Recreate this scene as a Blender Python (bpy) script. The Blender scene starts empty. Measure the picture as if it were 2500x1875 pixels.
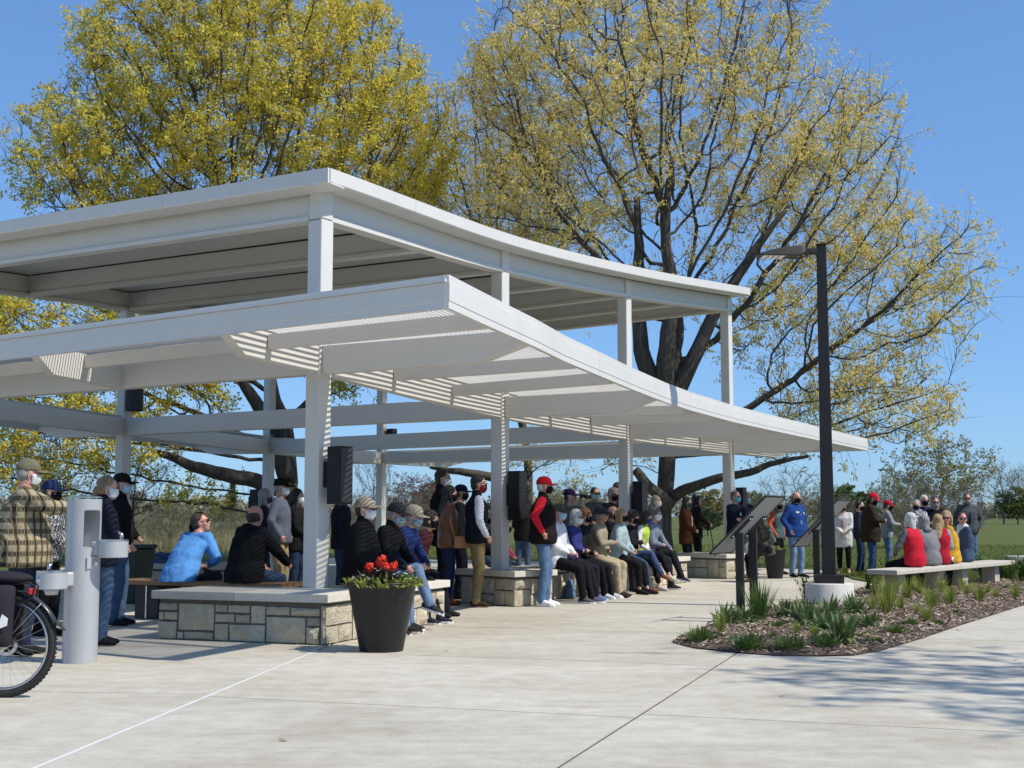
import bpy, bmesh, math, random
import numpy as np
from mathutils import Vector, Matrix, noise
R = math.radians
random.seed(7)
S = bpy.context.scene
COL = S.collection

# ---------------------------------------------------------------- camera
EYE = 1.28          # lens height in metres
TILT = R(5.755)
FPX = 3200.0        # focal length in pixels of a 2500 px wide frame
cam = bpy.data.cameras.new('camera')
cam.lens = 36.0 * FPX / 2500.0
cam.sensor_width = 36.0
cam.clip_start = 0.1
cam.clip_end = 6000
camo = bpy.data.objects.new('camera', cam)
COL.objects.link(camo)
camo.location = (0, 0, EYE)
camo.rotation_euler = (math.pi / 2 + TILT, 0, 0)
S.camera = camo

# ---------------------------------------------------------------- sky and sun
SUN_AZ = Vector((0.93, -0.37, 0)).normalized()      # horizontal direction towards the sun
SUN_EL = R(49)
world = bpy.data.worlds.new('World')
S.world = world
world.use_nodes = True
wn = world.node_tree
bg = wn.nodes['Background']
sky = wn.nodes.new('ShaderNodeTexSky')
sky.sky_type = 'NISHITA'
sky.sun_disc = False
sky.sun_elevation = SUN_EL
sky.sun_rotation = math.atan2(SUN_AZ.x, SUN_AZ.y)
sky.altitude = 300
sky.air_density = 1.0
sky.dust_density = 0.25
sky.ozone_density = 2.0
gam = wn.nodes.new('ShaderNodeGamma'); gam.inputs[1].default_value = 0.6     # evens out zenith and horizon
tint = wn.nodes.new('ShaderNodeMix'); tint.data_type = 'RGBA'; tint.blend_type = 'MULTIPLY'; tint.inputs[0].default_value = 1.0
tint.inputs[7].default_value = (0.86, 1.36, 2.08, 1)          # the clear blue of the day, the same all over the sky
wn.links.new(sky.outputs[0], gam.inputs[0]); wn.links.new(gam.outputs[0], tint.inputs[6])
wn.links.new(tint.outputs[2], bg.inputs[0])
bg.inputs[1].default_value = 0.135
sun = bpy.data.lights.new('sun', 'SUN')
sun.energy = 4.4
sun.angle = R(0.55)
sun.color = (1.0, 0.945, 0.855)
suno = bpy.data.objects.new('sun', sun)
COL.objects.link(suno)
sd = Vector((SUN_AZ.x * math.cos(SUN_EL), SUN_AZ.y * math.cos(SUN_EL), math.sin(SUN_EL)))
suno.rotation_euler = sd.to_track_quat('Z', 'Y').to_euler()
suno.location = (30, -12, 40)

S.view_settings.view_transform = 'Standard'
S.view_settings.look = 'None'
S.view_settings.exposure = 0.12
S.view_settings.gamma = 1.0
S.view_settings.use_curve_mapping = False
S.render.engine = 'CYCLES'
S.cycles.max_bounces = 6
S.cycles.diffuse_bounces = 3
S.cycles.glossy_bounces = 2
S.cycles.transmission_bounces = 4
S.cycles.transparent_max_bounces = 6
S.cycles.use_denoising = True

# ---------------------------------------------------------------- measuring helpers
_c, _s = math.cos(TILT), math.sin(TILT)
def ray(u, v):
    x = (u - 1250) / FPX; y = (937.5 - v) / FPX
    return Vector((x, _c - y * _s, _s + y * _c))
def G(u, v, z=0.0):
    d = ray(u, v); t = (z - EYE) / d.z
    return Vector((d.x * t, d.y * t, z))
def W(u, v, Y):
    d = ray(u, v); t = Y / d.y
    return Vector((d.x * t, Y, EYE + d.z * t))
def lerp(a, b, t): return a + (b - a) * t
def V(*a): return Vector(a)

# ---------------------------------------------------------------- scene objects
def link(o, parent=None):
    COL.objects.link(o)
    if parent is not None: o.parent = parent
    return o
def tag(o, label=None, cat=None, group=None, kind=None):
    if label: o['label'] = label
    if cat: o['category'] = cat
    if group: o['group'] = group
    if kind: o['kind'] = kind
    return o
def empty(name, loc=(0, 0, 0), rz=0.0, parent=None):
    o = bpy.data.objects.new(name, None)
    o.empty_display_size = 0.1
    o.location = loc; o.rotation_euler = (0, 0, rz)
    return link(o, parent)
def copy_tree(o, parent=None):
    c = o.copy(); COL.objects.link(c); c.parent = parent
    for ch in list(o.children): copy_tree(ch, c)
    return c

class MB:
    """collects shapes, then builds ONE mesh object"""
    def __init__(s): s.v = []; s.f = []; s.m = []; s.cur = 0
    def add(s, vs, fs):
        b = len(s.v); s.v.extend([tuple(p) for p in vs])
        s.f.extend([tuple(i + b for i in f) for f in fs]); s.m.extend([s.cur] * len(fs))
        return s
    def box(s, c, size, rz=0.0, M=None):
        hx, hy, hz = size[0] / 2, size[1] / 2, size[2] / 2
        vs = [Vector((x, y, z)) for z in (-hz, hz) for y in (-hy, hy) for x in (-hx, hx)]
        m = M if M is not None else Matrix.Rotation(rz, 3, 'Z')
        c = Vector(c)
        return s.add([m @ p + c for p in vs], [(0, 2, 3, 1), (4, 5, 7, 6), (0, 1, 5, 4), (2, 6, 7, 3), (0, 4, 6, 2), (1, 3, 7, 5)])
    def beam(s, a, b, w, h, up=V(0, 0, 1), off=0.0):
        """box from a to b; a, b lie on the middle of the bottom face (off moves it up)"""
        a = Vector(a); b = Vector(b); d = (b - a).normalized()
        side = d.cross(up).normalized(); u2 = side.cross(d)
        vs = []
        for p in (a, b):
            for (x, z) in ((-w / 2, off), (w / 2, off), (w / 2, off + h), (-w / 2, off + h)):
                vs.append(p + side * x + u2 * z)
        return s.add(vs, [(0, 1, 2, 3), (7, 6, 5, 4), (0, 4, 5, 1), (1, 5, 6, 2), (2, 6, 7, 3), (3, 7, 4, 0)])
    def sweep(s, pts, prof, closed=True, caps=True):
        """profile (x outwards-right, z up) swept along pts with vertical frames"""
        n = len(prof); base = []
        for i, p in enumerate(pts):
            a = pts[max(0, i - 1)]; b = pts[min(len(pts) - 1, i + 1)]
            d = Vector((b[0] - a[0], b[1] - a[1], 0)).normalized(); side = Vector((d.y, -d.x, 0))
            for (x, z) in prof: base.append(Vector(p) + side * x + Vector((0, 0, z)))
        fs = []
        m = n if closed else n - 1
        for i in range(len(pts) - 1):
            for j in range(m):
                k = (j + 1) % n
                fs.append((i * n + j, i * n + k, (i + 1) * n + k, (i + 1) * n + j))
        if caps and closed:
            fs.append(tuple(range(n - 1, -1, -1))); fs.append(tuple((len(pts) - 1) * n + j for j in range(n)))
        return s.add(base, fs)
    def tube(s, pts, r, n=8, caps=True):
        pts = [Vector(p) for p in pts]
        rs = r if isinstance(r, (list, tuple)) else [r] * len(pts)
        vs = []; prev = None
        for i, p in enumerate(pts):
            d = (pts[min(i + 1, len(pts) - 1)] - pts[max(i - 1, 0)])
            d = d.normalized() if d.length > 1e-9 else Vector((0, 0, 1))
            if prev is None:
                a = d.orthogonal().normalized()
            else:
                a = prev - d * prev.dot(d)
                a = a.normalized() if a.length > 1e-6 else d.orthogonal().normalized()
            prev = a; b = d.cross(a)
            for j in range(n):
                t = 2 * math.pi * j / n
                vs.append(p + (a * math.cos(t) + b * math.sin(t)) * rs[i])
        fs = []
        for i in range(len(pts) - 1):
            for j in range(n):
                k = (j + 1) % n
                fs.append((i * n + j, i * n + k, (i + 1) * n + k, (i + 1) * n + j))
        if caps:
            fs.append(tuple(range(n - 1, -1, -1))); fs.append(tuple((len(pts) - 1) * n + j for j in range(n)))
        return s.add(vs, fs)
    def lathe(s, prof, c=(0, 0, 0), n=32, M=None, caps=True):
        vs = []; c = Vector(c)
        for (r, z) in prof:
            for j in range(n):
                t = 2 * math.pi * j / n; p = Vector((r * math.cos(t), r * math.sin(t), z))
                vs.append((M @ p if M is not None else p) + c)
        fs = []
        for i in range(len(prof) - 1):
            for j in range(n):
                k = (j + 1) % n
                fs.append((i * n + j, i * n + k, (i + 1) * n + k, (i + 1) * n + j))
        if caps:
            fs.append(tuple(range(n - 1, -1, -1))); fs.append(tuple((len(prof) - 1) * n + j for j in range(n)))
        return s.add(vs, fs)
    def prism(s, poly, z0, z1):
        n = len(poly)
        vs = [Vector((p[0], p[1], z0)) for p in poly] + [Vector((p[0], p[1], z1)) for p in poly]
        fs = [tuple(range(n - 1, -1, -1)), tuple(range(n, 2 * n))] + [(i, (i + 1) % n, n + (i + 1) % n, n + i) for i in range(n)]
        return s.add(vs, fs)
    def plate(s, poly3, n, th):
        """flat polygon given in 3D, thickened along n"""
        n = Vector(n).normalized() * th; k = len(poly3)
        vs = [Vector(p) for p in poly3] + [Vector(p) + n for p in poly3]
        fs = [tuple(range(k - 1, -1, -1)), tuple(range(k, 2 * k))] + [(i, (i + 1) % k, k + (i + 1) % k, k + i) for i in range(k)]
        return s.add(vs, fs)
    def ball(s, c, r, M=None, nu=12, nv=8):
        vs = []; fs = []; c = Vector(c); r = r if isinstance(r, (tuple, list)) else (r, r, r)
        for i in range(1, nv):
            ph = math.pi * i / nv
            for j in range(nu):
                t = 2 * math.pi * j / nu
                p = Vector((r[0] * math.sin(ph) * math.cos(t), r[1] * math.sin(ph) * math.sin(t), r[2] * math.cos(ph)))
                vs.append((M @ p if M is not None else p) + c)
        top = len(vs); p = Vector((0, 0, r[2])); q = -p
        vs.append((M @ p if M is not None else p) + c); vs.append((M @ q if M is not None else q) + c)
        for i in range(nv - 2):
            for j in range(nu):
                k = (j + 1) % nu
                fs.append((i * nu + j, (i + 1) * nu + j, (i + 1) * nu + k, i * nu + k))
        for j in range(nu):
            k = (j + 1) % nu
            fs.append((top, j, k)); fs.append((top + 1, (nv - 2) * nu + k, (nv - 2) * nu + j))
        return s.add(vs, fs)
    def mesh(s, name, mats, smooth=False):
        me = bpy.data.meshes.new(name)
        me.from_pydata(s.v, [], s.f)
        for m in (mats if isinstance(mats, (list, tuple)) else [mats]): me.materials.append(m)
        if any(s.m): me.polygons.foreach_set('material_index', s.m)
        if smooth: me.polygons.foreach_set('use_smooth', [True] * len(me.polygons))
        me.update()
        return me
    def build(s, name, mats, parent=None, smooth=False, bevel=0.0, loc=None, fix=True, segs=2):
        me = s.mesh(name, mats, smooth)
        if fix:
            b = bmesh.new(); b.from_mesh(me); bmesh.ops.recalc_face_normals(b, faces=b.faces); b.to_mesh(me); b.free()
        o = bpy.data.objects.new(name, me)
        if loc is not None: o.location = loc
        link(o, parent)
        if bevel:
            m = o.modifiers.new('bevel', 'BEVEL'); m.width = bevel; m.segments = segs; m.limit_method = 'ANGLE'; m.angle_limit = R(40)
            me.polygons.foreach_set('use_smooth', [True] * len(me.polygons))
            w = o.modifiers.new('wn', 'WEIGHTED_NORMAL'); w.keep_sharp = True
        return o

def quads_mesh(name, verts, k, mat):
    """numpy array of vertices, k per face"""
    verts = np.asarray(verts, dtype=np.float32).reshape(-1, 3)
    n = len(verts); nf = n // k
    me = bpy.data.meshes.new(name)
    me.vertices.add(n); me.vertices.foreach_set('co', verts.ravel())
    me.loops.add(n); me.loops.foreach_set('vertex_index', np.arange(n, dtype=np.int32))
    me.polygons.add(nf)
    me.polygons.foreach_set('loop_start', np.arange(0, n, k, dtype=np.int32))
    me.materials.append(mat); me.update(calc_edges=True); me.validate()
    return me

# ---------------------------------------------------------------- materials
def nodes_of(name):
    m = bpy.data.materials.new(name); m.use_nodes = True
    nt = m.node_tree; p = nt.nodes['Principled BSDF']
    return m, nt, p
def N(nt, t, **kw):
    n = nt.nodes.new('ShaderNode' + t)
    for k, v in kw.items():
        if k.startswith('i_'):
            key = k[2:]
            n.inputs[int(key) if key.isdigit() else key.replace('_', ' ')].default_value = v
        else: setattr(n, k, v)
    return n
def L(nt, a, b): nt.links.new(a, b)
def ramp(nt, stops, fac=None):
    r = nt.nodes.new('ShaderNodeValToRGB'); e = r.color_ramp.elements
    while len(e) < len(stops): e.new(0.5)
    for i, (p, c) in enumerate(stops):
        e[i].position = p; e[i].color = (c[0], c[1], c[2], 1) if len(c) == 3 else c
    if fac is not None: nt.links.new(fac, r.inputs[0])
    return r
def mixc(nt, fac, a, b, mode='MIX'):
    m = nt.nodes.new('ShaderNodeMix'); m.data_type = 'RGBA'; m.blend_type = mode
    for key, val in ((0, fac), (6, a), (7, b)):
        if hasattr(val, 'is_linked'): nt.links.new(val, m.inputs[key])
        elif key == 0: m.inputs[0].default_value = val
        else: m.inputs[key].default_value = (val[0], val[1], val[2], 1)
    return m.outputs[2]
def coords(nt, kind='Object', scale=(1, 1, 1), rot=(0, 0, 0)):
    tc = nt.nodes.new('ShaderNodeTexCoord'); mp = nt.nodes.new('ShaderNodeMapping')
    mp.inputs['Scale'].default_value = scale; mp.inputs['Rotation'].default_value = rot
    nt.links.new(tc.outputs[kind], mp.inputs[0]); return mp.outputs[0]
def noise_n(nt, vec, scale, detail=4.0, rough=0.55, dist=0.0):
    n = nt.nodes.new('ShaderNodeTexNoise'); n.inputs['Scale'].default_value = scale
    n.inputs['Detail'].default_value = detail; n.inputs['Roughness'].default_value = rough
    n.inputs['Distortion'].default_value = dist
    nt.links.new(vec, n.inputs['Vector']); return n.outputs['Fac']
def bump(nt, p, h, strength=0.3, dist=0.01):
    b = nt.nodes.new('ShaderNodeBump'); b.inputs['Strength'].default_value = strength; b.inputs['Distance'].default_value = dist
    nt.links.new(h, b.inputs['Height']); nt.links.new(b.outputs[0], p.inputs['Normal']); return b

_cache = {}
def paint(name, col, rough=0.5, var=0.06, metallic=0.0, scale=6.0, bumpy=0.0, spec=0.5):
    """plain painted / moulded surface with faint dirt and gloss variation"""
    key = (name, col, rough)
    if key in _cache: return _cache[key]
    m, nt, p = nodes_of(name)
    v = coords(nt); n = noise_n(nt, v, scale, 5, 0.6)
    lo = tuple(c * (1 - var) for c in col); hi = tuple(min(1, c * (1 + var)) for c in col)
    r = ramp(nt, [(0.3, lo), (0.7, hi)], n); L(nt, r.outputs[0], p.inputs['Base Color'])
    rr = N(nt, 'MapRange', i_1=0.3, i_2=0.7, i_3=max(0, rough - 0.08), i_4=min(1, rough + 0.08)); L(nt, n, rr.inputs[0]); L(nt, rr.outputs[0], p.inputs['Roughness'])
    p.inputs['Metallic'].default_value = metallic
    p.inputs['Specular IOR Level'].default_value = spec
    if bumpy: bump(nt, p, noise_n(nt, v, scale * 12, 3), bumpy, 0.004)
    _cache[key] = m; return m
def cloth(col, rough=0.9, var=0.22, fine=420.0):
    key = ('cloth', col, rough)
    if key in _cache: return _cache[key]
    m, nt, p = nodes_of('cloth')
    v = coords(nt); n = noise_n(nt, v, 9, 4, 0.6); f = noise_n(nt, v, 140, 2, 0.5)
    lo = tuple(c * (1 - var) for c in col); hi = tuple(min(1, c * (1 + var)) for c in col)
    r = ramp(nt, [(0.28, lo), (0.72, hi)], n)
    c2 = mixc(nt, 0.35, r.outputs[0], mixc(nt, f, tuple(c * 0.6 for c in col), tuple(min(1, c * 1.4) for c in col)))
    L(nt, c2, p.inputs['Base Color'])
    p.inputs['Roughness'].default_value = rough
    p.inputs['Specular IOR Level'].default_value = 0.08
    w = noise_n(nt, coords(nt, scale=(1, 1, 0.55)), 16, 3, 0.5, 1.2)
    bump(nt, p, w, 0.32, 0.03)
    _cache[key] = m; return m

M = {}
def build_materials():
    # white pavilion paint
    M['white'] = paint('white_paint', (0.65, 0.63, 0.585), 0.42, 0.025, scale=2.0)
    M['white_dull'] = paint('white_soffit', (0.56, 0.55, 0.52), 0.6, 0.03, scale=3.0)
    M['dark_gap'] = paint('black_gap', (0.02, 0.02, 0.02), 0.7)
    M['bronze'] = paint('dark_bronze_paint', (0.024, 0.021, 0.020), 0.5, 0.15, spec=0.35)
    M['black_box'] = paint('black_speaker_shell', (0.011, 0.0105, 0.0105), 0.55, 0.15, spec=0.3)
    M['grille'] = paint('speaker_grille', (0.03, 0.028, 0.028), 0.6, 0.2, scale=90)
    M['led'] = paint('lamp_lens', (0.75, 0.75, 0.72), 0.2)
    M['steel'] = paint('steel', (0.6, 0.6, 0.6), 0.25, 0.05, metallic=1.0)
    M['rubber'] = paint('rubber', (0.022, 0.022, 0.022), 0.75, 0.2, scale=30)
    M['silver'] = paint('silver_powder_coat', (0.44, 0.45, 0.455), 0.40, 0.05, metallic=0.25, scale=3)
    M['planter'] = paint('black_planter', (0.012, 0.0125, 0.0135), 0.45, 0.2, spec=0.35)
    M['soil'] = paint('potting_soil', (0.035, 0.025, 0.018), 0.95, 0.3, scale=40)
    # concrete paving
    m, nt, p = nodes_of('concrete')
    v = coords(nt); big = noise_n(nt, v, 0.35, 5, 0.6, 0.4)
    streak = noise_n(nt, coords(nt, scale=(0.55, 1.7, 1), rot=(0, 0, R(-8))), 1.1, 8, 0.72, 0.8)
    fine = noise_n(nt, v, 60, 3, 0.6); mid = noise_n(nt, v, 5, 5, 0.65)
    c = ramp(nt, [(0.36, (0.325, 0.265, 0.174)), (0.48, (0.507, 0.448, 0.335)), (0.62, (0.635, 0.589, 0.478))], streak)
    c2 = mixc(nt, 0.5, c.outputs[0], ramp(nt, [(0.38, (0.355, 0.294, 0.192)), (0.47, (0.512, 0.458, 0.343)), (0.58, (0.635, 0.589, 0.482))], big).outputs[0])
    c3 = mixc(nt, 0.30, c2, ramp(nt, [(0.3, (0.289, 0.263, 0.213)), (0.7, (0.682, 0.648, 0.558))], fine).outputs[0])
    c4 = mixc(nt, 0.24, c3, ramp(nt, [(0.35, (0.289, 0.256, 0.190)), (0.65, (0.655, 0.623, 0.540))], mid).outputs[0])
    # a few dark specks and small stains
    vo = N(nt, 'TexVoronoi', i_Scale=2.4); L(nt, v, vo.inputs['Vector'])
    sp = ramp(nt, [(0.0, (1, 1, 1)), (0.012, (1, 1, 1)), (0.03, (0, 0, 0))], vo.outputs['Distance'])
    c5 = mixc(nt, sp.outputs[0], c4, (0.210, 0.193, 0.154))
    oi = N(nt, 'ObjectInfo')
    hs = N(nt, 'HueSaturation'); mr = N(nt, 'MapRange', i_3=0.93, i_4=1.03); L(nt, oi.outputs['Random'], mr.inputs[0]); L(nt, mr.outputs[0], hs.inputs['Value']); L(nt, c5, hs.inputs['Color'])
    L(nt, hs.outputs[0], p.inputs['Base Color'])
    p.inputs['Roughness'].default_value = 0.85
    broom = noise_n(nt, coords(nt, scale=(2, 60, 1), rot=(0, 0, R(18))), 8, 2)
    add = N(nt, 'Math', operation='ADD'); L(nt, fine, add.inputs[0]); L(nt, broom, add.inputs[1])
    bump(nt, p, add.outputs[0], 0.25, 0.004)
    M['concrete'] = m
    m, nt, p = nodes_of('joint_dirt')
    L(nt, ramp(nt, [(0.3, (0.018, 0.016, 0.014)), (0.7, (0.045, 0.04, 0.034))], noise_n(nt, coords(nt), 12)).outputs[0], p.inputs['Base Color']); p.inputs['Roughness'].default_value = 0.95
    M['joint'] = m
    M['sealant'] = paint('weathered_sealant', (0.085, 0.078, 0.066), 0.95, 0.45, scale=7)
    M['caulk'] = paint('white_joint_caulk', (0.70, 0.69, 0.65), 0.7, 0.08, scale=30)
    m, nt, p = nodes_of('cast_concrete')
    v = coords(nt); c = ramp(nt, [(0.3, (0.50, 0.47, 0.40)), (0.7, (0.66, 0.63, 0.57))], noise_n(nt, v, 5, 6, 0.65))
    vo = N(nt, 'TexVoronoi', i_Scale=9.0); L(nt, v, vo.inputs['Vector'])
    sp = ramp(nt, [(0.0, (1, 1, 1)), (0.05, (1, 1, 1)), (0.08, (0, 0, 0))], vo.outputs['Distance'])
    L(nt, mixc(nt, sp.outputs[0], c.outputs[0], (0.22, 0.2, 0.17)), p.inputs['Base Color']); p.inputs['Roughness'].default_value = 0.85
    bump(nt, p, noise_n(nt, v, 40, 4), 0.3, 0.005)
    M['cast'] = m
    # limestone
    for nm, a, b, bs in (('stone', (0.48, 0.41, 0.28), (0.76, 0.68, 0.505), 1.0), ('cap', (0.54, 0.495, 0.405), (0.67, 0.625, 0.53), 0.2), ('slab', (0.50, 0.45, 0.355), (0.66, 0.61, 0.51), 0.35)):
        m, nt, p = nodes_of('limestone_' + nm)
        v = coords(nt); n1 = noise_n(nt, v, 7, 6, 0.65, 0.3); n2 = noise_n(nt, v, 60, 4, 0.6)
        c = ramp(nt, [(0.3, a), (0.7, b)], n1)
        c2 = mixc(nt, 0.25, c.outputs[0], ramp(nt, [(0.3, tuple(x * 0.6 for x in a)), (0.7, b)], n2).outputs[0])
        oi = N(nt, 'ObjectInfo'); hs = N(nt, 'HueSaturation'); mr = N(nt, 'MapRange', i_3=0.78, i_4=1.12); L(nt, oi.outputs['Random'], mr.inputs[0]); L(nt, mr.outputs[0], hs.inputs['Value']); L(nt, c2, hs.inputs['Color'])
        L(nt, hs.outputs[0], p.inputs['Base Color']); p.inputs['Roughness'].default_value = 0.9
        h = N(nt, 'Math', operation='ADD'); L(nt, noise_n(nt, v, 14, 5, 0.6, 0.5), h.inputs[0]); L(nt, n2, h.inputs[1])
        bump(nt, p, h.outputs[0], bs, 0.025)
        M[nm] = m
    M['mortar'] = paint('mortar', (0.13, 0.118, 0.098), 0.95, 0.2, scale=25)
    # bark
    for nm, a, b in (('bark', (0.035, 0.030, 0.024), (0.12, 0.105, 0.085)), ('bark_grey', (0.10, 0.088, 0.078), (0.23, 0.205, 0.18))):
        m, nt, p = nodes_of(nm)
        v = coords(nt, scale=(1, 1, 0.18)); n1 = noise_n(nt, v, 14, 6, 0.7, 0.8)
        L(nt, ramp(nt, [(0.32, a), (0.68, b)], n1).outputs[0], p.inputs['Base Color']); p.inputs['Roughness'].default_value = 0.95
        bump(nt, p, n1, 1.0, 0.05)
        M[nm] = m
    # leaves
    def leaf(nm, cols, trans=0.35, scale=0.45):
        m, nt, p = nodes_of(nm)
        g = N(nt, 'NewGeometry'); v = coords(nt)
        n = noise_n(nt, v, scale, 3, 0.6)
        mx = N(nt, 'Math', operation='MULTIPLY_ADD', i_1=0.45); L(nt, g.outputs['Random Per Island'], mx.inputs[0])
        ms = N(nt, 'Math', operation='MULTIPLY', i_1=0.75); L(nt, n, ms.inputs[0]); L(nt, ms.outputs[0], mx.inputs[2])
        k = len(cols); c = ramp(nt, [(0.22 + 0.56 * i / (k - 1), cc) for i, cc in enumerate(cols)], mx.outputs[0])
        L(nt, c.outputs[0], p.inputs['Base Color']); p.inputs['Roughness'].default_value = 0.6
        p.inputs['Specular IOR Level'].default_value = 0.25
        t = N(nt, 'BsdfTranslucent'); L(nt, c.outputs[0], t.inputs[0]); x = N(nt, 'MixShader', i_0=trans)
        L(nt, p.outputs[0], x.inputs[1]); L(nt, t.outputs[0], x.inputs[2]); L(nt, x.outputs[0], nt.nodes['Material Output'].inputs[0])
        M[nm] = m
    leaf('leaf_yellow', [(0.50, 0.37, 0.06), (0.74, 0.555, 0.08), (0.74, 0.615, 0.09), (0.56, 0.535, 0.09)], 0.45)
    leaf('leaf_catkin', [(0.58, 0.45, 0.16), (0.76, 0.58, 0.16), (0.82, 0.64, 0.19), (0.66, 0.60, 0.22)], 0.45)
    leaf('leaf_olive', [(0.19, 0.18, 0.07), (0.27, 0.25, 0.09), (0.33, 0.28, 0.11)], 0.3, 0.2)
    leaf('leaf_green', [(0.08, 0.12, 0.03), (0.13, 0.18, 0.045), (0.2, 0.23, 0.06)], 0.3, 0.2)
    leaf('leaf_dark', [(0.03, 0.05, 0.02), (0.05, 0.08, 0.035), (0.08, 0.11, 0.05)], 0.2, 0.2)
    leaf('leaf_bud', [(0.10, 0.05, 0.06), (0.16, 0.08, 0.08), (0.2, 0.12, 0.10)], 0.2, 0.2)
    leaf('leaf_far', [(0.20, 0.20, 0.12), (0.26, 0.245, 0.15), (0.30, 0.265, 0.18)], 0.2, 0.02)  # lighter, greyer leaves: distance haze put into the colour
    leaf('leaf_pine', [(0.15, 0.17, 0.10), (0.22, 0.23, 0.14), (0.28, 0.27, 0.17)], 0.2, 0.2)
    leaf('plant_green', [(0.05, 0.10, 0.022), (0.09, 0.16, 0.035), (0.13, 0.20, 0.05)], 0.3, 3.0)
    leaf('plant_blue', [(0.06, 0.10, 0.035), (0.11, 0.165, 0.055), (0.18, 0.235, 0.09)], 0.25, 3.0)
    leaf('plant_lime', [(0.16, 0.22, 0.04), (0.24, 0.29, 0.055), (0.33, 0.35, 0.08)], 0.35, 3.0)
    leaf('plant_purple', [(0.03, 0.02, 0.02), (0.05, 0.035, 0.03), (0.06, 0.05, 0.03)], 0.15, 3.0)
    leaf('petal_white', [(0.8, 0.8, 0.77), (0.85, 0.85, 0.82)], 0.3, 3.0)
    leaf('petal_red', [(0.62, 0.03, 0.02), (0.75, 0.06, 0.03)], 0.25, 3.0)
    leaf('blade', [(0.09, 0.125, 0.022), (0.13, 0.165, 0.03), (0.19, 0.20, 0.05)], 0.3, 0.6)
    leaf('straw', [(0.30, 0.24, 0.12), (0.40, 0.33, 0.18), (0.34, 0.30, 0.13)], 0.3, 0.6)
    # turf ground
    m, nt, p = nodes_of('turf')
    v = coords(nt); n1 = noise_n(nt, v, 0.05, 5, 0.6); n2 = noise_n(nt, v, 1.2, 5, 0.7); n3 = noise_n(nt, v, 30, 3, 0.6)
    c = ramp(nt, [(0.3, (0.075, 0.10, 0.02)), (0.5, (0.10, 0.122, 0.025)), (0.7, (0.14, 0.148, 0.04))], n2)
    c2 = mixc(nt, 0.4, c.outputs[0], ramp(nt, [(0.3, (0.085, 0.105, 0.022)), (0.7, (0.155, 0.155, 0.05))], n1).outputs[0])
    L(nt, mixc(nt, 0.3, c2, ramp(nt, [(0.3, (0.035, 0.065, 0.012)), (0.7, (0.14, 0.19, 0.06))], n3).outputs[0]), p.inputs['Base Color'])
    p.inputs['Roughness'].default_value = 0.9; p.inputs['Specular IOR Level'].default_value = 0.15
    bump(nt, p, n3, 0.8, 0.05)
    M['turf'] = m
    # mulch
    m, nt, p = nodes_of('mulch')
    v = coords(nt); n1 = noise_n(nt, v, 5, 5, 0.7); n2 = noise_n(nt, v, 45, 4, 0.7, 1.0)
    c = ramp(nt, [(0.3, (0.07, 0.048, 0.033)), (0.6, (0.20, 0.145, 0.10)), (0.8, (0.34, 0.26, 0.18))], n2)
    L(nt, mixc(nt, 0.35, c.outputs[0], ramp(nt, [(0.3, (0.05, 0.03, 0.02)), (0.7, (0.2, 0.13, 0.085))], n1).outputs[0]), p.inputs['Base Color'])
    p.inputs['Roughness'].default_value = 0.95; bump(nt, p, n2, 1.0, 0.03)
    M['mulch'] = m
    m, nt, p = nodes_of('wood_chip')
    g = N(nt, 'NewGeometry')
    L(nt, ramp(nt, [(0.0, (0.08, 0.053, 0.037)), (0.35, (0.21, 0.15, 0.10)), (0.7, (0.37, 0.28, 0.195)), (1.0, (0.55, 0.46, 0.35))], g.outputs['Random Per Island']).outputs[0], p.inputs['Base Color']); p.inputs['Roughness'].default_value = 0.9
    M['chip'] = m
    # wood
    m, nt, p = nodes_of('oiled_wood')
    v = coords(nt, scale=(1.2, 14, 14)); n1 = noise_n(nt, v, 5, 5, 0.6, 0.6)
    L(nt, ramp(nt, [(0.3, (0.13, 0.07, 0.032)), (0.7, (0.30, 0.175, 0.085))], n1).outputs[0], p.inputs['Base Color']); p.inputs['Roughness'].default_value = 0.5
    M['wood'] = m
    # skin
    def skin(nm, c):
        m, nt, p = nodes_of(nm)
        v = coords(nt); n = noise_n(nt, v, 22, 4, 0.6)
        L(nt, ramp(nt, [(0.3, (c[0] * 0.93, c[1] * 0.8, c[2] * 0.76)), (0.7, c)], n).outputs[0], p.inputs['Base Color'])
        p.inputs['Roughness'].default_value = 0.5; p.inputs['Subsurface Weight'].default_value = 0.0
        M[nm] = m
    skin('skin_fair', (0.56, 0.335, 0.25)); skin('skin_pink', (0.56, 0.29, 0.215)); skin('skin_tan', (0.42, 0.235, 0.155)); skin('skin_brown', (0.17, 0.085, 0.05))
    # hair
    def hair(nm, c):
        m, nt, p = nodes_of(nm)
        n = noise_n(nt, coords(nt, scale=(1, 1, 0.2)), 70, 3, 0.6, 0.6)
        L(nt, ramp(nt, [(0.3, tuple(x * 0.55 for x in c)), (0.7, tuple(min(1, x * 1.3) for x in c))], n).outputs[0], p.inputs['Base Color'])
        p.inputs['Roughness'].default_value = 0.55; bump(nt, p, n, 0.9, 0.02)
        M[nm] = m
    hair('hair_black', (0.012, 0.010, 0.010)); hair('hair_brown', (0.045, 0.026, 0.016)); hair('hair_grey', (0.30, 0.29, 0.27)); hair('hair_white', (0.62, 0.60, 0.55))
    hair('hair_blond', (0.42, 0.29, 0.13)); hair('hair_ginger', (0.24, 0.10, 0.035)); hair('hair_salt', (0.13, 0.12, 0.11)); hair('hair_sand', (0.30, 0.20, 0.10))
    # flannel plaid
    m, nt, p = nodes_of('plaid_flannel')
    tc = N(nt, 'TexCoord'); sx = N(nt, 'SeparateXYZ'); L(nt, tc.outputs['Object'], sx.inputs[0])
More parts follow.
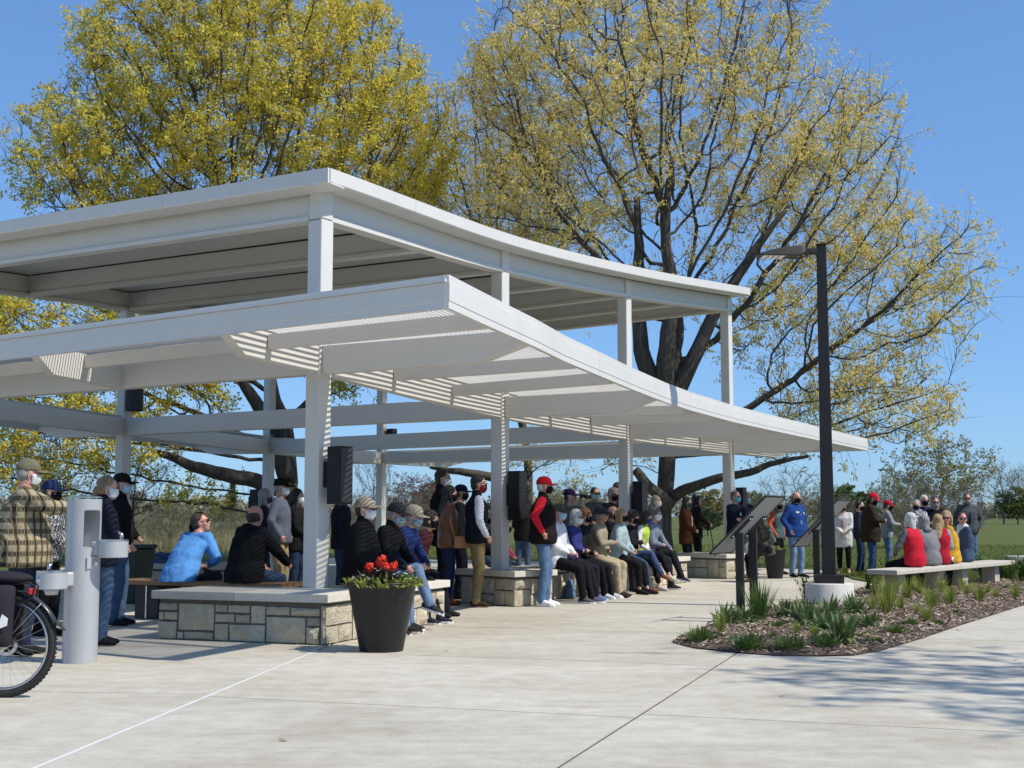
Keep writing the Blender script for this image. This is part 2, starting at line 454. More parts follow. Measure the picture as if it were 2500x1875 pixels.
    ay = N(nt, 'Math', operation='ADD'); L(nt, sx.outputs[0], ay.inputs[0]); L(nt, sx.outputs[1], ay.inputs[1])
    def stripe(src, freq, lo, hi):
        a = N(nt, 'Math', operation='MULTIPLY', i_1=freq); L(nt, src, a.inputs[0])
        b = N(nt, 'Math', operation='SINE'); L(nt, a.outputs[0], b.inputs[0])
        c = N(nt, 'MapRange', i_1=lo, i_2=hi); c.clamp = True; L(nt, b.outputs[0], c.inputs[0]); return c.outputs[0]
    s1 = stripe(ay.outputs[0], 62, -0.1, 0.5); s2 = stripe(sx.outputs[2], 62, -0.1, 0.5)
    c = mixc(nt, s1, (0.38, 0.325, 0.195), (0.085, 0.065, 0.036)); c = mixc(nt, s2, c, mixc(nt, s1, (0.10, 0.078, 0.042), (0.012, 0.010, 0.009)))
    s3 = stripe(ay.outputs[0], 186, 0.75, 0.95); c = mixc(nt, s3, c, (0.30, 0.24, 0.13))
    L(nt, c, p.inputs['Base Color']); p.inputs['Roughness'].default_value = 0.95
    bump(nt, p, noise_n(nt, coords(nt), 14, 3, 0.5, 1.0), 0.5, 0.03)
    M['plaid'] = m
    def patterned(nm, a, b, scale, thr=0.5, kind='vor'):
        m, nt, p = nodes_of(nm); v = coords(nt)
        if kind == 'check':
            t = N(nt, 'TexChecker', i_Scale=scale); L(nt, v, t.inputs[0]); f = t.outputs['Fac']
        else:
            t = noise_n(nt, v, scale, 2, 0.5); f = ramp(nt, [(thr - 0.03, (0, 0, 0)), (thr + 0.03, (1, 1, 1))], t).outputs[0]
        L(nt, mixc(nt, f, a, b), p.inputs['Base Color']); p.inputs['Roughness'].default_value = 0.9
        M[nm] = m
    patterned('floral_mask', (0.10, 0.20, 0.34), (0.50, 0.58, 0.62), 60)
    patterned('floral_dark', (0.015, 0.018, 0.022), (0.16, 0.19, 0.18), 45, 0.56)
    patterned('camo', (0.025, 0.028, 0.022), (0.10, 0.105, 0.075), 16)
    patterned('checked', (0.012, 0.012, 0.015), (0.62, 0.62, 0.62), 34, kind='check')
    M['leather'] = paint('brown_leather', (0.17, 0.062, 0.02), 0.38, 0.25, scale=8); M['tan_leather'] = paint('tan_leather', (0.38, 0.17, 0.08), 0.45, 0.12); M['cup'] = paint('clear_cup', (0.55, 0.55, 0.55), 0.2)
    patterned('print_bw', (0.02, 0.02, 0.02), (0.5, 0.5, 0.5), 55, 0.52)
build_materials()
# ================================================================ GROUND
def sheet(name, poly, z, mat, kind='structure', parent=None):
    b = MB(); b.add([(p[0], p[1], z) for p in poly], [tuple(range(len(poly)))])
    o = b.build(name, mat, parent); 
    if kind: o['kind'] = kind
    return o
sheet('ground', [(-3000, -400), (3000, -400), (3000, 5000), (-3000, 5000)], -0.045, M['turf'])

# concrete plaza: a dark joint bed with the slabs lying on it
J0, J1 = G(1360, 1875), G(1790, 1600)
jd = (J1 - J0).normalized(); jn = V(jd.y, -jd.x, 0)          # along / across the dark joint
K0, K1 = G(85, 1875), G(770, 1590)
kd = (K1 - K0).normalized(); kn = V(kd.y, -kd.x, 0)
plaza_poly = [(-40, -6), (14, -6), (14, 9.3), (16.5, 21.0), (6.9, 23.9), (6.9, 26.6), (7.5, 31.5), (2.0, 36.5), (-5.0, 41.0), (-12, 32), (-16, 26), (-40, 26)]
plaza = sheet('plaza', plaza_poly, -0.012, M['joint'])
def clip(poly, n, d):
    """keep the part of a convex polygon where n.p <= d"""
    out = []
    for i in range(len(poly)):
        a, b = poly[i], poly[(i + 1) % len(poly)]
        fa, fb = n[0] * a[0] + n[1] * a[1] - d, n[0] * b[0] + n[1] * b[1] - d
        if fa <= 0: out.append(a)
        if fa * fb < 0:
            t = fa / (fa - fb); out.append((a[0] + (b[0] - a[0]) * t, a[1] + (b[1] - a[1]) * t))
    return out
def band(poly, n, lo, hi):
    p = clip(poly, n, hi)
    return clip(p, (-n[0], -n[1]), -lo) if len(p) > 2 else p
GAP = 0.0065
def slabs(region, n_list):
    pieces = [region]
    for (n, cuts) in n_list:
        nxt = []
        for p in pieces:
            for lo, hi in zip(cuts[:-1], cuts[1:]):
                q = band(p, n, lo + GAP, hi - GAP)
                if len(q) > 2: nxt.append(q)
        pieces = nxt
    for q in pieces:
        b = MB(); b.add([(x, y, 0.0) for x, y in q] + [(x, y, -0.03) for x, y in q],
            [tuple(range(len(q)))] + [(i, (i + 1) % len(q), len(q) + (i + 1) % len(q), len(q) + i) for i in range(len(q))])
        b.build('paving_slab', M['concrete'], plaza)
sb_ = MB(); sb_.beam(J0 - jd * 8 + V(0, 0, -.02), J0 + jd * 7.2 + V(0, 0, -.02), .0225, .0145); sb_.build('joint_sealant', M['sealant'], plaza)
jx = jn.dot(J0); kx = kn.dot(K0)
# cross joints measured along the joint direction
c1 = jd.dot(G(1577, 1744)); c2 = jd.dot(G(2300, 1890)); 
cross = [-12 + 0.0]
step = 3.05
cr = [c1 + step * i for i in range(-6, 12)]
left_far = [(-40, -6), (14, -6), (14, 26.6), (-40, 26.6)]
A_reg = clip(left_far, (kn.x, kn.y), kx - 0.012)              # left of the caulked joint
B_reg = clip(clip(left_far, (-kn.x, -kn.y), -(kx + 0.012)), (jn.x, jn.y), jx - GAP - .004)
C_reg = clip(clip(left_far, (-kn.x, -kn.y), -(kx + 0.012)), (-jn.x, -jn.y), -(jx + GAP + .004))
ka = kd.dot(G(180, 1690))
slabs(A_reg, [((kd.x, kd.y), [ka + 3.3 * i for i in range(-7, 9)]), ((kn.x, kn.y), [kx - 0.012 - 4.6 * i for i in range(9, -1, -1)])])
slabs(B_reg, [((jd.x, jd.y), [c - 0.15 for c in cr]), ])
slabs(C_reg, [((jd.x, jd.y), cr), ((jn.x, jn.y), [jx + .004 + 4.4 * i for i in range(0, 6)])])
# the far rim of the plaza
for q in ([(6.9, 26.6), (7.5, 31.5), (2.0, 36.5), (1.2, 26.6)], [(1.2, 26.6), (2.0, 36.5), (-5, 41), (-12, 32), (-9.5, 26.6)]):
    b = MB(); b.prism(q, -0.03, 0.0); b.build('paving_slab', M['concrete'], plaza)
cb = MB(); p0 = K0 - kd * 6; p1 = G(775, 1588)

cp = []; nseg = 60
for i in range(nseg + 1):
    q = lerp(p0, p1, i / nseg); w_ = .0145 + .004 * noise.noise(V(i * .9, 3, 0)); z_ = .0015 + .0015 * noise.noise(V(i * .7, 9, 0)); cp.append((q, w_, z_))
for (q0, wa, za), (q1, wb, zb) in zip(cp[:-1], cp[1:]):
    cb.add([q0 - kn * wa + V(0, 0, za), q0 + kn * wa + V(0, 0, za), q1 + kn * wb + V(0, 0, zb), q1 - kn * wb + V(0, 0, zb)], [(0, 1, 2, 3)])
cb.build('joint_caulk', M['caulk'], plaza)

# ================================================================ PAVILION
PAV = empty('pavilion', (0, 0, 0)); tag(PAV, 'white steel open pavilion with raised roof and slatted lower canopy', 'pavilion')
class C_: pass
def colpt(u, vl, vu, Y):
    c = C_(); p = W(u, vl, Y); c.p = V(p.x, Y, 0); c.zl = p.z
    c.zu = W(u, vu, Y).z if vu else None
    return c
cA = colpt(778, 915, 540, 14.4); cB = colpt(1221, 1021, 666, 19.4); cC = colpt(1527, 1073, 726, 24.2); cD = colpt(1778, 1108, 761, 28.6)
cE = colpt(302, 1064, 760, 24.06); cF = colpt(656, 1108, None, 30.2); cG = colpt(931, 1133, None, 35.3)
cF.zu = cC.zu; cG.zu = cD.zu
cZ = C_(); cZ.p = cE.p - (cF.p - cE.p) * 0.97; cZ.zl = cE.zl + 0.05; cZ.zu = cA.zu
FR = [cA, cB, cC, cD]; BK = [cZ, cE, cF, cG]
TR = V(-0.83, 0.56, 0).normalized()               # across the pavilion, away from the camera
COLROT = R(-33)
def crom(pts, t):
    n = len(pts) - 1; i = min(max(int(math.floor(t)), 0), n - 1); f = t - i
    p1, p2 = pts[i], pts[i + 1]
    p0 = pts[i - 1] if i > 0 else p1 * 2 - p2
    p3 = pts[i + 2] if i + 2 <= n else p2 * 2 - p1
    return 0.5 * ((2 * p1) + (p2 - p0) * f + (2 * p0 - 5 * p1 + 4 * p2 - p3) * f * f + (3 * p1 - p0 - 3 * p2 + p3) * f ** 3)
def curve(pts, t0, t1, n): return [crom(pts, lerp(t0, t1, i / n)) for i in range(n + 1)]
CW = 0.205
for c in FR + BK:
    b = MB(); z0 = 0.5 if c in FR else 0.0
    b.box(c.p + V(0, 0, (z0 + c.zu) / 2), (CW, CW, c.zu - z0), COLROT)
    b.build('column', M['white'], PAV, bevel=0.018)
BW, BH = 0.19, 0.31
# lower frame
def lb(a, b, za, zb, h=BH, w=BW, name='beam', gap=0.10):
    d = (b - a); d.z = 0; d.normalize()
    m = MB(); m.beam(V(a.x, a.y, za) + d * gap, V(b.x, b.y, zb) - d * gap, w, h); return m.build(name, M['white'], PAV, bevel=0.012)
for f, k in zip(FR, BK): lb(f.p, k.p, f.zl, k.zl, name='cross_beam')
for a, b in zip(BK[:-1], BK[1:]): lb(a.p, b.p, a.zl, b.zl, name='rear_beam')
fl = [V(c.p.x, c.p.y, c.zl) for c in FR]
for i in range(3):
    pts = curve(fl, i + 0.018, i + 0.982, 8)
    m = MB(); w = 0.12
    m.sweep(pts, [(-w / 2, 0), (w / 2, 0), (w / 2, BH + .08), (-w / 2, BH + .08)]); m.build('front_beam', M['white'], PAV, bevel=0.01)
# front fascia of the lower canopy, from the corner to the far end
FPX_TOP = [(1096, 670), (1206, 727), (1307, 778), (1381, 820), (1463, 859), (1544, 898), (1625, 934), (1686, 957), (1788, 989), (1870, 1010), (1992, 1040), (2118, 1071)]
def ztop(u): return 3.30 - 0.20 * (u - 1095) / 1023
fas = [G(u, v, ztop(u)) for u, v in FPX_TOP]
FT = 0.285
cor = fas[0]; 
def hit(p, d, q, e):
    # 2D intersection of p+t d and q+r e
    det = d.x * (-e.y) + d.y * e.x
    rx, ry = q.x - p.x, q.y - p.y
    t = (rx * (-e.y) + ry * e.x) / det
    return p + d * t
endL = G(0, 818, 3.3); eT = (endL - cor); eT.z = 0; eT.normalize()      # direction of the near end fascia
dAB = (cB.p - cA.p).normalized(); dCD = (cD.p - cC.p).normalized()
K1p = hit(cA.p, -dAB, V(cor.x, cor.y, 0), eT); K2p = hit(cD.p, dCD, V(fas[-1].x, fas[-1].y, 0), eT)
def fprof(t=0.05): return [(-t, 0), (-t, -FT), (0.0, -FT), (0.0, -FT + 0.06), (0.006, -FT + 0.065), (0.006, -0.065), (0.0, -0.06), (0.0, 0.0)]
for i0, i1 in ((0, 4), (4, 7), (7, 9), (9, len(fas) - 1)):
    seg = [V(p.x, p.y, p.z) for p in fas[i0:i1 + 1]]
    if i1 < len(fas) - 1: seg[-1] = seg[-1] - (seg[-1] - seg[-2]).normalized() * .006
    m = MB(); m.sweep(seg, fprof()); m.build('front_fascia', M['white'], PAV)
eN = cor + eT * 14.5; eN.z = 3.3
m = MB(); m.sweep([V(eN.x, eN.y, 3.3), V(cor.x, cor.y, 3.3) + eT * 0.055], fprof()); m.build('end_fascia', M['white'], PAV)
# light lip on top of the near end fascia
m = MB(); m.sweep([V(eN.x, eN.y, 3.24), V(cor.x, cor.y, 3.24) + eT * 0.02], [(0.0, 0), (0.03, 0), (0.03, 0.022), (0.0, 0.022)]); m.build('fascia_lip', M['white'], PAV)
f_end = fas[-1]; farB = V(f_end.x, f_end.y, f_end.z) + eT * 13.0
m = MB(); m.sweep([V(f_end.x, f_end.y, f_end.z) + eT * 0.055, farB], fprof()); m.build('far_fascia', M['white'], PAV)
# front inner line (over the front beam) resampled to match the fascia
inn = [K1p] + [c.p for c in FR] + [K2p]
def along(pts, t):
    ls = [0.0]
    for a, b in zip(pts[:-1], pts[1:]): ls.append(ls[-1] + math.hypot(b.x - a.x, b.y - a.y))
    s = t * ls[-1]
    for i in range(len(pts) - 1):
        if s <= ls[i + 1] + 1e-9:
            return lerp(pts[i], pts[i + 1], (s - ls[i]) / (ls[i + 1] - ls[i]))
    return pts[-1].copy()
NS = 26
inn_s = [along(curve(inn, 0, 5, 40), i / NS) for i in range(NS + 1)]
out_s = [along(fas, i / NS) for i in range(NS + 1)]
zin = [out_s[i].z for i in range(NS + 1)]
def slat_field(name, ina, outb, n, w=0.013, h=0.016, t0=0.0, t1=1.0, dz=-0.10):
    m = MB()
    for k in range(n):
        t = lerp(t0, t1, (k + 0.5) / n)
        pts = []
        for a, b in zip(ina, outb):
            q = lerp(V(a.x, a.y, b.z), b, t); pts.append(V(q.x, q.y, q.z + dz))
        m.sweep(pts, [(-w / 2, 0), (w / 2, 0), (w / 2, h), (-w / 2, h)])
    o = m.build(name, M['white'], PAV); o['kind'] = 'stuff'; return o
slat_field('front_slats', inn_s, [p - V(0, 0, 0.0) for p in out_s], 50, t0=0.0, t1=0.975)
# near end canopy: slats run across the pavilion
back0 = cZ.p - (cE.p - cZ.p).normalized() * 0.0
nA, nB = V(cA.p.x, cA.p.y, 3.3), V(cZ.p.x, cZ.p.y, 3.3)
oA, oB = V(K1p.x, K1p.y, 3.3), V(eN.x, eN.y, 3.3)
slat_field('end_slats', [nA + V(0.0, 0, 0), nB], [oA, oB], 40, t1=0.97)
# far end and rear canopies
slat_field('far_slats', [cD.p, cG.p], [V(K2p.x, K2p.y, 3.1), farB], 44, t1=0.97)
rN = (cZ.p - cA.p).normalized() * 2.3
rin = [c.p for c in BK]; rout = [V(c.p.x, c.p.y, 3.2) + rN for c in BK]
slat_field('rear_slats', rin, rout, 40, t1=0.97)
m = MB(); m.sweep(list(reversed(rout)), fprof()); m.build('rear_fascia', M['white'], PAV)
# cantilevers: tapered plates carrying the canopy
def cant(a, za, b, zb, h0=BH, h1=0.14, w=0.14, knee=0.78, name='cantilever'):
    """from a column (bottom at za) out to b where its top is zb"""
    d = (b - a); d.z = 0; Lg = d.length; d.normalize(); side = V(d.y, -d.x, 0) * w
    top = lambda s: za + h0 + (zb - za - h0) * s
    P = [(0.1 / Lg, za), (knee, lerp(za, top(1) - h0 * 0.95, 0.55)), (1.0, top(1) - h1), (1.0, top(1)), (0.1 / Lg, za + h0)]
    poly = [V(a.x, a.y, 0) + d * (Lg * s) + V(0, 0, z) - side * 0.5 for s, z in P]
    m = MB(); m.plate(poly, side, w); return m.build(name, M['white'], PAV, bevel=0.008)
def fas_at(u):
    for (p, q), (a, b) in zip(zip(FPX_TOP[:-1], FPX_TOP[1:]), zip(fas[:-1], fas[1:])):
        if p[0] <= u <= q[0]: return lerp(a, b, (u - p[0]) / (q[0] - p[0]))
    return fas[-1]
for c, u in ((cA, 1307), (cB, 1617), (cC, 1846), (cD, 2035)):
    t = fas_at(u); cant(c.p, c.zl, t - (t - c.p).normalized() * 0.06, t.z - 0.11)
# purlins between the columns
for i, us in enumerate((( 1410, 1500), (1712, 1780), (1910, 1975))):
    for j, u in enumerate(us):
        a = crom(fl, i + (j + 1) / 3.0); t = fas_at(u); d = (t - a); d.z = 0; d.normalize()
        m = MB(); m.beam(V(a.x, a.y, a.z + 0.14) + d * 0.075, V(t.x, t.y, t.z - 0.30) - d * 0.055, 0.09, 0.15); m.build('purlin', M['white'], PAV, bevel=0.006)
for u, tt in ((1206, 0.45),):
    a = lerp(K1p, cA.p, tt); t = fas_at(u); d = (t - a); d.z = 0; d.normalize()
    m = MB(); m.beam(V(a.x, a.y, 2.98) + d * 0.075, V(t.x, t.y, 3.0) - d * 0.055, 0.09, 0.15); m.build('purlin', M['white'], PAV, bevel=0.006)
# near-end brackets along the rows
def bracket(p, q, za):
    return cant(p, za, q, 3.19, name='end_bracket', w=0.12, h1=0.10, knee=0.80)
bracket(cA.p, K1p - (K1p - cA.p).normalized() * 0.08, cA.zl)
for s in (0.5,):
    p = lerp(cA.p, cZ.p, s * 0.80); q = hit(p, -dAB, V(cor.x, cor.y, 0), eT); bracket(p, q + dAB * 0.08, lerp(cA.zl, cZ.zl, s))
    # purlin across between the brackets
for s in (0.52,):
    a = lerp(cA.p, K1p, s); m = MB(); a3 = V(a.x, a.y, 2.99); m.beam(a3 + eT * 0.08, a3 + eT * 9.0, 0.09, 0.15); m.build('purlin', M['white'], PAV, bevel=0.006)
# small rear brackets (lit striped plates seen under the far canopy)
for c in BK[1:]:
    cant(c.p, c.zl, c.p + rN * 0.97, 3.06, name='rear_bracket')
for c, q in ((cD, K2p), (cG, K2p + (cG.p - cD.p))):
    cant(c.p, c.zl, c.p + (K2p - cD.p) * 0.97, 2.98, name='far_bracket')
# ---------------- upper roof
UB = 0.335
fu = [V(c.p.x, c.p.y, c.zu) for c in FR]; bu = [V(c.p.x, c.p.y, c.zu) for c in BK]
for i in range(3):
    for row, nm in ((fu, 'upper_front_beam'), (bu, 'upper_rear_beam')):
        pts = curve(row, i + 0.016, i + 0.984, 8); w = 0.19
        # channel: web with bottom flange
        m = MB(); m.sweep(pts, [(-w / 2, 0), (w / 2, 0), (w / 2, 0.05), (w / 2 - 0.045, 0.065), (w / 2 - 0.045, UB), (-w / 2 + 0.045, UB), (-w / 2 + 0.045, 0.065), (-w / 2, 0.05)]); m.build(nm, M['white'], PAV)
for c in FR + BK:
    b = MB(); b.box(c.p + V(0, 0, c.zu + UB / 2 + 0.004), (CW - 0.012, CW - 0.012, UB - 0.008), COLROT); b.build('column_head', M['white'], PAV, bevel=0.015)
for t in (0, 0.5, 1, 1.5, 2, 2.5, 3):
    a = crom(fu, t); b_ = crom(bu, t); d = (b_ - a); d.z = 0; d.normalize()
    w = 0.16; a2, b2 = a + d * 0.11, b_ - d * 0.11
    m = MB(); m.sweep([b2, a2], [(-w / 2, 0), (w / 2, 0), (w / 2, 0.05), (w / 2 - 0.04, 0.065), (w / 2 - 0.04, UB - 0.005), (-w / 2 + 0.04, UB - 0.005), (-w / 2 + 0.04, 0.065), (-w / 2, 0.05)])
    m.build('upper_cross_beam', M['white'], PAV)
    g = MB(); w2 = 0.11; g.sweep([b2 - d * 0.06, a2 + d * 0.06], [(-w2 / 2, UB - 0.004), (w2 / 2, UB - 0.004), (w2 / 2, UB + 0.018), (-w2 / 2, UB + 0.018)]); g.build('dark_gap_strip', M['dark_gap'], PAV)  # solid black strip stands in for the dark gap between beam and deck
OV = 0.33
def rp(t, s, dz=0.0):
    """point of the roof plane: t along (0..3 between the columns), s across (0 front .. 1 rear)"""
    a = crom(fu, t); b = crom(bu, t); p = lerp(a, b, s); return V(p.x, p.y, lerp(a.z, b.z, s) + dz)
te = OV / 5.3; se = OV / 7.6
T0, T1, S0, S1 = -te * 1.1, 3 + te * 0.95, -se, 1 + se
# ribbed deck (its underside shows between the beams)
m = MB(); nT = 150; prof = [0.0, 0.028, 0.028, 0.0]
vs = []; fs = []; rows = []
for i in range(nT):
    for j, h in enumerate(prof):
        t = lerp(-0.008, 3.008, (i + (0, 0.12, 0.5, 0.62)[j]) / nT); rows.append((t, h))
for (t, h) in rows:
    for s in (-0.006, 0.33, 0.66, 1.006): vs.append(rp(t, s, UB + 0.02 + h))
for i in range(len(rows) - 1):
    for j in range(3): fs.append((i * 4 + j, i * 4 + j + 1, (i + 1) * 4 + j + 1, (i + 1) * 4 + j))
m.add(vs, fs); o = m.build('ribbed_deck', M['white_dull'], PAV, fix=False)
# roof slab: top sheet
m = MB(); nn = 36; vs = []; fs = []
for i in range(nn + 1):
    t = lerp(T0, T1, i / nn)
    for s in (S0, S1): vs += [rp(t, s, UB + 0.065), rp(t, s, UB + 0.15)]
for i in range(nn):
    a = i * 4; b = (i + 1) * 4
    fs += [(a, a + 2, b + 2, b), (a + 1, b + 1, b + 3, a + 3), (a, b, b + 1, a + 1), (a + 2, a + 3, b + 3, b + 2)]
fs += [(0, 1, 3, 2), (nn * 4, nn * 4 + 2, nn * 4 + 3, nn * 4 + 1)]
m.add(vs, fs); m.build('roof_sheet', M['white'], PAV)
# edge trim: tall upper face, inward sloping lower lip; three front lengths with butt joints
TRIM = [(0.002, 0.218), (0.03, 0.218), (0.03, 0.068), (0.02, 0.055), (-0.268, 0.045), (-0.268, 0.06), (0.002, 0.075)]
cuts = [T0, 0.33, 0.98, 1.35, 2.05, 2.75, T1]
for a, b in zip(cuts[:-1], cuts[1:]):
    pts = [rp(lerp(a, b, i / 8), S0, UB - 0.06) for i in range(9)]
    pts[-1] = pts[-1] - (pts[-1] - pts[-2]).normalized() * 0.004
    m = MB(); m.sweep(pts, TRIM); m.build('roof_trim', M['white'], PAV)
for a, b in ((S1, 0.62), (0.62, 0.28), (0.28, S0)):
    p, q = rp(T0, a, UB - 0.06), rp(T0, b, UB - 0.06); q = q - (q - p).normalized() * (0.004 if b > 0 else -0.02)
    m = MB(); m.sweep([p, q], TRIM); m.build('roof_trim', M['white'], PAV)
m = MB(); m.sweep([rp(T1, S0, UB - 0.06), rp(T1, S1, UB - 0.06)], TRIM); m.build('roof_trim', M['white'], PAV)
m = MB(); m.sweep([rp(lerp(T1, T0, i / 20), S1, UB - 0.06) for i in range(21)], TRIM); m.build('roof_trim', M['white'], PAV)
# ================================================================ STONE SEAT WALLS
def split_ashlar(x0, x1, z0, z1, rnd, out):
    w, h = x1 - x0, z1 - z0
    if w > 0.66 or (w > h * 3.2 and w > 0.34):
        c = x0 + w * rnd.uniform(0.33, 0.67); split_ashlar(x0, c, z0, z1, rnd, out); split_ashlar(c, x1, z0, z1, rnd, out); return
    if h > 0.42 or (h > 0.24 and rnd.random() < 0.68):
        c = z0 + h * rnd.uniform(0.36, 0.64); split_ashlar(x0, x1, z0, c, rnd, out); split_ashlar(x0, x1, c, z1, rnd, out); return
    if w > 0.40 and rnd.random() < 0.35:
        c = x0 + w * rnd.uniform(0.35, 0.65); split_ashlar(x0, c, z0, z1, rnd, out); split_ashlar(c, x1, z0, z1, rnd, out); return
    out.append((x0, x1, z0, z1))
def stone_mesh(o, d, n, x0, x1, z0, z1, rnd, rough):
    """a dressed stone on a wall face: o origin, d along, n outwards"""
    g = 0.009; x0 += g; x1 -= g; z0 += g; z1 -= g
    nx = 4 if x1 - x0 > 0.2 else 3; nz = 3
    vs = []; fs = []; proud = rnd.uniform(0.012, 0.026); seed = rnd.random() * 50
    for j in range(nz + 1):
        for i in range(nx + 1):
            x = lerp(x0, x1, i / nx); z = lerp(z0, z1, j / nz)
            edge = i in (0, nx) or j in (0, nz)
            k = proud + (0.0 if edge else rough * (0.4 + noise.noise(V(x * 7 + seed, z * 7, seed)) * 1.0))
            if edge: k -= 0.004; x += rnd.uniform(-.003, .003); z += rnd.uniform(-.003, .003)
            vs.append(o + d * x + n * k + V(0, 0, z))
    for j in range(nz):
        for i in range(nx):
            a = j * (nx + 1) + i; fs.append((a, a + 1, a + nx + 2, a + nx + 1))
    ring = [i for i in range(nx + 1)] + [j * (nx + 1) + nx for j in range(1, nz + 1)] + [nz * (nx + 1) + i for i in range(nx - 1, -1, -1)] + [j * (nx + 1) for j in range(nz - 1, 0, -1)]
    b0 = len(vs)
    for r in ring: vs.append(vs[r] - n * (proud + 0.03))
    m = len(ring)
    for i in range(m): fs.append((ring[i], b0 + i, b0 + (i + 1) % m, ring[(i + 1) % m]))
    return vs, fs
def seat_wall(label, a, b, depth, sides, seed, h=0.42, cap=0.085, over=0.05, caps=2, z0=0.0, given=None):
    """a -> b is the foot of the visible face, depth goes away from it"""
    rnd = random.Random(seed)
    a = V(a.x, a.y, 0); b = V(b.x, b.y, 0); d = (b - a).normalized(); n = V(d.y, -d.x, 0); Lw = (b - a).length
    root = empty('seat_wall', (a + b) / 2 - n * depth / 2); o = root.location.copy()
    tag(root, label, 'stone bench', 'limestone seat walls of the pavilion')
    fr = {'front': (a, d, n, Lw), 'right': (b, -n, d, depth), 'back': (b - n * depth, -d, -n, Lw), 'left': (a - n * depth, n, -d, depth)}
    m = MB(); m.prism([a - n * .02 + d * .02 - o, b - n * .02 - d * .02 - o, b - n * (depth - .02) - d * .02 - o, a - n * (depth - .02) + d * .02 - o], -0.01, h - 0.002); m.build('mortar_core', M['mortar'], root)
    for sd_ in sides:
        p, dd, nn, ln = fr[sd_]; rects = []
        x = 0.0
        while x < ln - 0.01:
            w = min(ln - x, rnd.uniform(0.34, 0.78)); w = ln - x if ln - x - w < 0.2 else w
            split_ashlar(x, x + w, 0.004, h - 0.03, rnd, rects); x += w
        if sd_ == 'front' and given: rects = given
        for rc in rects:
            q = MB(); vs, fs = stone_mesh(p - nn * 0.02 - o, dd, nn, *rc, rnd, rnd.choice((0.004, 0.015, 0.03, 0.04))); q.add(vs, fs); q.build('stone', M['stone'], root)
    cut = [0.0] + [(k + rnd.uniform(-.12, .12)) / caps for k in range(1, caps)] + [1.0]
    for s0, s1 in zip(cut[:-1], cut[1:]):
        p = a + n * over - d * over; q = b + n * over + d * over
        e0, e1 = lerp(p, q, s0) + d * (0.003 if s0 > 0 else 0), lerp(p, q, s1) - d * (0.003 if s1 < 1 else 0)
        t = n * (depth + 2 * over)
        m = MB(); m.prism([e0 - o, e1 - o, e1 - t - o, e0 - t - o], h, h + cap); m.build('cap_slab', M['cap'], root, bevel=0.006)
    return root
w1a, w1b = G(383, 1560), G(794, 1576)
W1R = [(525, 725, 722, 812), (518, 580, 818, 918), (585, 725, 818, 918), (512, 720, 924, 1122), (730, 1108, 722, 1030), (722, 790, 1036, 1135), (793, 1105, 1036, 1145), (1112, 1245, 728, 824), (1248, 1474, 728, 830), (1478, 1630, 730, 948), (1112, 1322, 832, 938), (1325, 1474, 836, 944),
       (1110, 1256, 944, 1152), (1260, 1630, 950, 1162), (1634, 1876, 736, 846), (1880, 2170, 742, 850), (1634, 2034, 854, 1170), (2038, 2170, 858, 966), (2034, 2168, 970, 1178), (2174, 2240, 745, 900), (2172, 2240, 904, 1185)]
w1len = (w1b - w1a).length; given = []
for x0_, x1_, y0_, y1_ in W1R:
    ux0, ux1 = (250 + x0_ / 4.022 - 378) / 426.0, (250 + x1_ / 4.022 - 378) / 426.0
    zz = []
    for yv in (y1_, y0_):
        tm = (ux0 + ux1) / 2; vb = 1559 + 16 * tm; zz.append(max(.004, min(.392, (vb - (1280 + yv / 4.022)) / (vb - 1457) * .392)))
    given.append((max(0, ux0) * w1len, min(1, ux1) * w1len, zz[0], zz[1]))
seat_wall('limestone seat wall under the nearest white column, behind the black planter', w1a, w1b, 0.95, ('front', 'right'), 11, given=given)
f0 = w1b + dAB * 1.0 - V(dAB.y, -dAB.x, 0) * 0.10
seat_wall('limestone seat wall that the men in dark caps sit on', f0, f0 + dAB * 2.1, 0.55, ('front', 'right'), 12)
w2a, w2b = G(1124, 1472), G(1257, 1482)
seat_wall('limestone seat wall under the second column, beside the man in jeans', w2a, w2b, 0.75, ('front', 'right', 'left'), 13)
g0, g1 = G(1338, 1466), G(1553, 1439)
seat_wall('long limestone seat wall with the row of seated people', g0, g1, 0.60, ('front', 'right', 'left'), 14, caps=4)
d3 = (g1 - g0).normalized(); h0 = g1 + d3 * 1.2 - V(d3.y, -d3.x, 0) * 0.06
seat_wall('limestone seat wall farther back, by the tree trunk', cC.p + V(-0.75, -0.25, 0), cC.p + V(0.5, -0.55, 0), 0.7, ('front', 'right'), 15)
seat_wall('short limestone seat wall at the last seated people', h0, h0 + d3 * 1.5, 0.5, ('front', 'right', 'left'), 18)
w4a, w4b = G(1630, 1407), G(1774, 1414)
seat_wall('limestone seat wall under the farthest column, behind the woman in brown', w4a, w4b, 0.8, ('front', 'right', 'left'), 16)
seat_wall('limestone seat wall at the rear left column, by the green bin', V(-6.55, 21.9, 0), V(-4.7, 21.3, 0), 0.8, ('front', 'right', 'left'), 17)
w4top = 0.505
m = MB()
for c in (cC, cD): pass

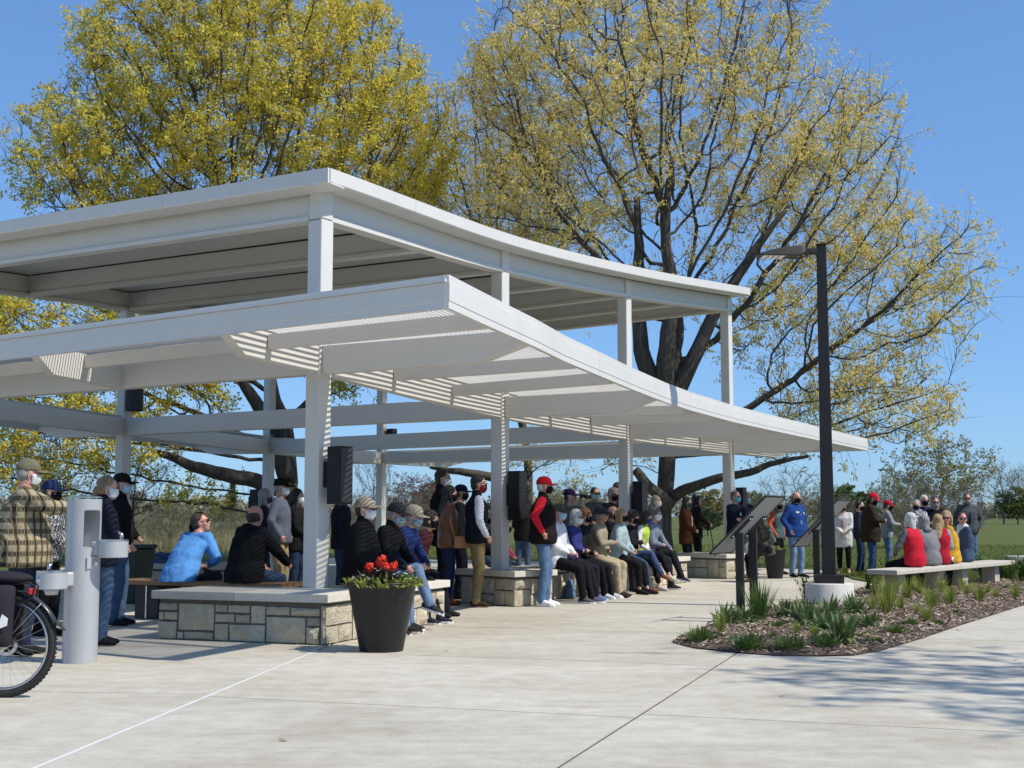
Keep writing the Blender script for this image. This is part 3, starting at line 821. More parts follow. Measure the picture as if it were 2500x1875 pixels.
# ---------------------------------------------------------------- slatted wooden bench
def wood_bench():
    a, b = W(275, 1420, 16.75), W(688, 1430, 15.75); a.z = b.z = 0
    d = (b - a).normalized(); n = V(d.y, -d.x, 0); root = empty('wooden_bench', (a + b) / 2); o = root.location.copy()
    tag(root, 'long wooden bench with dark panel legs, left of the stone wall', 'bench')
    wdt = 0.12
    for i in range(4):
        m = MB(); s = -n * (i * (wdt + 0.012) + wdt / 2); m.beam(a + s - o + V(0, 0, .425), b + s - o + V(0, 0, .425), wdt, 0.055); m.build('plank', M['wood'], root, bevel=0.004)
    for t in (0.2, 0.8):
        p = lerp(a, b, t) - n * 0.26 - o
        m = MB(); m.box(p + V(0, 0, .212), (0.36, 0.44, 0.42), math.atan2(d.y, d.x)); m.build('leg_panel', M['bronze'], root, bevel=0.005)
        m = MB(); m.box(p + n * 0.225 + V(0, 0, .212), (0.018, 0.012, 0.40), math.atan2(d.y, d.x)); m.build('leg_trim', M['steel'], root)
    return a, b, n
WBa, WBb, WBn = wood_bench()

# ---------------------------------------------------------------- loudspeakers on the columns
def speaker(label, c, zlo, zhi, w, off, rz=R(-33), face='lit'):
    root = empty('loudspeaker', c.p + V(off[0], off[1], zlo), rz); h = zhi - zlo
    tag(root, label, 'loudspeaker', 'black loudspeakers on the pavilion columns')
    m = MB(); m.prism([(-w * .5, -w * .42), (w * .32, -w * .5), (w * .5, w * .1), (w * .2, w * .5), (-w * .5, w * .45)], 0, h); m.build('cabinet', M['black_box'], root, bevel=0.008)
    m = MB(); nx, ny = (w * .18), (w * .6)
    m.plate([(w * .335, -w * .47, .02), (w * .51, w * .07, .02), (w * .51, w * .07, h - .02), (w * .335, -w * .47, h - .02)], (0.95, -0.3, 0), 0.006); m.build('grille', M['grille'], root)
    m = MB(); m.box((-w * .5 - .05, 0, h * .52), (0.11, 0.10, h * .45)); m.build('wall_bracket', M['black_box'], root)
    m = MB(); m.box((w * .42, -w * .12, h * .12), (0.012, 0.05, 0.02), R(-18)); m.build('badge', M['bronze'], root)
def spk(label, c, u0, u1, v0, v1, Y):
    p, q = W(u0, v0, Y), W(u1, v1, Y); w = (q.x - p.x) * 0.86
    speaker(label, c, q.z, p.z, w, ((p.x + q.x) / 2 - c.p.x, Y - c.p.y))
spk('large black loudspeaker on the nearest white column, above the planter', cA, 803, 866, 1090, 1231, 14.25)
spk('black loudspeaker on the second column, behind the red cap man', cB, 1242, 1291, 1150, 1270, 19.3)
spk('black loudspeaker on the third column, in front of the tree trunk', cC, 1546, 1584, 1175, 1291, 24.1)
spk('small black loudspeaker on the fourth column, behind the masked men', cD, 1797, 1825, 1190, 1240, 28.5)
spk('black loudspeaker high on the rear left column against yellow leaves', cE, 312, 352, 950, 1004, 23.9)
spk('small black loudspeaker box at the rear column behind the nearest one', cF, 668, 700, 1040, 1068, 30.0)
spk('black loudspeaker box on the rear column seen through the middle bay', cG, 945, 972, 1047, 1062, 35.2)
spk('black loudspeaker standing behind the grey haired man on the left', cF, 612, 650, 1195, 1262, 29.0)

# ---------------------------------------------------------------- drinking fountain
def crisp(o):
    e = o.modifiers.new('edges', 'EDGE_SPLIT'); e.split_angle = R(32); return o
def fountain():
    c = G(181, 1621); c.y += 0.14; root = empty('drinking_fountain', c, R(0))
    tag(root, 'silver pedestal drinking fountain with two bowls and bottle filler', 'drinking fountain')
    r = 0.150; z1, z2, top = 0.98, 1.335, 1.43
    def shell(za, zb, a0, a1, n=40):
        vs = []; fs = []
        for i in range(n + 1):
            t = lerp(a0, a1, i / n)
            for z in (za, zb): vs.append((r * math.cos(t), r * math.sin(t), z))
        for i in range(n): fs.append((2 * i, 2 * i + 2, 2 * i + 3, 2 * i + 1))
        return vs, fs
    m = MB(); m.lathe([(r, 0), (r, z1 + .02)], n=48, caps=False); m.lathe([(r, z2), (r, top)], n=48, caps=False)
    # opening for the bottle filler towards the front right
    a_lo, a_hi = R(-72), R(-8)
    vs, fs = shell(z1 + .02, z2, a_hi, a_lo + 2 * math.pi); m.add(vs, fs)
    m.build('pedestal', M['silver'], root, smooth=True, fix=False)
    m = MB(); q = [(r * math.cos(a_lo), r * math.sin(a_lo)), (r * math.cos(a_hi), r * math.sin(a_hi)), (-.02, .06), (-.05, -.03)]
    m.prism(q, z1 + .012, z1 + .03); m.prism(q, z2 - .01, z2 + .005)
    m.add([(q[1][0], q[1][1], z1), (q[2][0], q[2][1], z1), (q[2][0], q[2][1], z2), (q[1][0], q[1][1], z2), (q[3][0], q[3][1], z1), (q[3][0], q[3][1], z2), (q[0][0], q[0][1], z1), (q[0][0], q[0][1], z2)],
          [(0, 1, 2, 3), (1, 4, 5, 2), (4, 6, 7, 5)]); m.build('filler_recess', M['silver'], root)
    m = MB(); m.lathe([(r + .002, top + .010), (r + .002, top + .02), (r - .03, top + .026)], n=48); m.build('lid', M['steel'], root, smooth=False)
    def bowl(ang, z, ln):
        d = V(math.cos(ang), math.sin(ang), 0); s = V(-d.y, d.x, 0)
        m = MB(); m.beam(d * 0.10 + V(0, 0, z - .135), d * (ln - .10) + V(0, 0, z - .135), 0.14, 0.13); m.build('bowl_arm', M['silver'], root, bevel=0.02)
        m = MB(); m.lathe([(.120, z - .150), (.130, z - .145), (.131, z), (.112, z), (.09, z - .05)], c=d * ln, n=36); crisp(m.build('bowl', M['silver'], root, smooth=True))
        m = MB(); m.lathe([(.132, z - .006), (.132, z + .008), (.108, z + .008), (.108, z - .006)], c=d * ln, n=36, caps=False); m.build('bowl_rim', M['steel'], root)
        p = d * (ln + .06) + s * .04
        m = MB(); m.tube([p + V(0, 0, z), p + V(0, 0, z + .05), p + V(0, 0, z + .075) - d * .03], [.016, .016, .012], 10); m.build('bubbler', M['steel'], root, smooth=True)
        return d, s
    bowl(R(-8), 1.065, .28)
    d, s = bowl(R(-128), 0.80, .30)
    m = MB(); m.ball(d * .42 + V(0, 0, .735), (.028, .028, .028)); m.build('push_button', M['steel'], root, smooth=True)
    m = MB(); Mr = Matrix.Rotation(R(-42), 3, 'Z'); m.box(Mr @ V(r + .004, 0, .87), (.012, .10, .105), R(-42)); m.build('button_plate', M['silver'], root, bevel=.004)
    m = MB(); m.ball(Mr @ V(r + .018, .03, .87), (.024, .024, .03)); m.build('push_button', M['steel'], root, smooth=True)
    m = MB(); m.lathe([(.05, .60), (.07, .655)], c=d * .30, n=20); m.build('drain_cup', M['silver'], root, smooth=True)
fountain()

# ---------------------------------------------------------------- planters
def leaf_clump(n, rad, h, ln, wd, rnd, droop=0.4, base=V(0, 0, 0), spread=1.0, segs=2):
    """arching leaves from a centre; returns quads as a vertex list"""
    out = []
    for i in range(n):
        a = rnd.uniform(0, 2 * math.pi); t = rnd.uniform(0.15, 1.0) * spread; L_ = ln * rnd.uniform(0.6, 1.1)
        d = V(math.cos(a), math.sin(a), 0); s = V(-d.y, d.x, 0)
        p = base + d * rad * rnd.random(); up = V(0, 0, 1)
        prev = p; w0 = wd * rnd.uniform(0.6, 1.1); vel = (d * t + up * (1.3 - t * 0.6)).normalized()
        pw = w0 * 0.35
        for k in range(segs + 1):
            nxt = prev + vel * (L_ / (segs + 1)); vel = (vel + V(0, 0, -droop * (0.5 + t))).normalized()
            f = (k + 1) / (segs + 1); nw = w0 * (1.0 if f < 0.6 else (1 - f) * 2.2 + 0.05)
            tw = s + up * rnd.uniform(-.2, .2)
            out += [prev - tw * pw, prev + tw * pw, nxt + tw * nw, nxt - tw * nw]
            prev = nxt; pw = nw
    return out
def planter(label, loc, rb, rt, h, seed, flowers=True):
    rnd = random.Random(seed); root = empty('planter', loc); tag(root, label, 'planter')
    m = MB(); m.lathe([(rb, 0.0), (rb + .004, .01), (lerp(rb, rt, .5), h * .5), (rt - .012, h - .05), (rt - .004, h - .03), (rt, h - .008), (rt - .006, h), (rt - .03, h), (rt - .045, h - .06)], n=56, caps=False); m.build('pot', M['planter'], root, smooth=True)
    m = MB(); m.lathe([(0.001, h - .05), (rt - .035, h - .055)], n=32); m.build('soil', M['soil'], root)
    return root, rnd
pc = G(926, 1594); pc.y += 0.20
pl1, rnd = planter('large black planter with red geraniums and white flowers beside the stone wall', pc, .205, .335, .655, 3)
hh = .61
def leafobj(name, quads, mat, parent, loc=(0, 0, 0)):
    me = quads_mesh(name, [tuple(q) for q in quads], 4, M[mat]); o = bpy.data.objects.new(name, me); o.location = loc; link(o, parent); return o
qs = []
for i in range(46):
    a = rnd.uniform(0, 6.28); rr = rnd.uniform(.12, .35); qs += leaf_clump(18, .05, .1, .12, .017, rnd, .45, V(math.cos(a) * rr, math.sin(a) * rr, hh), 1.3, 1)
o = leafobj('trailing_leaves', qs, 'plant_lime', pl1); o['kind'] = 'stuff'
qs = []
for i in range(14):
    a = rnd.uniform(0, 6.28); rr = rnd.uniform(0, .17); qs += leaf_clump(14, .05, .1, .17, .03, rnd, .35, V(math.cos(a) * rr, math.sin(a) * rr, hh + .02), .9, 2)
o = leafobj('dark_leaves', qs, 'plant_purple', pl1); o['kind'] = 'stuff'
qs = []
for i in range(10):
    a = rnd.uniform(0, 6.28); rr = rnd.uniform(.08, .3); qs += leaf_clump(9, .04, .1, .14, .02, rnd, .4, V(math.cos(a) * rr, math.sin(a) * rr, hh + .01), .9, 1)
o = leafobj('green_leaves', qs, 'plant_green', pl1); o['kind'] = 'stuff'
for (x, y, z, r) in ((.0, -.04, .85, .048), (-.11, -.10, .79, .042), (.11, -.02, .80, .042), (-.03, .08, .82, .036), (.05, -.10, .80, .03)):
    qs = []
    for i in range(90):
        d = V(rnd.gauss(0, 1), rnd.gauss(0, 1), rnd.gauss(.3, 1)).normalized(); c = V(x, y, z) + d * r * .8; c = V(x, y, z) + d * r * rnd.uniform(.35, 1.15); a = d.orthogonal().normalized() * rnd.uniform(.010, .02); b = d.cross(a).normalized() * rnd.uniform(.010, .02)
        c2 = c + d * .008; qs += [c - a, c - b, c2 + a, c2 + b]
    leafobj('red_bloom', qs, 'petal_red', pl1)
    m = MB(); m.tube([(x * .6, y * .6, hh), (x, y, z)], .004, 5); m.build('flower_stem', M['plant_green'], pl1)
for i in range(24):
    a = rnd.uniform(0, 6.28); rr = rnd.uniform(.18, .36); c = V(math.cos(a) * rr, math.sin(a) * rr, hh + rnd.uniform(.06, .16)); qs = []
    for k in range(5):
        t = 6.28 * k / 5; d = V(math.cos(t), math.sin(t), rnd.uniform(.1, .5)) * .017; s = V(-math.sin(t), math.cos(t), 0) * .008
        qs += [c, c + d - s, c + d * 1.3, c + d + s]
    leafobj('white_flower', qs, 'petal_white', pl1)
p2 = G(1896, 1413); p2.y += .15
pl2, rnd = planter('dark planter with low greenery beside the man in the blue jacket', p2, .15, .235, .60, 4)
qs = []
for i in range(16):
    a = rnd.uniform(0, 6.28); rr = rnd.uniform(0, .21); qs += leaf_clump(12, .04, .1, .12, .022, rnd, .5, V(math.cos(a) * rr, math.sin(a) * rr, .56), 1.2, 1)
o = leafobj('green_leaves', qs, 'plant_lime', pl2); o['kind'] = 'stuff'
qs = []
for i in range(30):
    c = V(-.12 + rnd.gauss(0, .02), -.05 + rnd.gauss(0, .02), .70 + rnd.gauss(0, .03)); a = V(rnd.gauss(0, 1), rnd.gauss(0, 1), rnd.gauss(0, 1)).normalized() * .016; b = a.orthogonal().normalized() * .016
    qs += [c - a, c - b, c + a, c + b]
leafobj('red_bloom', qs, 'petal_red', pl2)

# ---------------------------------------------------------------- reading panels on two posts
def info_panel(label, base_u, base_v, s, du=0.0):
    b = G(base_u, base_v); root = empty('information_panel', b); tag(root, label, 'sign panel', 'sloped information panels by the flower bed')
    w = V(.5, .87, 0).normalized(); sl = V(1, 0, 1).normalized(); nrm = w.cross(sl).normalized()
    c = V(.10, .18, 1.17)
    P = [c - w * .36 - sl * .49, c + w * .36 - sl * .49, c + w * .36 + sl * .49, c - w * .36 + sl * .49]
    m = MB(); m.plate(P, -nrm, .014); m.build('panel_board', M['panel'], root, bevel=.003)
    m = MB()
    for p, q in zip(P, P[1:] + P[:1]): m.beam(p + nrm * .003, q + nrm * .003, .016, .022, up=-nrm)
    m.build('panel_frame', M['bronze'], root)
    for t in (-.24, .24):
        q = c + w * t; top = q + V(-.03, 0, -.09)
        m = MB(); m.box((q.x - .03, q.y, (top.z - .04) / 2), (.095, .095, top.z + .04), R(-18)); m.build('post', M['bronze'], root, bevel=.005)
        m = MB(); m.plate([q + sl * x + w * y + nrm * .016 for x, y in ((-.20, -.045), (-.20, .045), (.17, .045), (.17, -.045))], nrm, .012); m.build('mounting_plate', M['bronze'], root)
        for x, y in ((.13, -.03), (.13, .03), (-.17, -.03), (-.17, .03)):
            m = MB(); m.ball(q + sl * x + w * y + nrm * .03, .012, nu=8, nv=6); m.build('bolt', M['steel'], root, smooth=True)
M['panel'] = paint('panel_back', (0.58, 0.555, 0.50), 0.45, 0.05)
info_panel('grey backed information panel on two black posts in the near flower bed', 1818, 1519, 200)
info_panel('second information panel, half hidden behind the lamp post', 2003, 1470, 160)

# ---------------------------------------------------------------- lamp post
def lamp_post():
    c = G(2040, 1488); c.y += .33; root = empty('lamp_post', c); tag(root, 'tall dark bronze lamp post on a round concrete base', 'street lamp')
    m = MB(); m.lathe([(.335, -.02), (.338, .10), (.335, .105), (.335, .33), (.325, .345), (.02, .35)], n=48); m.build('concrete_base', M['cast'], root, smooth=True, bevel=0)
    m = MB(); m.box((0, 0, .405), (.40, .40, .12), R(-12)); m.build('base_cover', M['bronze'], root, bevel=.008)
    top = W(2014, 600, c.y).z; vs = []
    for z, h in ((.46, .095), (top, .068)):
        for x, y in ((-1, -1), (1, -1), (1, 1), (-1, 1)): vs.append(Matrix.Rotation(R(-12), 3, 'Z') @ V(x * h, y * h, z))
    m = MB(); m.add(vs, [(3, 2, 1, 0), (4, 5, 6, 7), (0, 1, 5, 4), (1, 2, 6, 5), (2, 3, 7, 6), (3, 0, 4, 7)]); m.build('pole', M['bronze'], root, bevel=.01)
    m = MB(); m.box((0, 0, top + .012), (.142, .142, .022), R(-12)); m.build('pole_cap', M['bronze'], root, bevel=.004)
    d = V(-1, -.06, 0).normalized(); s = V(-d.y, d.x, 0); z = top - .085
    m = MB(); m.beam(d * .06 + V(0, 0, z - .04), d * .30 + V(0, 0, z - .045), .10, .085); m.build('arm', M['bronze'], root, bevel=.012)
    m = MB(); prof = [(.27, -.03, .055, .15), (.33, -.075, .065, .165), (.60, -.085, .035, .17), (.90, -.085, -.045, .155), (.915, -.085, -.06, .145)]
    vs = []; fs = []
    for x, zb, zt, hw in prof:
        for y, zz in ((-hw, zb), (hw, zb), (hw * .8, zt), (-hw * .8, zt)): vs.append(d * x + s * y + V(0, 0, z + zz))
    for i in range(len(prof) - 1):
        for j in range(4): fs.append((i * 4 + j, i * 4 + (j + 1) % 4, i * 4 + 4 + (j + 1) % 4, i * 4 + 4 + j))
    fs += [(3, 2, 1, 0), tuple((len(prof) - 1) * 4 + j for j in range(4))]
    m.add(vs, fs); m.build('lamp_head', M['bronze'], root, bevel=.008)
    m = MB(); m.plate([d * x + s * y + V(0, 0, z - .0865) for x, y in ((.56, -.125), (.56, .125), (.87, .12), (.87, -.12))], V(0, 0, -1), .006); m.build('lens', M['led'], root)
    m = MB()
    for k in range(1, 4): m.beam(d * lerp(.56, .87, k / 4) - s * .12 + V(0, 0, z - .098), d * lerp(.56, .87, k / 4) + s * .12 + V(0, 0, z - .098), .008, .008)
    m.build('lens_ribs', M['bronze'], root)
lamp_post()

# ---------------------------------------------------------------- limestone slab benches on the right
def slab_bench(label, a, b, wd, z=.45, th=.08):
    d = (b - a); d.z = 0; Lb = d.length; d.normalize(); n = V(d.y, -d.x, 0); root = empty('slab_bench', ((a + b) / 2).to_2d().to_3d(), math.atan2(d.y, d.x))
    tag(root, label, 'stone bench', 'limestone slab benches by the lawn')
    k = max(1, round(Lb / 2.6)); rnd = random.Random(int(Lb * 100))
    for i in range(k):
        x0 = -Lb / 2 + Lb * i / k + .004; x1 = -Lb / 2 + Lb * (i + 1) / k - .004
        m = MB(); m.box(((x0 + x1) / 2, wd / 2, z - th / 2), (x1 - x0, wd, th)); m.build('seat_slab', M['slab'], root, bevel=.012)
        for t in (.2, .8):
            m = MB(); m.box((lerp(x0, x1, t), wd * .55, (z - th) / 2 - .002), (.26, wd * .5, z - th - .002)); m.build('support_block', M['slab'], root, bevel=.01)
    return d
sb_a, sb_b = G(2190, 1392, .45), G(2478, 1368, .45)
slab_bench('long low limestone bench with people sitting beside the lawn', sb_a, sb_b, .50)
sb2 = G(2462, 1358, .50)
slab_bench('second limestone bench, cut off by the right edge', sb2, sb2 + V(2.2, -.5, 0), .55, .50, .11)

# ---------------------------------------------------------------- bin and folded cover at the left
M['green_bin'] = paint('dark_green_plastic', (0.012, 0.035, 0.025), .5, .2)
b0 = W(322, 1340, 19.6); root = empty('litter_bin', (b0.x, 19.6, 0), R(-20)); tag(root, 'dark green bin standing behind the wooden bench', 'bin')
m = MB(); vs = []
for z, h in ((0, .19), (.80, .25)):
    for x, y in ((-1, -1), (1, -1), (1, 1), (-1, 1)): vs.append((x * h, y * h, z))
m.add(vs, [(3, 2, 1, 0), (4, 5, 6, 7), (0, 1, 5, 4), (1, 2, 6, 5), (2, 3, 7, 6), (3, 0, 4, 7)]); m.build('bin_body', M['green_bin'], root, bevel=.02)
m = MB(); m.prism([(-.27, -.27), (.27, -.27), (.27, .27), (-.27, .27)], .803, .86); m.build('bin_lid', M['green_bin'], root, bevel=.02)
M['tarp'] = cloth((.05, .10, .22))
for (u, v, w, lab) in ((385, 1372, .5, 'folded dark blue cover lying on the rear stone wall'), (420, 1360, .4, 'second folded blue cover behind the man in the blue shirt')):
    p = W(u, v, 21.8); m = MB(); rnd = random.Random(int(u)); n = 12; vs = []; fs = []
    for j in range(5):
        for i in range(n + 1):
            x = lerp(-w, w, i / n); y = lerp(-.2, .2, j / 4); vs.append((x, y, .04 + .035 * noise.noise(V(x * 6, y * 6, u)) + (0 if j in (0, 4) or i in (0, n) else .03)))
    for j in range(4):
        for i in range(n): a = j * (n + 1) + i; fs.append((a, a + 1, a + n + 2, a + n + 1))
    bot = len(vs); vs += [(x, y, 0.002) for x, y, z in vs]
    ring = list(range(n + 1)) + [j * (n + 1) + n for j in range(1, 5)] + [4 * (n + 1) + i for i in range(n - 1, -1, -1)] + [j * (n + 1) for j in range(3, 0, -1)]
    for i in range(len(ring)): a, b = ring[i], ring[(i + 1) % len(ring)]; fs.append((a, b, b + bot, a + bot))
    m.add(vs, fs); o = m.build('folded_cover', M['tarp'], None, smooth=True, loc=(p.x, 21.95 + (.25 if u > 400 else 0), .505 + (.09 if u > 400 else 0))); tag(o, lab, 'cover')

# ---------------------------------------------------------------- bicycle
def bicycle():
    ctr = G(6, 1703); wr = .368; root = empty('bicycle', ctr, 0); tag(root, 'black touring bicycle with rear pannier bags and mudguard', 'bicycle')
    ax = V(0, 0, wr)
    def wheel(x, nm):
        w = empty(nm, (x, 0, wr), 0, root)
        Mx = Matrix.Rotation(R(90), 3, 'X')
        m = MB(); m.lathe([(wr - .05 + .05 * math.cos(t), .026 * math.sin(t)) if False else (wr - .027 + .027 * math.cos(t), .026 * math.sin(t)) for t in [2 * math.pi * k / 10 for k in range(11)]], n=64, M=Mx, caps=False); m.build('tyre', M['rubber'], w, smooth=True)
        m = MB()
        for k in range(72):
            t = 2 * math.pi * k / 72
            for sgn in (-1, 1):
                m.box((wr * math.cos(t + sgn * .02), sgn * .012, wr * math.sin(t + sgn * .02)), (.008, .014, .016), M=Matrix.Rotation(-t, 3, 'Y'))
        o = m.build('tread_knobs', M['rubber'], w); o['kind'] = 'stuff'
        m = MB(); m.lathe([(wr - .052, -.012), (wr - .052, .012), (wr - .070, .010), (wr - .070, -.010), (wr - .052, -.012)], n=64, M=Mx, caps=False); m.build('rim', M['steel'], w, smooth=True)
        m = MB(); m.lathe([(wr - .0525, -.0145), (wr - .0445, -.022), (wr - .0435, -.0225), (wr - .0515, -.015)], n=64, M=Mx, caps=False); m.build('reflective_band', M['led'], w)
        m = MB(); m.tube([(0, -.06, 0), (0, .06, 0)], .022, 12); m.tube([(0, -.032, 0), (0, -.028, 0)], .034, 14); m.build('hub', M['steel'], w, smooth=True)
        m = MB(); m.lathe([(.08, -.034), (.055, -.034), (.055, -.031), (.08, -.031), (.08, -.034)], n=40, M=Mx, caps=False); m.build('brake_disc', M['steel'], w)
        for k in range(32):
            t = 2 * math.pi * k / 32; t2 = t + (.5 if k % 2 else -.5); y = .03 if k % 4 < 2 else -.03
            m = MB(); m.tube([(.03 * math.cos(t2), y, .03 * math.sin(t2)), ((wr - .068) * math.cos(t), 0, (wr - .068) * math.sin(t))], .0011, 4); m.build('spoke', M['steel'], w)
        return w
    wheel(0, 'rear_wheel'); wheel(-1.08, 'front_wheel')
    def tb(name, pts, r, mat='black_box', n=10): m = MB(); m.tube(pts, r, n); return m.build(name, M[mat], root, smooth=True)
    bb = V(-.44, 0, .29); st = V(-.60 + .0, 0, .86) + V(.05, 0, 0); seat = V(-.53 + .24, 0, .94)
    sb = V(-.28, 0, .84); hb = V(-.86, 0, .82); hl = V(-.90, 0, .66)
    for s in (-1, 1):
        tb('chain_stay', [ax + V(0, s * .065, 0), bb + V(0, s * .03, 0)], .010); tb('seat_stay', [ax + V(0, s * .065, 0), sb + V(0, s * .02, -.06)], .008)
        tb('fork_blade', [V(-1.08, s * .055, wr), V(-.96, s * .045, .62)], .011)
    tb('seat_tube', [bb, sb + V(.05, 0, .08)], .016); tb('top_tube', [sb - V(0, 0, .05), hb - V(0, 0, .04)], .016); tb('down_tube', [bb, hl], .019); tb('head_tube', [hl, hb], .021)
    tb('handlebar_stem', [hb, V(-.88, 0, .95), V(-.96, 0, .97)], .014); tb('handlebar', [V(-.86, -.32, .98), V(-.95, -.15, .97), V(-.95, .15, .97), V(-.86, .32, .98)], .012)
    m = MB(); m.ball((-.22, 0, .955), (.14, .075, .035)); m.build('saddle', M['rubber'], root, smooth=True)
    m = MB(); m.lathe([(.085, -.045), (.095, -.05), (.085, -.055)], c=bb, n=24, M=Matrix.Rotation(R(90), 3, 'X')); m.build('chainring', M['steel'], root)
    tb('crank', [bb + V(0, -.07, 0), bb + V(-.05, -.08, -.16)], .010)
    m = MB(); m.box(bb + V(-.05, -.13, -.16), (.09, .09, .02)); m.build('pedal', M['rubber'], root)
    # mudguard arc with a flared translucent flap
    def guard(x0, a0, a1):
        m = MB(); pts = []
        vs = []; fs = []; n = 26
        for i in range(n + 1):
            t = R(lerp(a0, a1, i / n)); rr = wr + .030
            for y, dr in ((-.032, -.014), (-.018, 0), (.018, 0), (.032, -.014)): vs.append((x0 + (rr + dr) * math.cos(t), y, wr + (rr + dr) * math.sin(t)))
        for i in range(n):
            for j in range(3): fs.append((i * 4 + j, i * 4 + j + 1, i * 4 + 5 + j, i * 4 + 4 + j))
        m.add(vs, fs); o = m.build('mudguard', M['guard'], root, smooth=True); md = o.modifiers.new('s', 'SOLIDIFY'); md.thickness = .003
    guard(0, 22, 165); guard(-1.08, 40, 175)
    m = MB(); e = R(22); p = V((wr + .03) * math.cos(e), 0, wr + (wr + .03) * math.sin(e)); m.plate([p + V(-.01, -.034, .02), p + V(.055, -.03, -.05), p + V(.055, .03, -.05), p + V(-.01, .034, .02)], V(.6, 0, .8), .004); m.build('mud_flap', M['guard'], root)
    tb('mudguard_stay', [ax + V(0, -.07, 0), V((wr + .03) * math.cos(R(48)), -.035, wr + (wr + .03) * math.sin(R(48)))], .0025, 'steel', 6)
    # rack and tail light
    for s in (-1, 1):
        tb('rack_rail', [V(-.25, s * .06, .79), V(.10, s * .06, .80), V(.18, s * .05, .81), V(.215, s * .03, .78), V(.20, s * .045, .70), V(.12, s * .06, .66), V(-.12, s * .07, .66)], .0065)
        tb('rack_leg', [V(.0, s * .065, wr + .02), V(.06, s * .06, .79)], .006)
    for x in (-.12, .0, .1): tb('rack_bar', [V(x, -.06, .80), V(x, .06, .80)], .005)
    m = MB(); m.box((.185, 0, .745), (.03, .11, .045)); m.build('tail_light', M['red_lens'], root, bevel=.008)
    for s in (-1, 1):
        m = MB(); vs = []; fs = []; nx, nz = 6, 7; rnd = random.Random(5 + s)
        M['pann'] = cloth((.028, .026, .032))
        for side, yy in ((0, .075), (1, .215)):
            for j in range(nz + 1):
                for i in range(nx + 1):
                    f = j / nz; x = lerp(-.27, .125, i / nx) * (0.82 + .18 * f) - .01; z = lerp(.36, .80, f)
                    y = yy + (rnd.uniform(-.012, .012) if side else 0) - (.03 if side and (i in (0, nx) or j in (0, nz)) else 0)
                    vs.append((x, s * y, z))
        k = (nx + 1) * (nz + 1)
        for side in (0, 1):
            for j in range(nz):
                for i in range(nx): a = side * k + j * (nx + 1) + i; fs.append((a, a + 1, a + nx + 2, a + nx + 1))
        ring = list(range(nx + 1)) + [j * (nx + 1) + nx for j in range(1, nz + 1)] + [nz * (nx + 1) + i for i in range(nx - 1, -1, -1)] + [j * (nx + 1) for j in range(nz - 1, 0, -1)]
        for i in range(len(ring)): a, b = ring[i], ring[(i + 1) % len(ring)]; fs.append((a, b, b + k, a + k))
        m.add(vs, fs); o = m.build('pannier_bag', M['pann'], root, smooth=True); sm = o.modifiers.new('s', 'SUBSURF'); sm.levels = 1; sm.render_levels = 1
        if s < 0:
            m = MB(); m.plate([(.045, -.222, .50), (.095, -.218, .52), (.10, -.217, .57), (.06, -.221, .60), (.043, -.222, .55)], (0, -1, 0), .004); m.build('reflector_patch', M['led'], o)
            m = MB(); m.box((-.07, -.225, .50), (.17, .03, .20)); q = m.build('outer_pocket', M['pann'], o, bevel=.02)
            m = MB(); m.box((-.02, -.222, .70), (.025, .012, .22)); m.build('strap', M['rubber'], o)
    m = MB(); m.ball((-.05, 0, .84), (.24, .13, .05)); o = m.build('rack_bag', M['pann'], root, smooth=True)
    pts = [V(-.12 + .12 * math.cos(t), -.225, .72 + .05 * math.sin(t)) for t in [k * .5 for k in range(8)]]; tb('bungee_cord', pts, .005, 'rubber', 6)
M['red_lens'] = paint('red_lens', (.45, .02, .03), .25)
M['guard'] = paint('smoky_plastic', (.035, .037, .04), .22, .1)
bicycle()
# ================================================================ MULCH BED, LAWN, PLANTS
bed_px = [(1640, 1568), (1668, 1577), (1700, 1584), (1800, 1595), (1900, 1602), (2000, 1603.5), (2085, 1601), (2150, 1590), (2250, 1560), (2350, 1526), (2500, 1478), (2640, 1440), (2720, 1415), (2600, 1412), (2480, 1416), (2350, 1420), (2230, 1425), (2130, 1430), (2085, 1443), (2040, 1452), (1990, 1460), (1915, 1475), (1840, 1492), (1750, 1522), (1690, 1543), (1655, 1556)]
bed = [G(u, v) for u, v in bed_px]
def inside(x, y, poly):
    c = False; n = len(poly); j = n - 1
    for i in range(n):
        if (poly[i].y > y) != (poly[j].y > y) and x < (poly[j].x - poly[i].x) * (y - poly[i].y) / (poly[j].y - poly[i].y) + poly[i].x: c = not c
        j = i
    return c
def edge_dist(x, y, poly):
    best = 9.0
    for i in range(len(poly)):
        a, b = poly[i], poly[(i + 1) % len(poly)]; dx, dy = b.x - a.x, b.y - a.y
        t = max(0, min(1, ((x - a.x) * dx + (y - a.y) * dy) / (dx * dx + dy * dy + 1e-12)))
        best = min(best, math.hypot(x - a.x - dx * t, y - a.y - dy * t))
    return best
def bed_z(x, y): return 0.012 + 0.055 * min(1.0, edge_dist(x, y, bed) / 0.5) + .012 * noise.noise(V(x * 2.2, y * 2.2, 0))
bm = bmesh.new()
vsb = [bm.verts.new((p.x, p.y, 0.012)) for p in bed]
fb = bm.faces.new(vsb); bmesh.ops.triangulate(bm, faces=[fb])
for _ in range(4): bmesh.ops.subdivide_edges(bm, edges=[e for e in bm.edges if e.calc_length() > .4], cuts=1, use_grid_fill=False); bmesh.ops.triangulate(bm, faces=bm.faces[:])
for v in bm.verts: v.co.z = bed_z(v.co.x, v.co.y)
me = bpy.data.meshes.new('flower_bed'); bm.to_mesh(me); bm.free(); me.materials.append(M['mulch'])
me.polygons.foreach_set('use_smooth', [True] * len(me.polygons))
o = bpy.data.objects.new('flower_bed', me); link(o); tag(o, kind='structure')
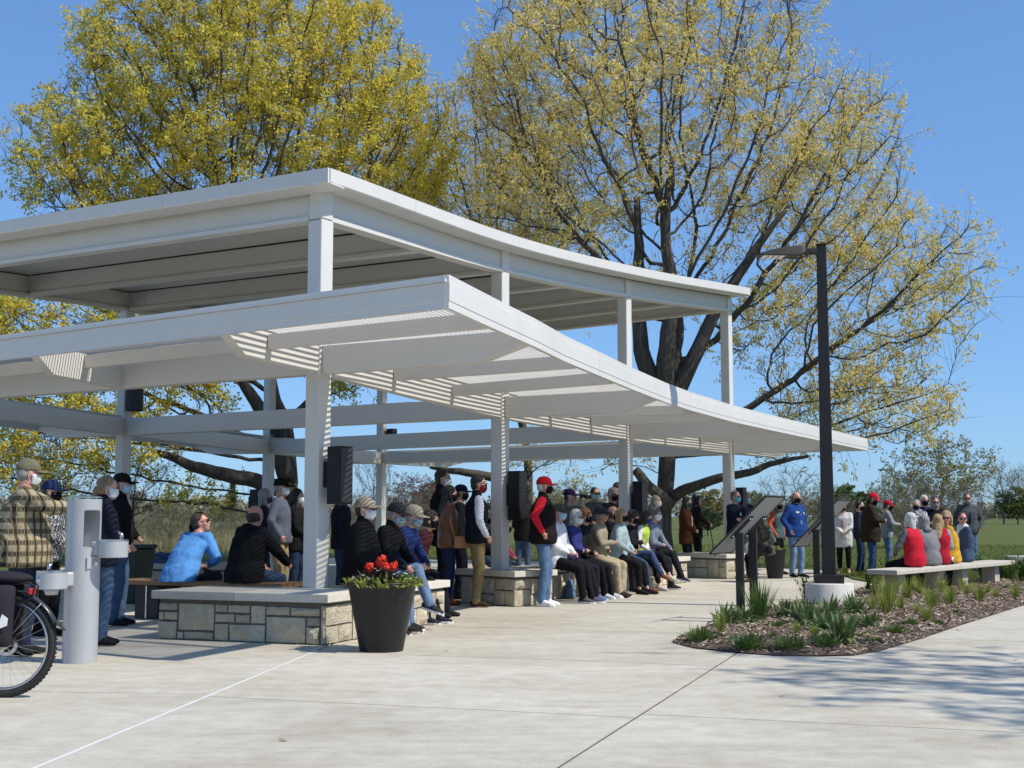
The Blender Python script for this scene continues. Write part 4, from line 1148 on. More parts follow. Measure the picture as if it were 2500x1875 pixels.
# wood chips
rng = np.random.default_rng(3)
xs = [p.x for p in bed]; ys = [p.y for p in bed]; chips = []; cnt = 0
def cast_pts(n, poly, seed):
    r = random.Random(seed); out = []; x0, x1 = min(p.x for p in poly), max(p.x for p in poly); y0, y1 = min(p.y for p in poly), max(p.y for p in poly)
    while len(out) < n:
        x, y = r.uniform(x0, x1), r.uniform(y0, y1)
        if inside(x, y, poly): out.append((x, y))
    return out
rnd = random.Random(9)
for (x, y) in cast_pts(15000, bed, 21):
    z = bed_z(x, y) + rnd.uniform(.002, .014); a = rnd.uniform(0, 6.28); l_ = rnd.uniform(.012, .045); w_ = rnd.uniform(.005, .012); t = rnd.uniform(-.5, .5)
    d = V(math.cos(a), math.sin(a), t) * l_; s = V(-math.sin(a), math.cos(a), rnd.uniform(-.6, .6)) * w_; c = V(x, y, z)
    chips += [c - d - s, c + d - s * .6, c + d + s, c - d + s * .7]
me = quads_mesh('wood_chips', [tuple(q) for q in chips], 4, M['chip']); o = bpy.data.objects.new('wood_chips', me); link(o); tag(o, 'brown wood chip mulch covering the flower bed', 'mulch', kind='stuff')
# lawn over the right hand side
lawn = [V(6.35, 22.2, 0), V(6.95, 24.2, 0), V(6.9, 26.75, 0), V(7.7, 32.5, 0), V(60, 32.5, 0), V(60, 12, 0), V(20, 18.0, 0), V(12.0, 20.9, 0)]
sheet('lawn', [(p.x, p.y) for p in lawn], 0.022, M['turf'])
# grass blades where the lawn is near
bl = []
def blades(n, poly, seed, z0, hmin, hmax):
    r = random.Random(seed)
    for (x, y) in cast_pts(n, poly, seed):
        if edge_dist(x, y, bed) < .01 or inside(x, y, bed): continue
        h = r.uniform(hmin, hmax); a = r.uniform(0, 6.28); w = r.uniform(.006, .012); d = V(math.cos(a), math.sin(a), 0); ln = V(r.gauss(0, .35), r.gauss(0, .35), 1) * h
        p = V(x, y, z0)
        bl.extend([p - d * w, p + d * w, p + ln])
near = [V(6.3, 21.9, 0), V(7.0, 24.2, 0), V(7.2, 32, 0), V(17, 32, 0), V(14, 20.6, 0)]
blades(34000, near, 5, .02, .03, .085)
fld = [V(7.6, 32, 0), V(2.2, 36.6, 0), V(-5, 41.5, 0), V(-4, 60, 0), V(26, 60, 0), V(20, 32, 0)]
blades(30000, fld, 6, -.046, .05, .13)
me = quads_mesh('grass_blades', [tuple(q) for q in bl], 3, M['blade']); o = bpy.data.objects.new('grass_blades', me); link(o); tag(o, 'short mown green grass of the lawn', 'grass', kind='stuff')
bl = []
blades(16000, [V(-8, 44, 0), V(-22, 40, 0), V(-30, 75, 0), V(-4, 85, 0)], 8, -.046, .3, .9)
me = quads_mesh('prairie_grass', [tuple(q) for q in bl], 3, M['straw']); o = bpy.data.objects.new('prairie_grass', me); link(o); tag(o, 'dry straw coloured prairie grass behind the pavilion', 'grass', kind='stuff')

# plants: a few prototypes per kind, copied with their own turn and size
def proto(name, quads, mat):
    me = quads_mesh(name, [tuple(q) for q in quads], 4, M[mat]); return me
rnd = random.Random(31)
P_grass = [proto('grass_clump', leaf_clump(110, .10, .1, .52, .006, rnd, .16, spread=.55, segs=3), 'plant_lime') for _ in range(2)]
P_tall = [proto('ornamental_grass', leaf_clump(150, .11, .1, .62, .008, rnd, .12, spread=.5, segs=3), 'plant_green') for _ in range(2)]
P_broad = [proto('broadleaf_plant', leaf_clump(64, .13, .1, .34, .026, rnd, .34, spread=1.0, segs=3), 'plant_blue') for _ in range(3)]
P_low = [proto('low_sedum', leaf_clump(170, .16, .1, .16, .010, rnd, .3, spread=1.2, segs=1), 'plant_green') for _ in range(2)]
def leafy_stems(rnd):
    out = []
    for i in range(9):
        a = rnd.uniform(0, 6.28); d = V(math.cos(a), math.sin(a), 0) * rnd.uniform(.05, .28); h = rnd.uniform(.35, .62)
        for k in range(7):
            f = k / 7; b = V(0, 0, 0) + d * f + V(0, 0, h * f); out += leaf_clump(3, .01, .1, .17 * (1.1 - .4 * f), .022, rnd, .35, b, 1.1, 1)
    return out
P_stem = [proto('leafy_perennial', leafy_stems(rnd), 'plant_green') for _ in range(2)]
def plant(me, u, v, s, label, cat, grp):
    p = G(u, v); o = bpy.data.objects.new(me.name.split('.')[0], me); o.location = (p.x, p.y, bed_z(p.x, p.y) - .005); o.scale = (s, s, s); o.rotation_euler = (0, 0, rnd.uniform(0, 6.28)); link(o); tag(o, label, cat, grp)
gb, gg, gl, gs, gt = 'broad leaved perennials in the bed', 'small grass tufts in the bed', 'low cushion plants at the bed edge', 'leafy perennials along the lawn edge', 'tall grass clumps in the bed'
plant(P_tall[0], 1855, 1528, .8, 'tall green grass clump at the foot of the near information panel', 'grass clump', gt)
plant(P_tall[1], 2248, 1430, .8, 'dark green grass clump in front of the long stone bench', 'grass clump', gt)
plant(P_tall[0], 2440, 1420, .95, 'tall grass clump at the right, by the bench end', 'grass clump', gt)
plant(P_tall[1], 2465, 1424, .8, 'tall grass clump nearest the right edge', 'grass clump', gt)
for i, (u, v, s, lab) in enumerate(((1770, 1536, .85, 'leftmost broad leaved plant, left of the panel posts'), (1815, 1533, .8, 'broad leaved plant just left of the tall grass clump'), (1920, 1520, .8, 'upright broad leaved plant right of the panel posts'), (1975, 1538, 1.0, 'broad leaved plant in front of the lamp base, left side'), (2025, 1525, 1.0, 'broad leaved plant right in front of the lamp base'),
    (2060, 1580, 1.05, 'dark broad leaved plant nearest the bed front corner'), (2090, 1510, .85, 'small broad leaved plant right of the lamp base'), (2010, 1552, .8, 'broad leaved plant in the middle of the near bed'), (2115, 1545, .55, 'small broad leaved plant beside the dark front one'))):
    plant(P_broad[i % 3], u, v, s, lab, 'plant', gb)
for i, (u, v, s, lab) in enumerate(((1712, 1572, 1.0, 'low green cushion plant at the left tip of the bed'), (1828, 1590, 1.05, 'low green cushion plant at the bed edge, second from the left tip'), (1930, 1594, .9, 'low green cushion plant at the bed edge, third from the left tip'), (2015, 1590, .75, 'low green cushion plant next to the dark front plant'), (2185, 1555, .7, 'flat cushion plant on the right part of the bed'), (2130, 1530, .6, 'small cushion plant in the middle of the mulch'), (2225, 1535, .55, 'small dark cushion plant near the path edge'))):
    plant(P_low[i % 2], u, v, s, lab, 'plant', gl)
for i, (u, v, s, lab) in enumerate(((2165, 1512, .85, 'lime grass tuft closest to the lamp base'), (2172, 1478, .8, 'lime grass tuft behind the tuft by the lamp base'), (2215, 1472, .7, 'lime grass tuft in the second row, left'), (2275, 1495, .7, 'lime grass tuft in the middle of the right bed'), (2245, 1460, .6, 'pale grass tuft behind the middle tuft'), (2320, 1485, .65, 'lime grass tuft right of the middle one'),
    (2300, 1455, .6, 'pale grass tuft near the lawn edge'), (2392, 1478, .65, 'lime grass tuft towards the right edge'), (2262, 1527, .5, 'small lime grass tuft close to the path'), (2432, 1470, .4, 'tiny dark tuft near the right edge'), (2480, 1468, .55, 'lime tuft at the right edge of the photo'), (2360, 1462, .45, 'tiny tuft between the larger lime tufts'))):
    plant(P_grass[i % 2], u, v, s, lab, 'grass tuft', gg)
for i, (u, v, s, lab) in enumerate(((2175, 1436, .9, 'leafy perennial in front of the left end of the stone bench'), (2120, 1450, .65, 'low leafy perennial right behind the lamp base'), (1968, 1474, .6, 'small leafy perennial left of the lamp base'), (2325, 1424, 1.0, 'tall leafy perennial in front of the sitting people'), (2400, 1425, .85, 'leafy perennial left of the right grass clump'), (2495, 1428, .9, 'leafy perennial cut by the right edge'), (2140, 1465, .5, 'small leafy perennial between lamp base and tufts'))):
    plant(P_stem[i % 2], u, v, s, lab, 'plant', gs)
# a few dead leaves on the paving
for (u, v, a) in ((1912, 1702, .3), (2338, 1540, 2.0), (1090, 1590, 1.2), (2480, 1613, .6), (690, 1810, 2.6)):
    p = G(u, v); m = MB(); d = V(math.cos(a), math.sin(a), 0) * .035; s = V(-math.sin(a), math.cos(a), 0) * .012
    m.add([p - d + V(0, 0, .004), p - s + V(0, 0, .012), p + d + V(0, 0, .018), p + s + V(0, 0, .005)], [(0, 1, 2, 3)]); o = m.build('dead_leaf', M['chip']); md = o.modifiers.new('s', 'SOLIDIFY'); md.thickness = .002
    tag(o, {1912: 'dead leaf lying on the concrete in front of the bed', 2338: 'dead leaf lying by the path edge of the bed', 1090: 'tiny dead leaf on the concrete right of the planter', 2480: 'dead leaf in the tree shade at the right edge', 690: 'dead leaf near the bottom of the photo'}[u], 'leaf')

for i in range(16):
    u_, v_ = [(1900, 1545), (1885, 1570), (1760, 1555), (1990, 1572), (2140, 1575), (2080, 1560), (2200, 1500), (2240, 1510), (2290, 1530), (2340, 1505), (2350, 1445), (2415, 1455), (2460, 1445), (2195, 1450), (2130, 1500), (1945, 1560)][i]
    where = ['below the panel posts', 'in the middle of the near mulch', 'left of the tall grass clump', 'near the dark front plant', 'at the path edge right of the dark plant', 'right behind the dark front plant', 'right of the tuft by the lamp base', 'in the second row of tufts', 'close to the path on the right', 'between two lime tufts on the right',
             'at the lawn edge below the sitting people', 'towards the right edge of the bed', 'by the right tall grass clump', 'behind the lime tufts near the bench end', 'just right of the lamp base', 'left of the dark front plant'][i]
    plant((P_low + P_grass)[i % 4], u_, v_, (.45, .35, .42, .3)[i % 4], 'small green seedling in the mulch, ' + where, 'seedling', 'small seedlings scattered in the mulch')
# ================================================================ TREES
def colonize(seed, trunk, lobes, n_attr, step=0.36, kill=0.62, infl=5.0, iters=260, up=0.06, jit=0.12):
    rg = np.random.default_rng(seed)
    att = []
    tot = sum(l[2] for l in lobes)
    for c, r, w in lobes:
        k = int(n_attr * w / tot); d = rg.normal(size=(k, 3)); d /= np.linalg.norm(d, axis=1)[:, None]
        rad = rg.random(k) ** 0.42
        att.append(np.array(c) + d * rad[:, None] * np.array(r))
    att = np.concatenate(att)
    pos = [np.array(p, float) for p in trunk]; par = [i - 1 for i in range(len(trunk))]
    P = np.array(pos)
    near = np.full(len(att), 1e9); nid = np.zeros(len(att), int)
    def upd(newP, start):
        nonlocal near, nid
        if len(newP) == 0: return
        d = np.linalg.norm(att[:, None, :] - newP[None, :, :], axis=2); j = d.argmin(1); dm = d[np.arange(len(att)), j]
        m = dm < near; near[m] = dm[m]; nid[m] = start + j[m]
    upd(P, 0)
    dead = {}
    for it in range(iters):
        alive = near > kill
        att = att[alive]; near = near[alive]; nid = nid[alive]
        if len(att) < 5: break
        act = near < (infl if it > 25 else 30.0)
        if not act.any(): break
        ids = nid[act]; dv = att[act] - P[ids]; dv /= np.linalg.norm(dv, axis=1)[:, None]
        uq, inv = np.unique(ids, return_inverse=True); s = np.zeros((len(uq), 3)); np.add.at(s, inv, dv)
        ln = np.linalg.norm(s, axis=1); ok = ln > 1e-6; uq = uq[ok]; s = s[ok] / ln[ok][:, None]
        s += rg.normal(size=s.shape) * jit; s[:, 2] += up; s /= np.linalg.norm(s, axis=1)[:, None]
        new = P[uq] + s * step
        keep = []
        for a, q in enumerate(new):
            key = (int(uq[a]), round(q[0], 1), round(q[1], 1), round(q[2], 1)); dead[int(uq[a])] = dead.get(int(uq[a]), 0) + 1
            if dead[int(uq[a])] <= 3: keep.append(a)
        if not keep: break
        new = new[keep]; st = len(P)
        P = np.concatenate([P, new]); par += [int(uq[a]) for a in keep]
        upd(new, st)
    return P, np.array(par)
def tree_radii(P, par, tip, ex):
    n = len(P); acc = np.zeros(n); r = np.zeros(n)
    for i in range(n - 1, -1, -1):
        r[i] = tip if acc[i] == 0 else acc[i] ** (1 / ex)
        if par[i] >= 0: acc[par[i]] += r[i] ** ex
    return r
def branch_mesh(name, P, par, r, mat, rmin=0.0, flare=1.35):
    kids = [[] for _ in P]
    for i, p in enumerate(par):
        if p >= 0: kids[p].append(i)
    mb = MB(); stack = [(0, None)]
    while stack:
        i, frm = stack.pop(); path = [frm] if frm is not None else []; 
        while True:
            path.append(i); k = kids[i]
            if not k: break
            k = sorted(k, key=lambda q: -r[q])
            for q in k[1:]: stack.append((q, i))
            i = k[0]
        if len(path) < 2: continue
        rs = [float(r[q]) for q in path]
        if frm is not None: rs[0] = min(rs[0], rs[1] * 1.25)
        pts = [P[q] for q in path]
        if frm is None: rs[0] *= flare; rs[1] *= 1.12
        m = max(rs); n = 12 if m > .2 else 8 if m > .08 else 5 if m > .03 else 4 if m > .016 else 3
        mb.tube(pts, rs, n, caps=False)
    return mb.mesh(name, mat, smooth=True)
def twigs_leaves(P, par, r, seed, rmax, per, ln, leaf_n, leaf_l, leaf_w, hang=0.0, upw=0.35, tr=0.007, droop=0.0, clump=0.0, tuft=0.0):
    rg = np.random.default_rng(seed)
    has = np.where((r < rmax) & (par >= 0))[0]
    idx = np.repeat(has, per); m = len(idx)
    keep = rg.random(m) < 0.9; idx = idx[keep]; m = len(idx)
    d0 = P[idx] - P[par[idx]]; d0 /= np.linalg.norm(d0, axis=1)[:, None] + 1e-9
    base = P[par[idx]] + (P[idx] - P[par[idx]]) * rg.random(m)[:, None]
    rnd3 = rg.normal(size=(m, 3)); rnd3 /= np.linalg.norm(rnd3, axis=1)[:, None]
    d = d0 * 0.75 + rnd3 * 0.75; d[:, 2] += upw; d /= np.linalg.norm(d, axis=1)[:, None]
    L_ = ln * (0.5 + rg.random(m) * 0.9); pts = [base]; cur = d.copy()
    for k in range(2):
        cur = cur + rg.normal(size=(m, 3)) * 0.28; cur[:, 2] += 0.12 - droop * (k + 1); cur /= np.linalg.norm(cur, axis=1)[:, None]
        pts.append(pts[-1] + cur * (L_ / 2)[:, None])
    pts = np.stack(pts, 1)                                   # m,3,3
    rad = np.array([tr, tr * 0.75, tr * 0.35])
    a = np.cross(d, np.array([0.3, 0.5, 0.8])); a /= np.linalg.norm(a, axis=1)[:, None] + 1e-9; b = np.cross(d, a)
    ring = []
    for j in range(3):
        t = 2 * math.pi * j / 3; ring.append(a * math.cos(t) + b * math.sin(t))
    ring = np.stack(ring, 1)                                 # m,3,3
    tv = pts[:, :, None, :] + ring[:, None, :, :] * rad[None, :, None, None]
    q = []
    for k in range(2):
        for j in range(3):
            j2 = (j + 1) % 3; q.append(np.stack([tv[:, k, j], tv[:, k, j2], tv[:, k + 1, j2], tv[:, k + 1, j]], 1))
    tw = np.concatenate(q, 0).reshape(-1, 3)
    lv = np.zeros((0, 3))
    if leaf_n:
        n = m * leaf_n; ti = np.repeat(np.arange(m), leaf_n); f = (0.25 + 0.75 * rg.random(n) ** 0.7) if not tuft else np.where(rg.random(n) < 0.7, 1.0 - 0.22 * rg.random(n), 0.3 + 0.7 * rg.random(n))
        seg = np.minimum((f * 2).astype(int), 1); ff = f * 2 - seg
        lp = pts[ti, seg] + (pts[ti, seg + 1] - pts[ti, seg]) * ff[:, None]
        if clump:
            # leave some twigs bare so that lit clumps and gaps form
            cl = np.sin(lp[:, 0] * 1.7 + 3 + lp[:, 1] * .5) * np.sin(lp[:, 2] * 1.9 + 1) * .9 + np.sin(lp[:, 1] * 1.3) * 0.4 + .8 * np.sin(lp[:, 0] * 4.1 + lp[:, 1] * 2.2) * np.sin(lp[:, 2] * 4.7 + 2) + rg.normal(size=n) * 0.35
            sel = cl > -clump; lp = lp[sel]; n = len(lp)
        ld = rg.normal(size=(n, 3)); ld /= np.linalg.norm(ld, axis=1)[:, None]; ld[:, 2] -= hang; ld /= np.linalg.norm(ld, axis=1)[:, None]
        sd_ = np.cross(ld, rg.normal(size=(n, 3))); sd_ /= np.linalg.norm(sd_, axis=1)[:, None] + 1e-9
        l2 = (leaf_l * (0.6 + rg.random(n) * 0.8))[:, None]; w2 = (leaf_w * (0.6 + rg.random(n) * 0.8))[:, None]
        lp = lp + rg.normal(size=(n, 3)) * (0.02 + tuft)
        lv = np.stack([lp, lp + ld * l2 * 0.5 + sd_ * w2 * 0.5, lp + ld * l2, lp + ld * l2 * 0.5 - sd_ * w2 * 0.5], 1).reshape(-1, 3)
    return tw, lv
def tree(name, label, base, trunk, lobes, n_attr, seed, tip=0.011, ex=2.15, bark='bark', leafm='leaf_yellow', twig=None, group='trees', step=.36, kill=.62, cat='tree', up=.06):
    root = empty(name, base); tag(root, label, cat, group)
    P, par = colonize(seed, trunk, lobes, n_attr, step, kill, up=up)
    r = tree_radii(P, par, tip, ex)
    o = bpy.data.objects.new('trunk', branch_mesh('trunk', P, par, r, M[bark])); link(o, root)
    tw, lv = twigs_leaves(P, par, r, seed + 1, **twig)
    o = bpy.data.objects.new('twigs', quads_mesh('twigs', tw, 4, M[bark])); link(o, root); o['kind'] = 'stuff'
    if len(lv):
        o = bpy.data.objects.new('crown', quads_mesh('crown', lv, 4, M[leafm])); link(o, root); o['kind'] = 'stuff'
    print('TREE', name, len(P), 'max r', r.max(), 'twig tris', len(tw)//2, 'leaf tris', len(lv)//2)
    return root, P, par, r
def lob(base, u, v, Y, rx, ry, rz, w): 
    p = W(u, v, Y); return ((p.x - base[0], p.y - base[1], p.z - base[2]), (rx, ry, rz), w)
GT = 'tall trees behind the pavilion'
# T1, the yellow tree on the left
b1 = W(690, 1300, 37.5); b1 = (b1.x, 37.5, -0.05)
lobes = [lob(b1, 600, 250, 38, 5.4, 4.6, 4.9, 9), lob(b1, 235, 410, 37, 2.6, 3.2, 2.3, 2.4), lob(b1, 262, 130, 37, 1.0, 1.4, 2.2, .7), lob(b1, 960, 400, 38, 2.1, 3.6, 3.4, 2.6), lob(b1, 850, 120, 37, 1.6, 2, 2.2, 1.0),
         lob(b1, 170, 850, 36, 3.0, 2.6, 2.7, 4.6), lob(b1, 440, 920, 36, 1.9, 2.2, 1.3, 1.7), lob(b1, 120, 1080, 35, 2.4, 1.6, 1.0, 1.8), lob(b1, 60, 1150, 35, 1.8, 1.4, .8, 1.0), lob(b1, 310, 1080, 35, 1.4, 1.4, .8, .8), lob(b1, 400, 1085, 36, 1.5, 1.0, .7, .35), lob(b1, 860, 880, 38, 1.6, 2.0, 1.4, .6), lob(b1, 470, 60, 37, 1.6, 2, 2.2, 1.2)]
T1, *_ = tree('yellow_leafed_tree', 'big yellow green tree in young leaf behind the left of the pavilion', b1,
    [(0, 0, 0), (.05, 0, .5), (.1, 0, 1.1), (.15, .05, 1.7), (.2, .05, 2.3), (.15, 0, 2.9), (.1, 0, 3.5), (0, 0, 4.1)], lobes, 9000, 41, tip=.0105, ex=2.3, step=.30, kill=.46,
    twig=dict(rmax=.032, per=3, ln=.60, leaf_n=27, leaf_l=.095, leaf_w=.06, hang=.25, clump=.32, tuft=.05), group=GT)
# T2, the darker tree in the middle
b2 = W(1287, 1300, 42); b2 = (b2.x, 42, -0.05)
lobes = [lob(b2, 1180, 480, 42, 3.4, 3.5, 4.2, 5), lob(b2, 1100, 700, 41, 2.4, 3, 1.8, 1.5), lob(b2, 1330, 640, 42, 2.2, 3, 2.4, 1.5), lob(b2, 1010, 600, 42, 2, 2, 2, .8), lob(b2, 1330, 1120, 41, 1.4, 1.2, .7, .25)]
T2, *_ = tree('budding_tree', 'olive brown budding tree between the two largest trees', b2, [(0, 0, 0), (0, 0, .6), (.03, 0, 1.2), (.05, 0, 1.9), (.05, 0, 2.6), (0, 0, 3.4)], lobes, 4000, 52, tip=.010, ex=2.3, leafm='leaf_catkin', step=.32, kill=.48,
    twig=dict(rmax=.03, per=3, ln=.6, leaf_n=11, leaf_l=.09, leaf_w=.035, hang=.5, tuft=.04), group=GT)
# T3, the wide open-crowned tree
b3 = W(1624, 1300, 35); b3 = (b3.x, 35, -0.05)
lobes = [lob(b3, 1500, 230, 35.5, 4.3, 4.6, 4.4, 8), lob(b3, 1960, 420, 35, 2.9, 3.6, 3.1, 4), lob(b3, 2200, 690, 34, 2.4, 2.6, 2.3, 3.0), lob(b3, 2110, 990, 34, 2.6, 2.2, 1.4, 2.8), lob(b3, 1900, 800, 34.5, 1.8, 2, 1.4, .9), lob(b3, 1300, 520, 35, 1.9, 3, 2.4, 1.6), lob(b3, 1250, 190, 35, 1.4, 2.4, 2.2, 1.0),
         lob(b3, 1880, 1112, 34.5, .9, .6, .35, .18), lob(b3, 1850, 60, 35, 1.6, 2.0, 2.0, 1.0), lob(b3, 1650, 700, 35, 2, 2, 1.5, .6), lob(b3, 1480, 1130, 34.5, .7, .6, .4, .12)]
T3, *_ = tree('spreading_tree', 'wide spreading tree with thick trunk and sparse yellow catkins, right of centre', b3,
    [(0, 0, 0), (-.02, 0, .4), (-.05, 0, .9), (-.05, 0, 1.4), (0, 0, 1.9), (.05, 0, 2.4), (.08, 0, 2.9), (.05, 0, 3.4), (0, 0, 3.9)], lobes, 6000, 63, tip=.0115, ex=2.24, leafm='leaf_catkin', up=.05, step=.32, kill=.48,
    twig=dict(rmax=.032, per=3, ln=.72, leaf_n=22, leaf_l=.12, leaf_w=.042, hang=.8, tr=.006, clump=.22, tuft=.05), group=GT)
# low thick limbs of the front tree and of the left tree (the photo shows them clearly)
def limb_obj(root, pts, rs, name='limb'):
    m = MB(); o3 = root.location
    base = [V(*p) - o3 for p in pts]; fine = curve(base, 0, len(base) - 1, (len(base) - 1) * 4); rr = [lerp(rs[min(int(i / 4), len(rs) - 1)], rs[min(int(i / 4) + 1, len(rs) - 1)], (i % 4) / 4) for i in range(len(fine))]
    fine = [p + V(noise.noise(p * 2), noise.noise(p * 2 + V(9, 0, 0)), noise.noise(p * 2 + V(0, 9, 0))) * .05 for p in fine]
    m.tube(fine, rr, 9); m.build(name, M['bark'], root, smooth=True)
limb_obj(T3, [W(1640, 1215, 34.9), W(1690, 1190, 34.6), W(1760, 1168, 34.3), W(1830, 1152, 34.1), W(1900, 1128, 33.9), W(1975, 1115, 33.8)], [.17, .14, .12, .10, .07, .04])
limb_obj(T3, [W(1635, 1235, 34.7), W(1605, 1205, 34.4), W(1575, 1180, 34.2), W(1548, 1150, 34.1)], [.20, .16, .14, .12])
limb_obj(T3, [W(1630, 1000, 34.9), W(1580, 900, 34.8), W(1560, 800, 34.8), W(1560, 640, 34.8), W(1555, 480, 34.8)], [.30, .24, .2, .15, .08])
limb_obj(T3, [W(1630, 1000, 34.9), W(1690, 880, 34.7), W(1760, 740, 34.6), W(1850, 600, 34.5), W(1930, 500, 34.5)], [.27, .21, .16, .11, .06])
limb_obj(T3, [W(1625, 1010, 34.9), W(1625, 880, 34.6), W(1640, 740, 34.5), W(1625, 560, 34.5), W(1640, 380, 34.5)], [.28, .24, .19, .13, .07])
limb_obj(T1, [W(700, 1200, 37.2), W(640, 1180, 36.8), W(560, 1160, 36.4), W(490, 1142, 36.1), W(430, 1120, 36.0), W(370, 1100, 35.8)], [.27, .22, .2, .17, .12, .08])
limb_obj(T1, [W(700, 1170, 37.2), W(665, 1060, 37), W(610, 960, 36.8), W(560, 900, 36.7)], [.26, .22, .17, .1])
limb_obj(T2, [W(1287, 1190, 41.8), W(1210, 1168, 41.2), W(1120, 1150, 40.8), W(1050, 1140, 40.6)], [.2, .15, .11, .06])

# the tree whose shade falls across the path at the lower right
b4 = (13.7, 6.3, 0.0)
T4, *_ = tree('shade_tree', 'tree beside the path whose branch shade falls across the lower right paving', b4, [(0, 0, 0), (0, 0, .8), (0, 0, 1.7), (0, 0, 2.7), (0, 0, 3.8), (0, 0, 5)],
    [((-1.6, .6, 9.0), (2.6, 2.2, 2.2), 3), ((-2.4, 2.6, 9.4), (1.8, 1.6, 1.2), 1.2), ((-1.4, -1.4, 8.6), (2, 1.6, 2), 1.2), ((1.4, 0, 8.6), (2, 2.4, 2), 1)], 1300, 77, tip=.012, leafm='leaf_catkin', twig=dict(rmax=.03, per=2, ln=.7, leaf_n=12, leaf_l=.13, leaf_w=.07), group='trees by the path')

# ---------------- background trees
def small_proto(seed, kind):
    """meshes of a unit tree about 10 m tall"""
    if kind == 'bare': lobes = [((0, 0, 6.2), (3.6, 3.6, 3.6), 1)]; n = 520; tw = dict(rmax=.05, per=5, ln=1.1, leaf_n=1, leaf_l=.14, leaf_w=.10, tr=.014); tip = .018
    elif kind == 'round': lobes = [((0, 0, 5.4), (4.4, 4.4, 4.0), 1), ((1.5, -1, 4.2), (3.4, 3, 2.6), .5), ((-1.8, -1, 4.0), (3, 3, 2.4), .5)]; n = 380; tw = dict(rmax=.06, per=3, ln=1.1, leaf_n=18, leaf_l=.34, leaf_w=.24, tr=.014); tip = .02
    elif kind == 'loose': lobes = [((0, 0, 6.0), (4.6, 4.6, 3.8), 1), ((2.2, 0, 4.0), (2.6, 3, 2.2), .5), ((-2.4, 0, 4.4), (2.4, 3, 2.2), .5)]; n = 520; tw = dict(rmax=.05, per=3, ln=1.1, leaf_n=13, leaf_l=.20, leaf_w=.13, tuft=.08, tr=.014); tip = .018
    else: lobes = [((0, 0, 4.6), (6.0, 5, 4.4), 1), ((2.5, 0, 3), (4, 4, 2.4), .6), ((-2.5, 0, 3), (4, 4, 2.4), .6)]; n = 700; tw = dict(rmax=.06, per=6, ln=1.5, leaf_n=2, leaf_l=.16, leaf_w=.10, tr=.018, droop=.12); tip = .02
    trunk = [(0, 0, 0), (0, 0, .5), (0, 0, 1.0), (0, 0, 1.6)]
    P, par = colonize(seed, trunk, lobes, n, step=.6, kill=.95, infl=5); r = tree_radii(P, par, tip, 2.2)
    t, l_ = twigs_leaves(P, par, r, seed, **tw)
    return branch_mesh('trunk', P, par, r, M['bark_grey']), quads_mesh('twigs', t, 4, M['bark_grey']), quads_mesh('crown', l_, 4, M['leaf_olive'])
PROT = {k: [small_proto(100 + i * 7 + j, k) for j in range(2 if k != 'shrub' else 1)] for i, k in enumerate(('bare', 'round', 'loose', 'shrub'))}
_lc = {}
def with_mat(me, mat):
    if (me.name, mat) not in _lc:
        c = me.copy(); c.materials.clear(); c.materials.append(M[mat]); _lc[(me.name, mat)] = c
    return _lc[(me.name, mat)]
def bg_tree(kind, u, vb, vt, wpx, label, leafm='leaf_olive', bark='bark_grey', k=0, name='background_tree', grp='trees far behind'):
    Y = EYE * FPX / (vb - 1260.0) if vb > 1261 else 800; s = FPX / Y; p = G(u, vb)
    hgt = (vb - vt) / s; wid = wpx / s; unit = {'bare': (10.4, 8.4), 'round': (9.8, 10.2), 'loose': (10.2, 10.4), 'shrub': (9.6, 13.5)}[kind]
    root = empty(name, (p.x, Y, -.05), random.Random(int(u)).uniform(0, 6.28)); sx = wid / unit[1]; root.scale = (sx, sx, hgt / unit[0])
    tag(root, label, 'shrub' if name.endswith('shrub') else 'tree', grp)
    t, w, c = PROT[kind][k % len(PROT[kind])]
    for nm, me, mt in (('trunk', t, bark), ('twigs', w, bark), ('crown', c, leafm)):
        o = bpy.data.objects.new(nm, with_mat(me, mt)); link(o, root)
        if nm != 'trunk': o['kind'] = 'stuff'
GB = 'trees far behind the lawn'; GS = 'shrubs on the lawn edge'
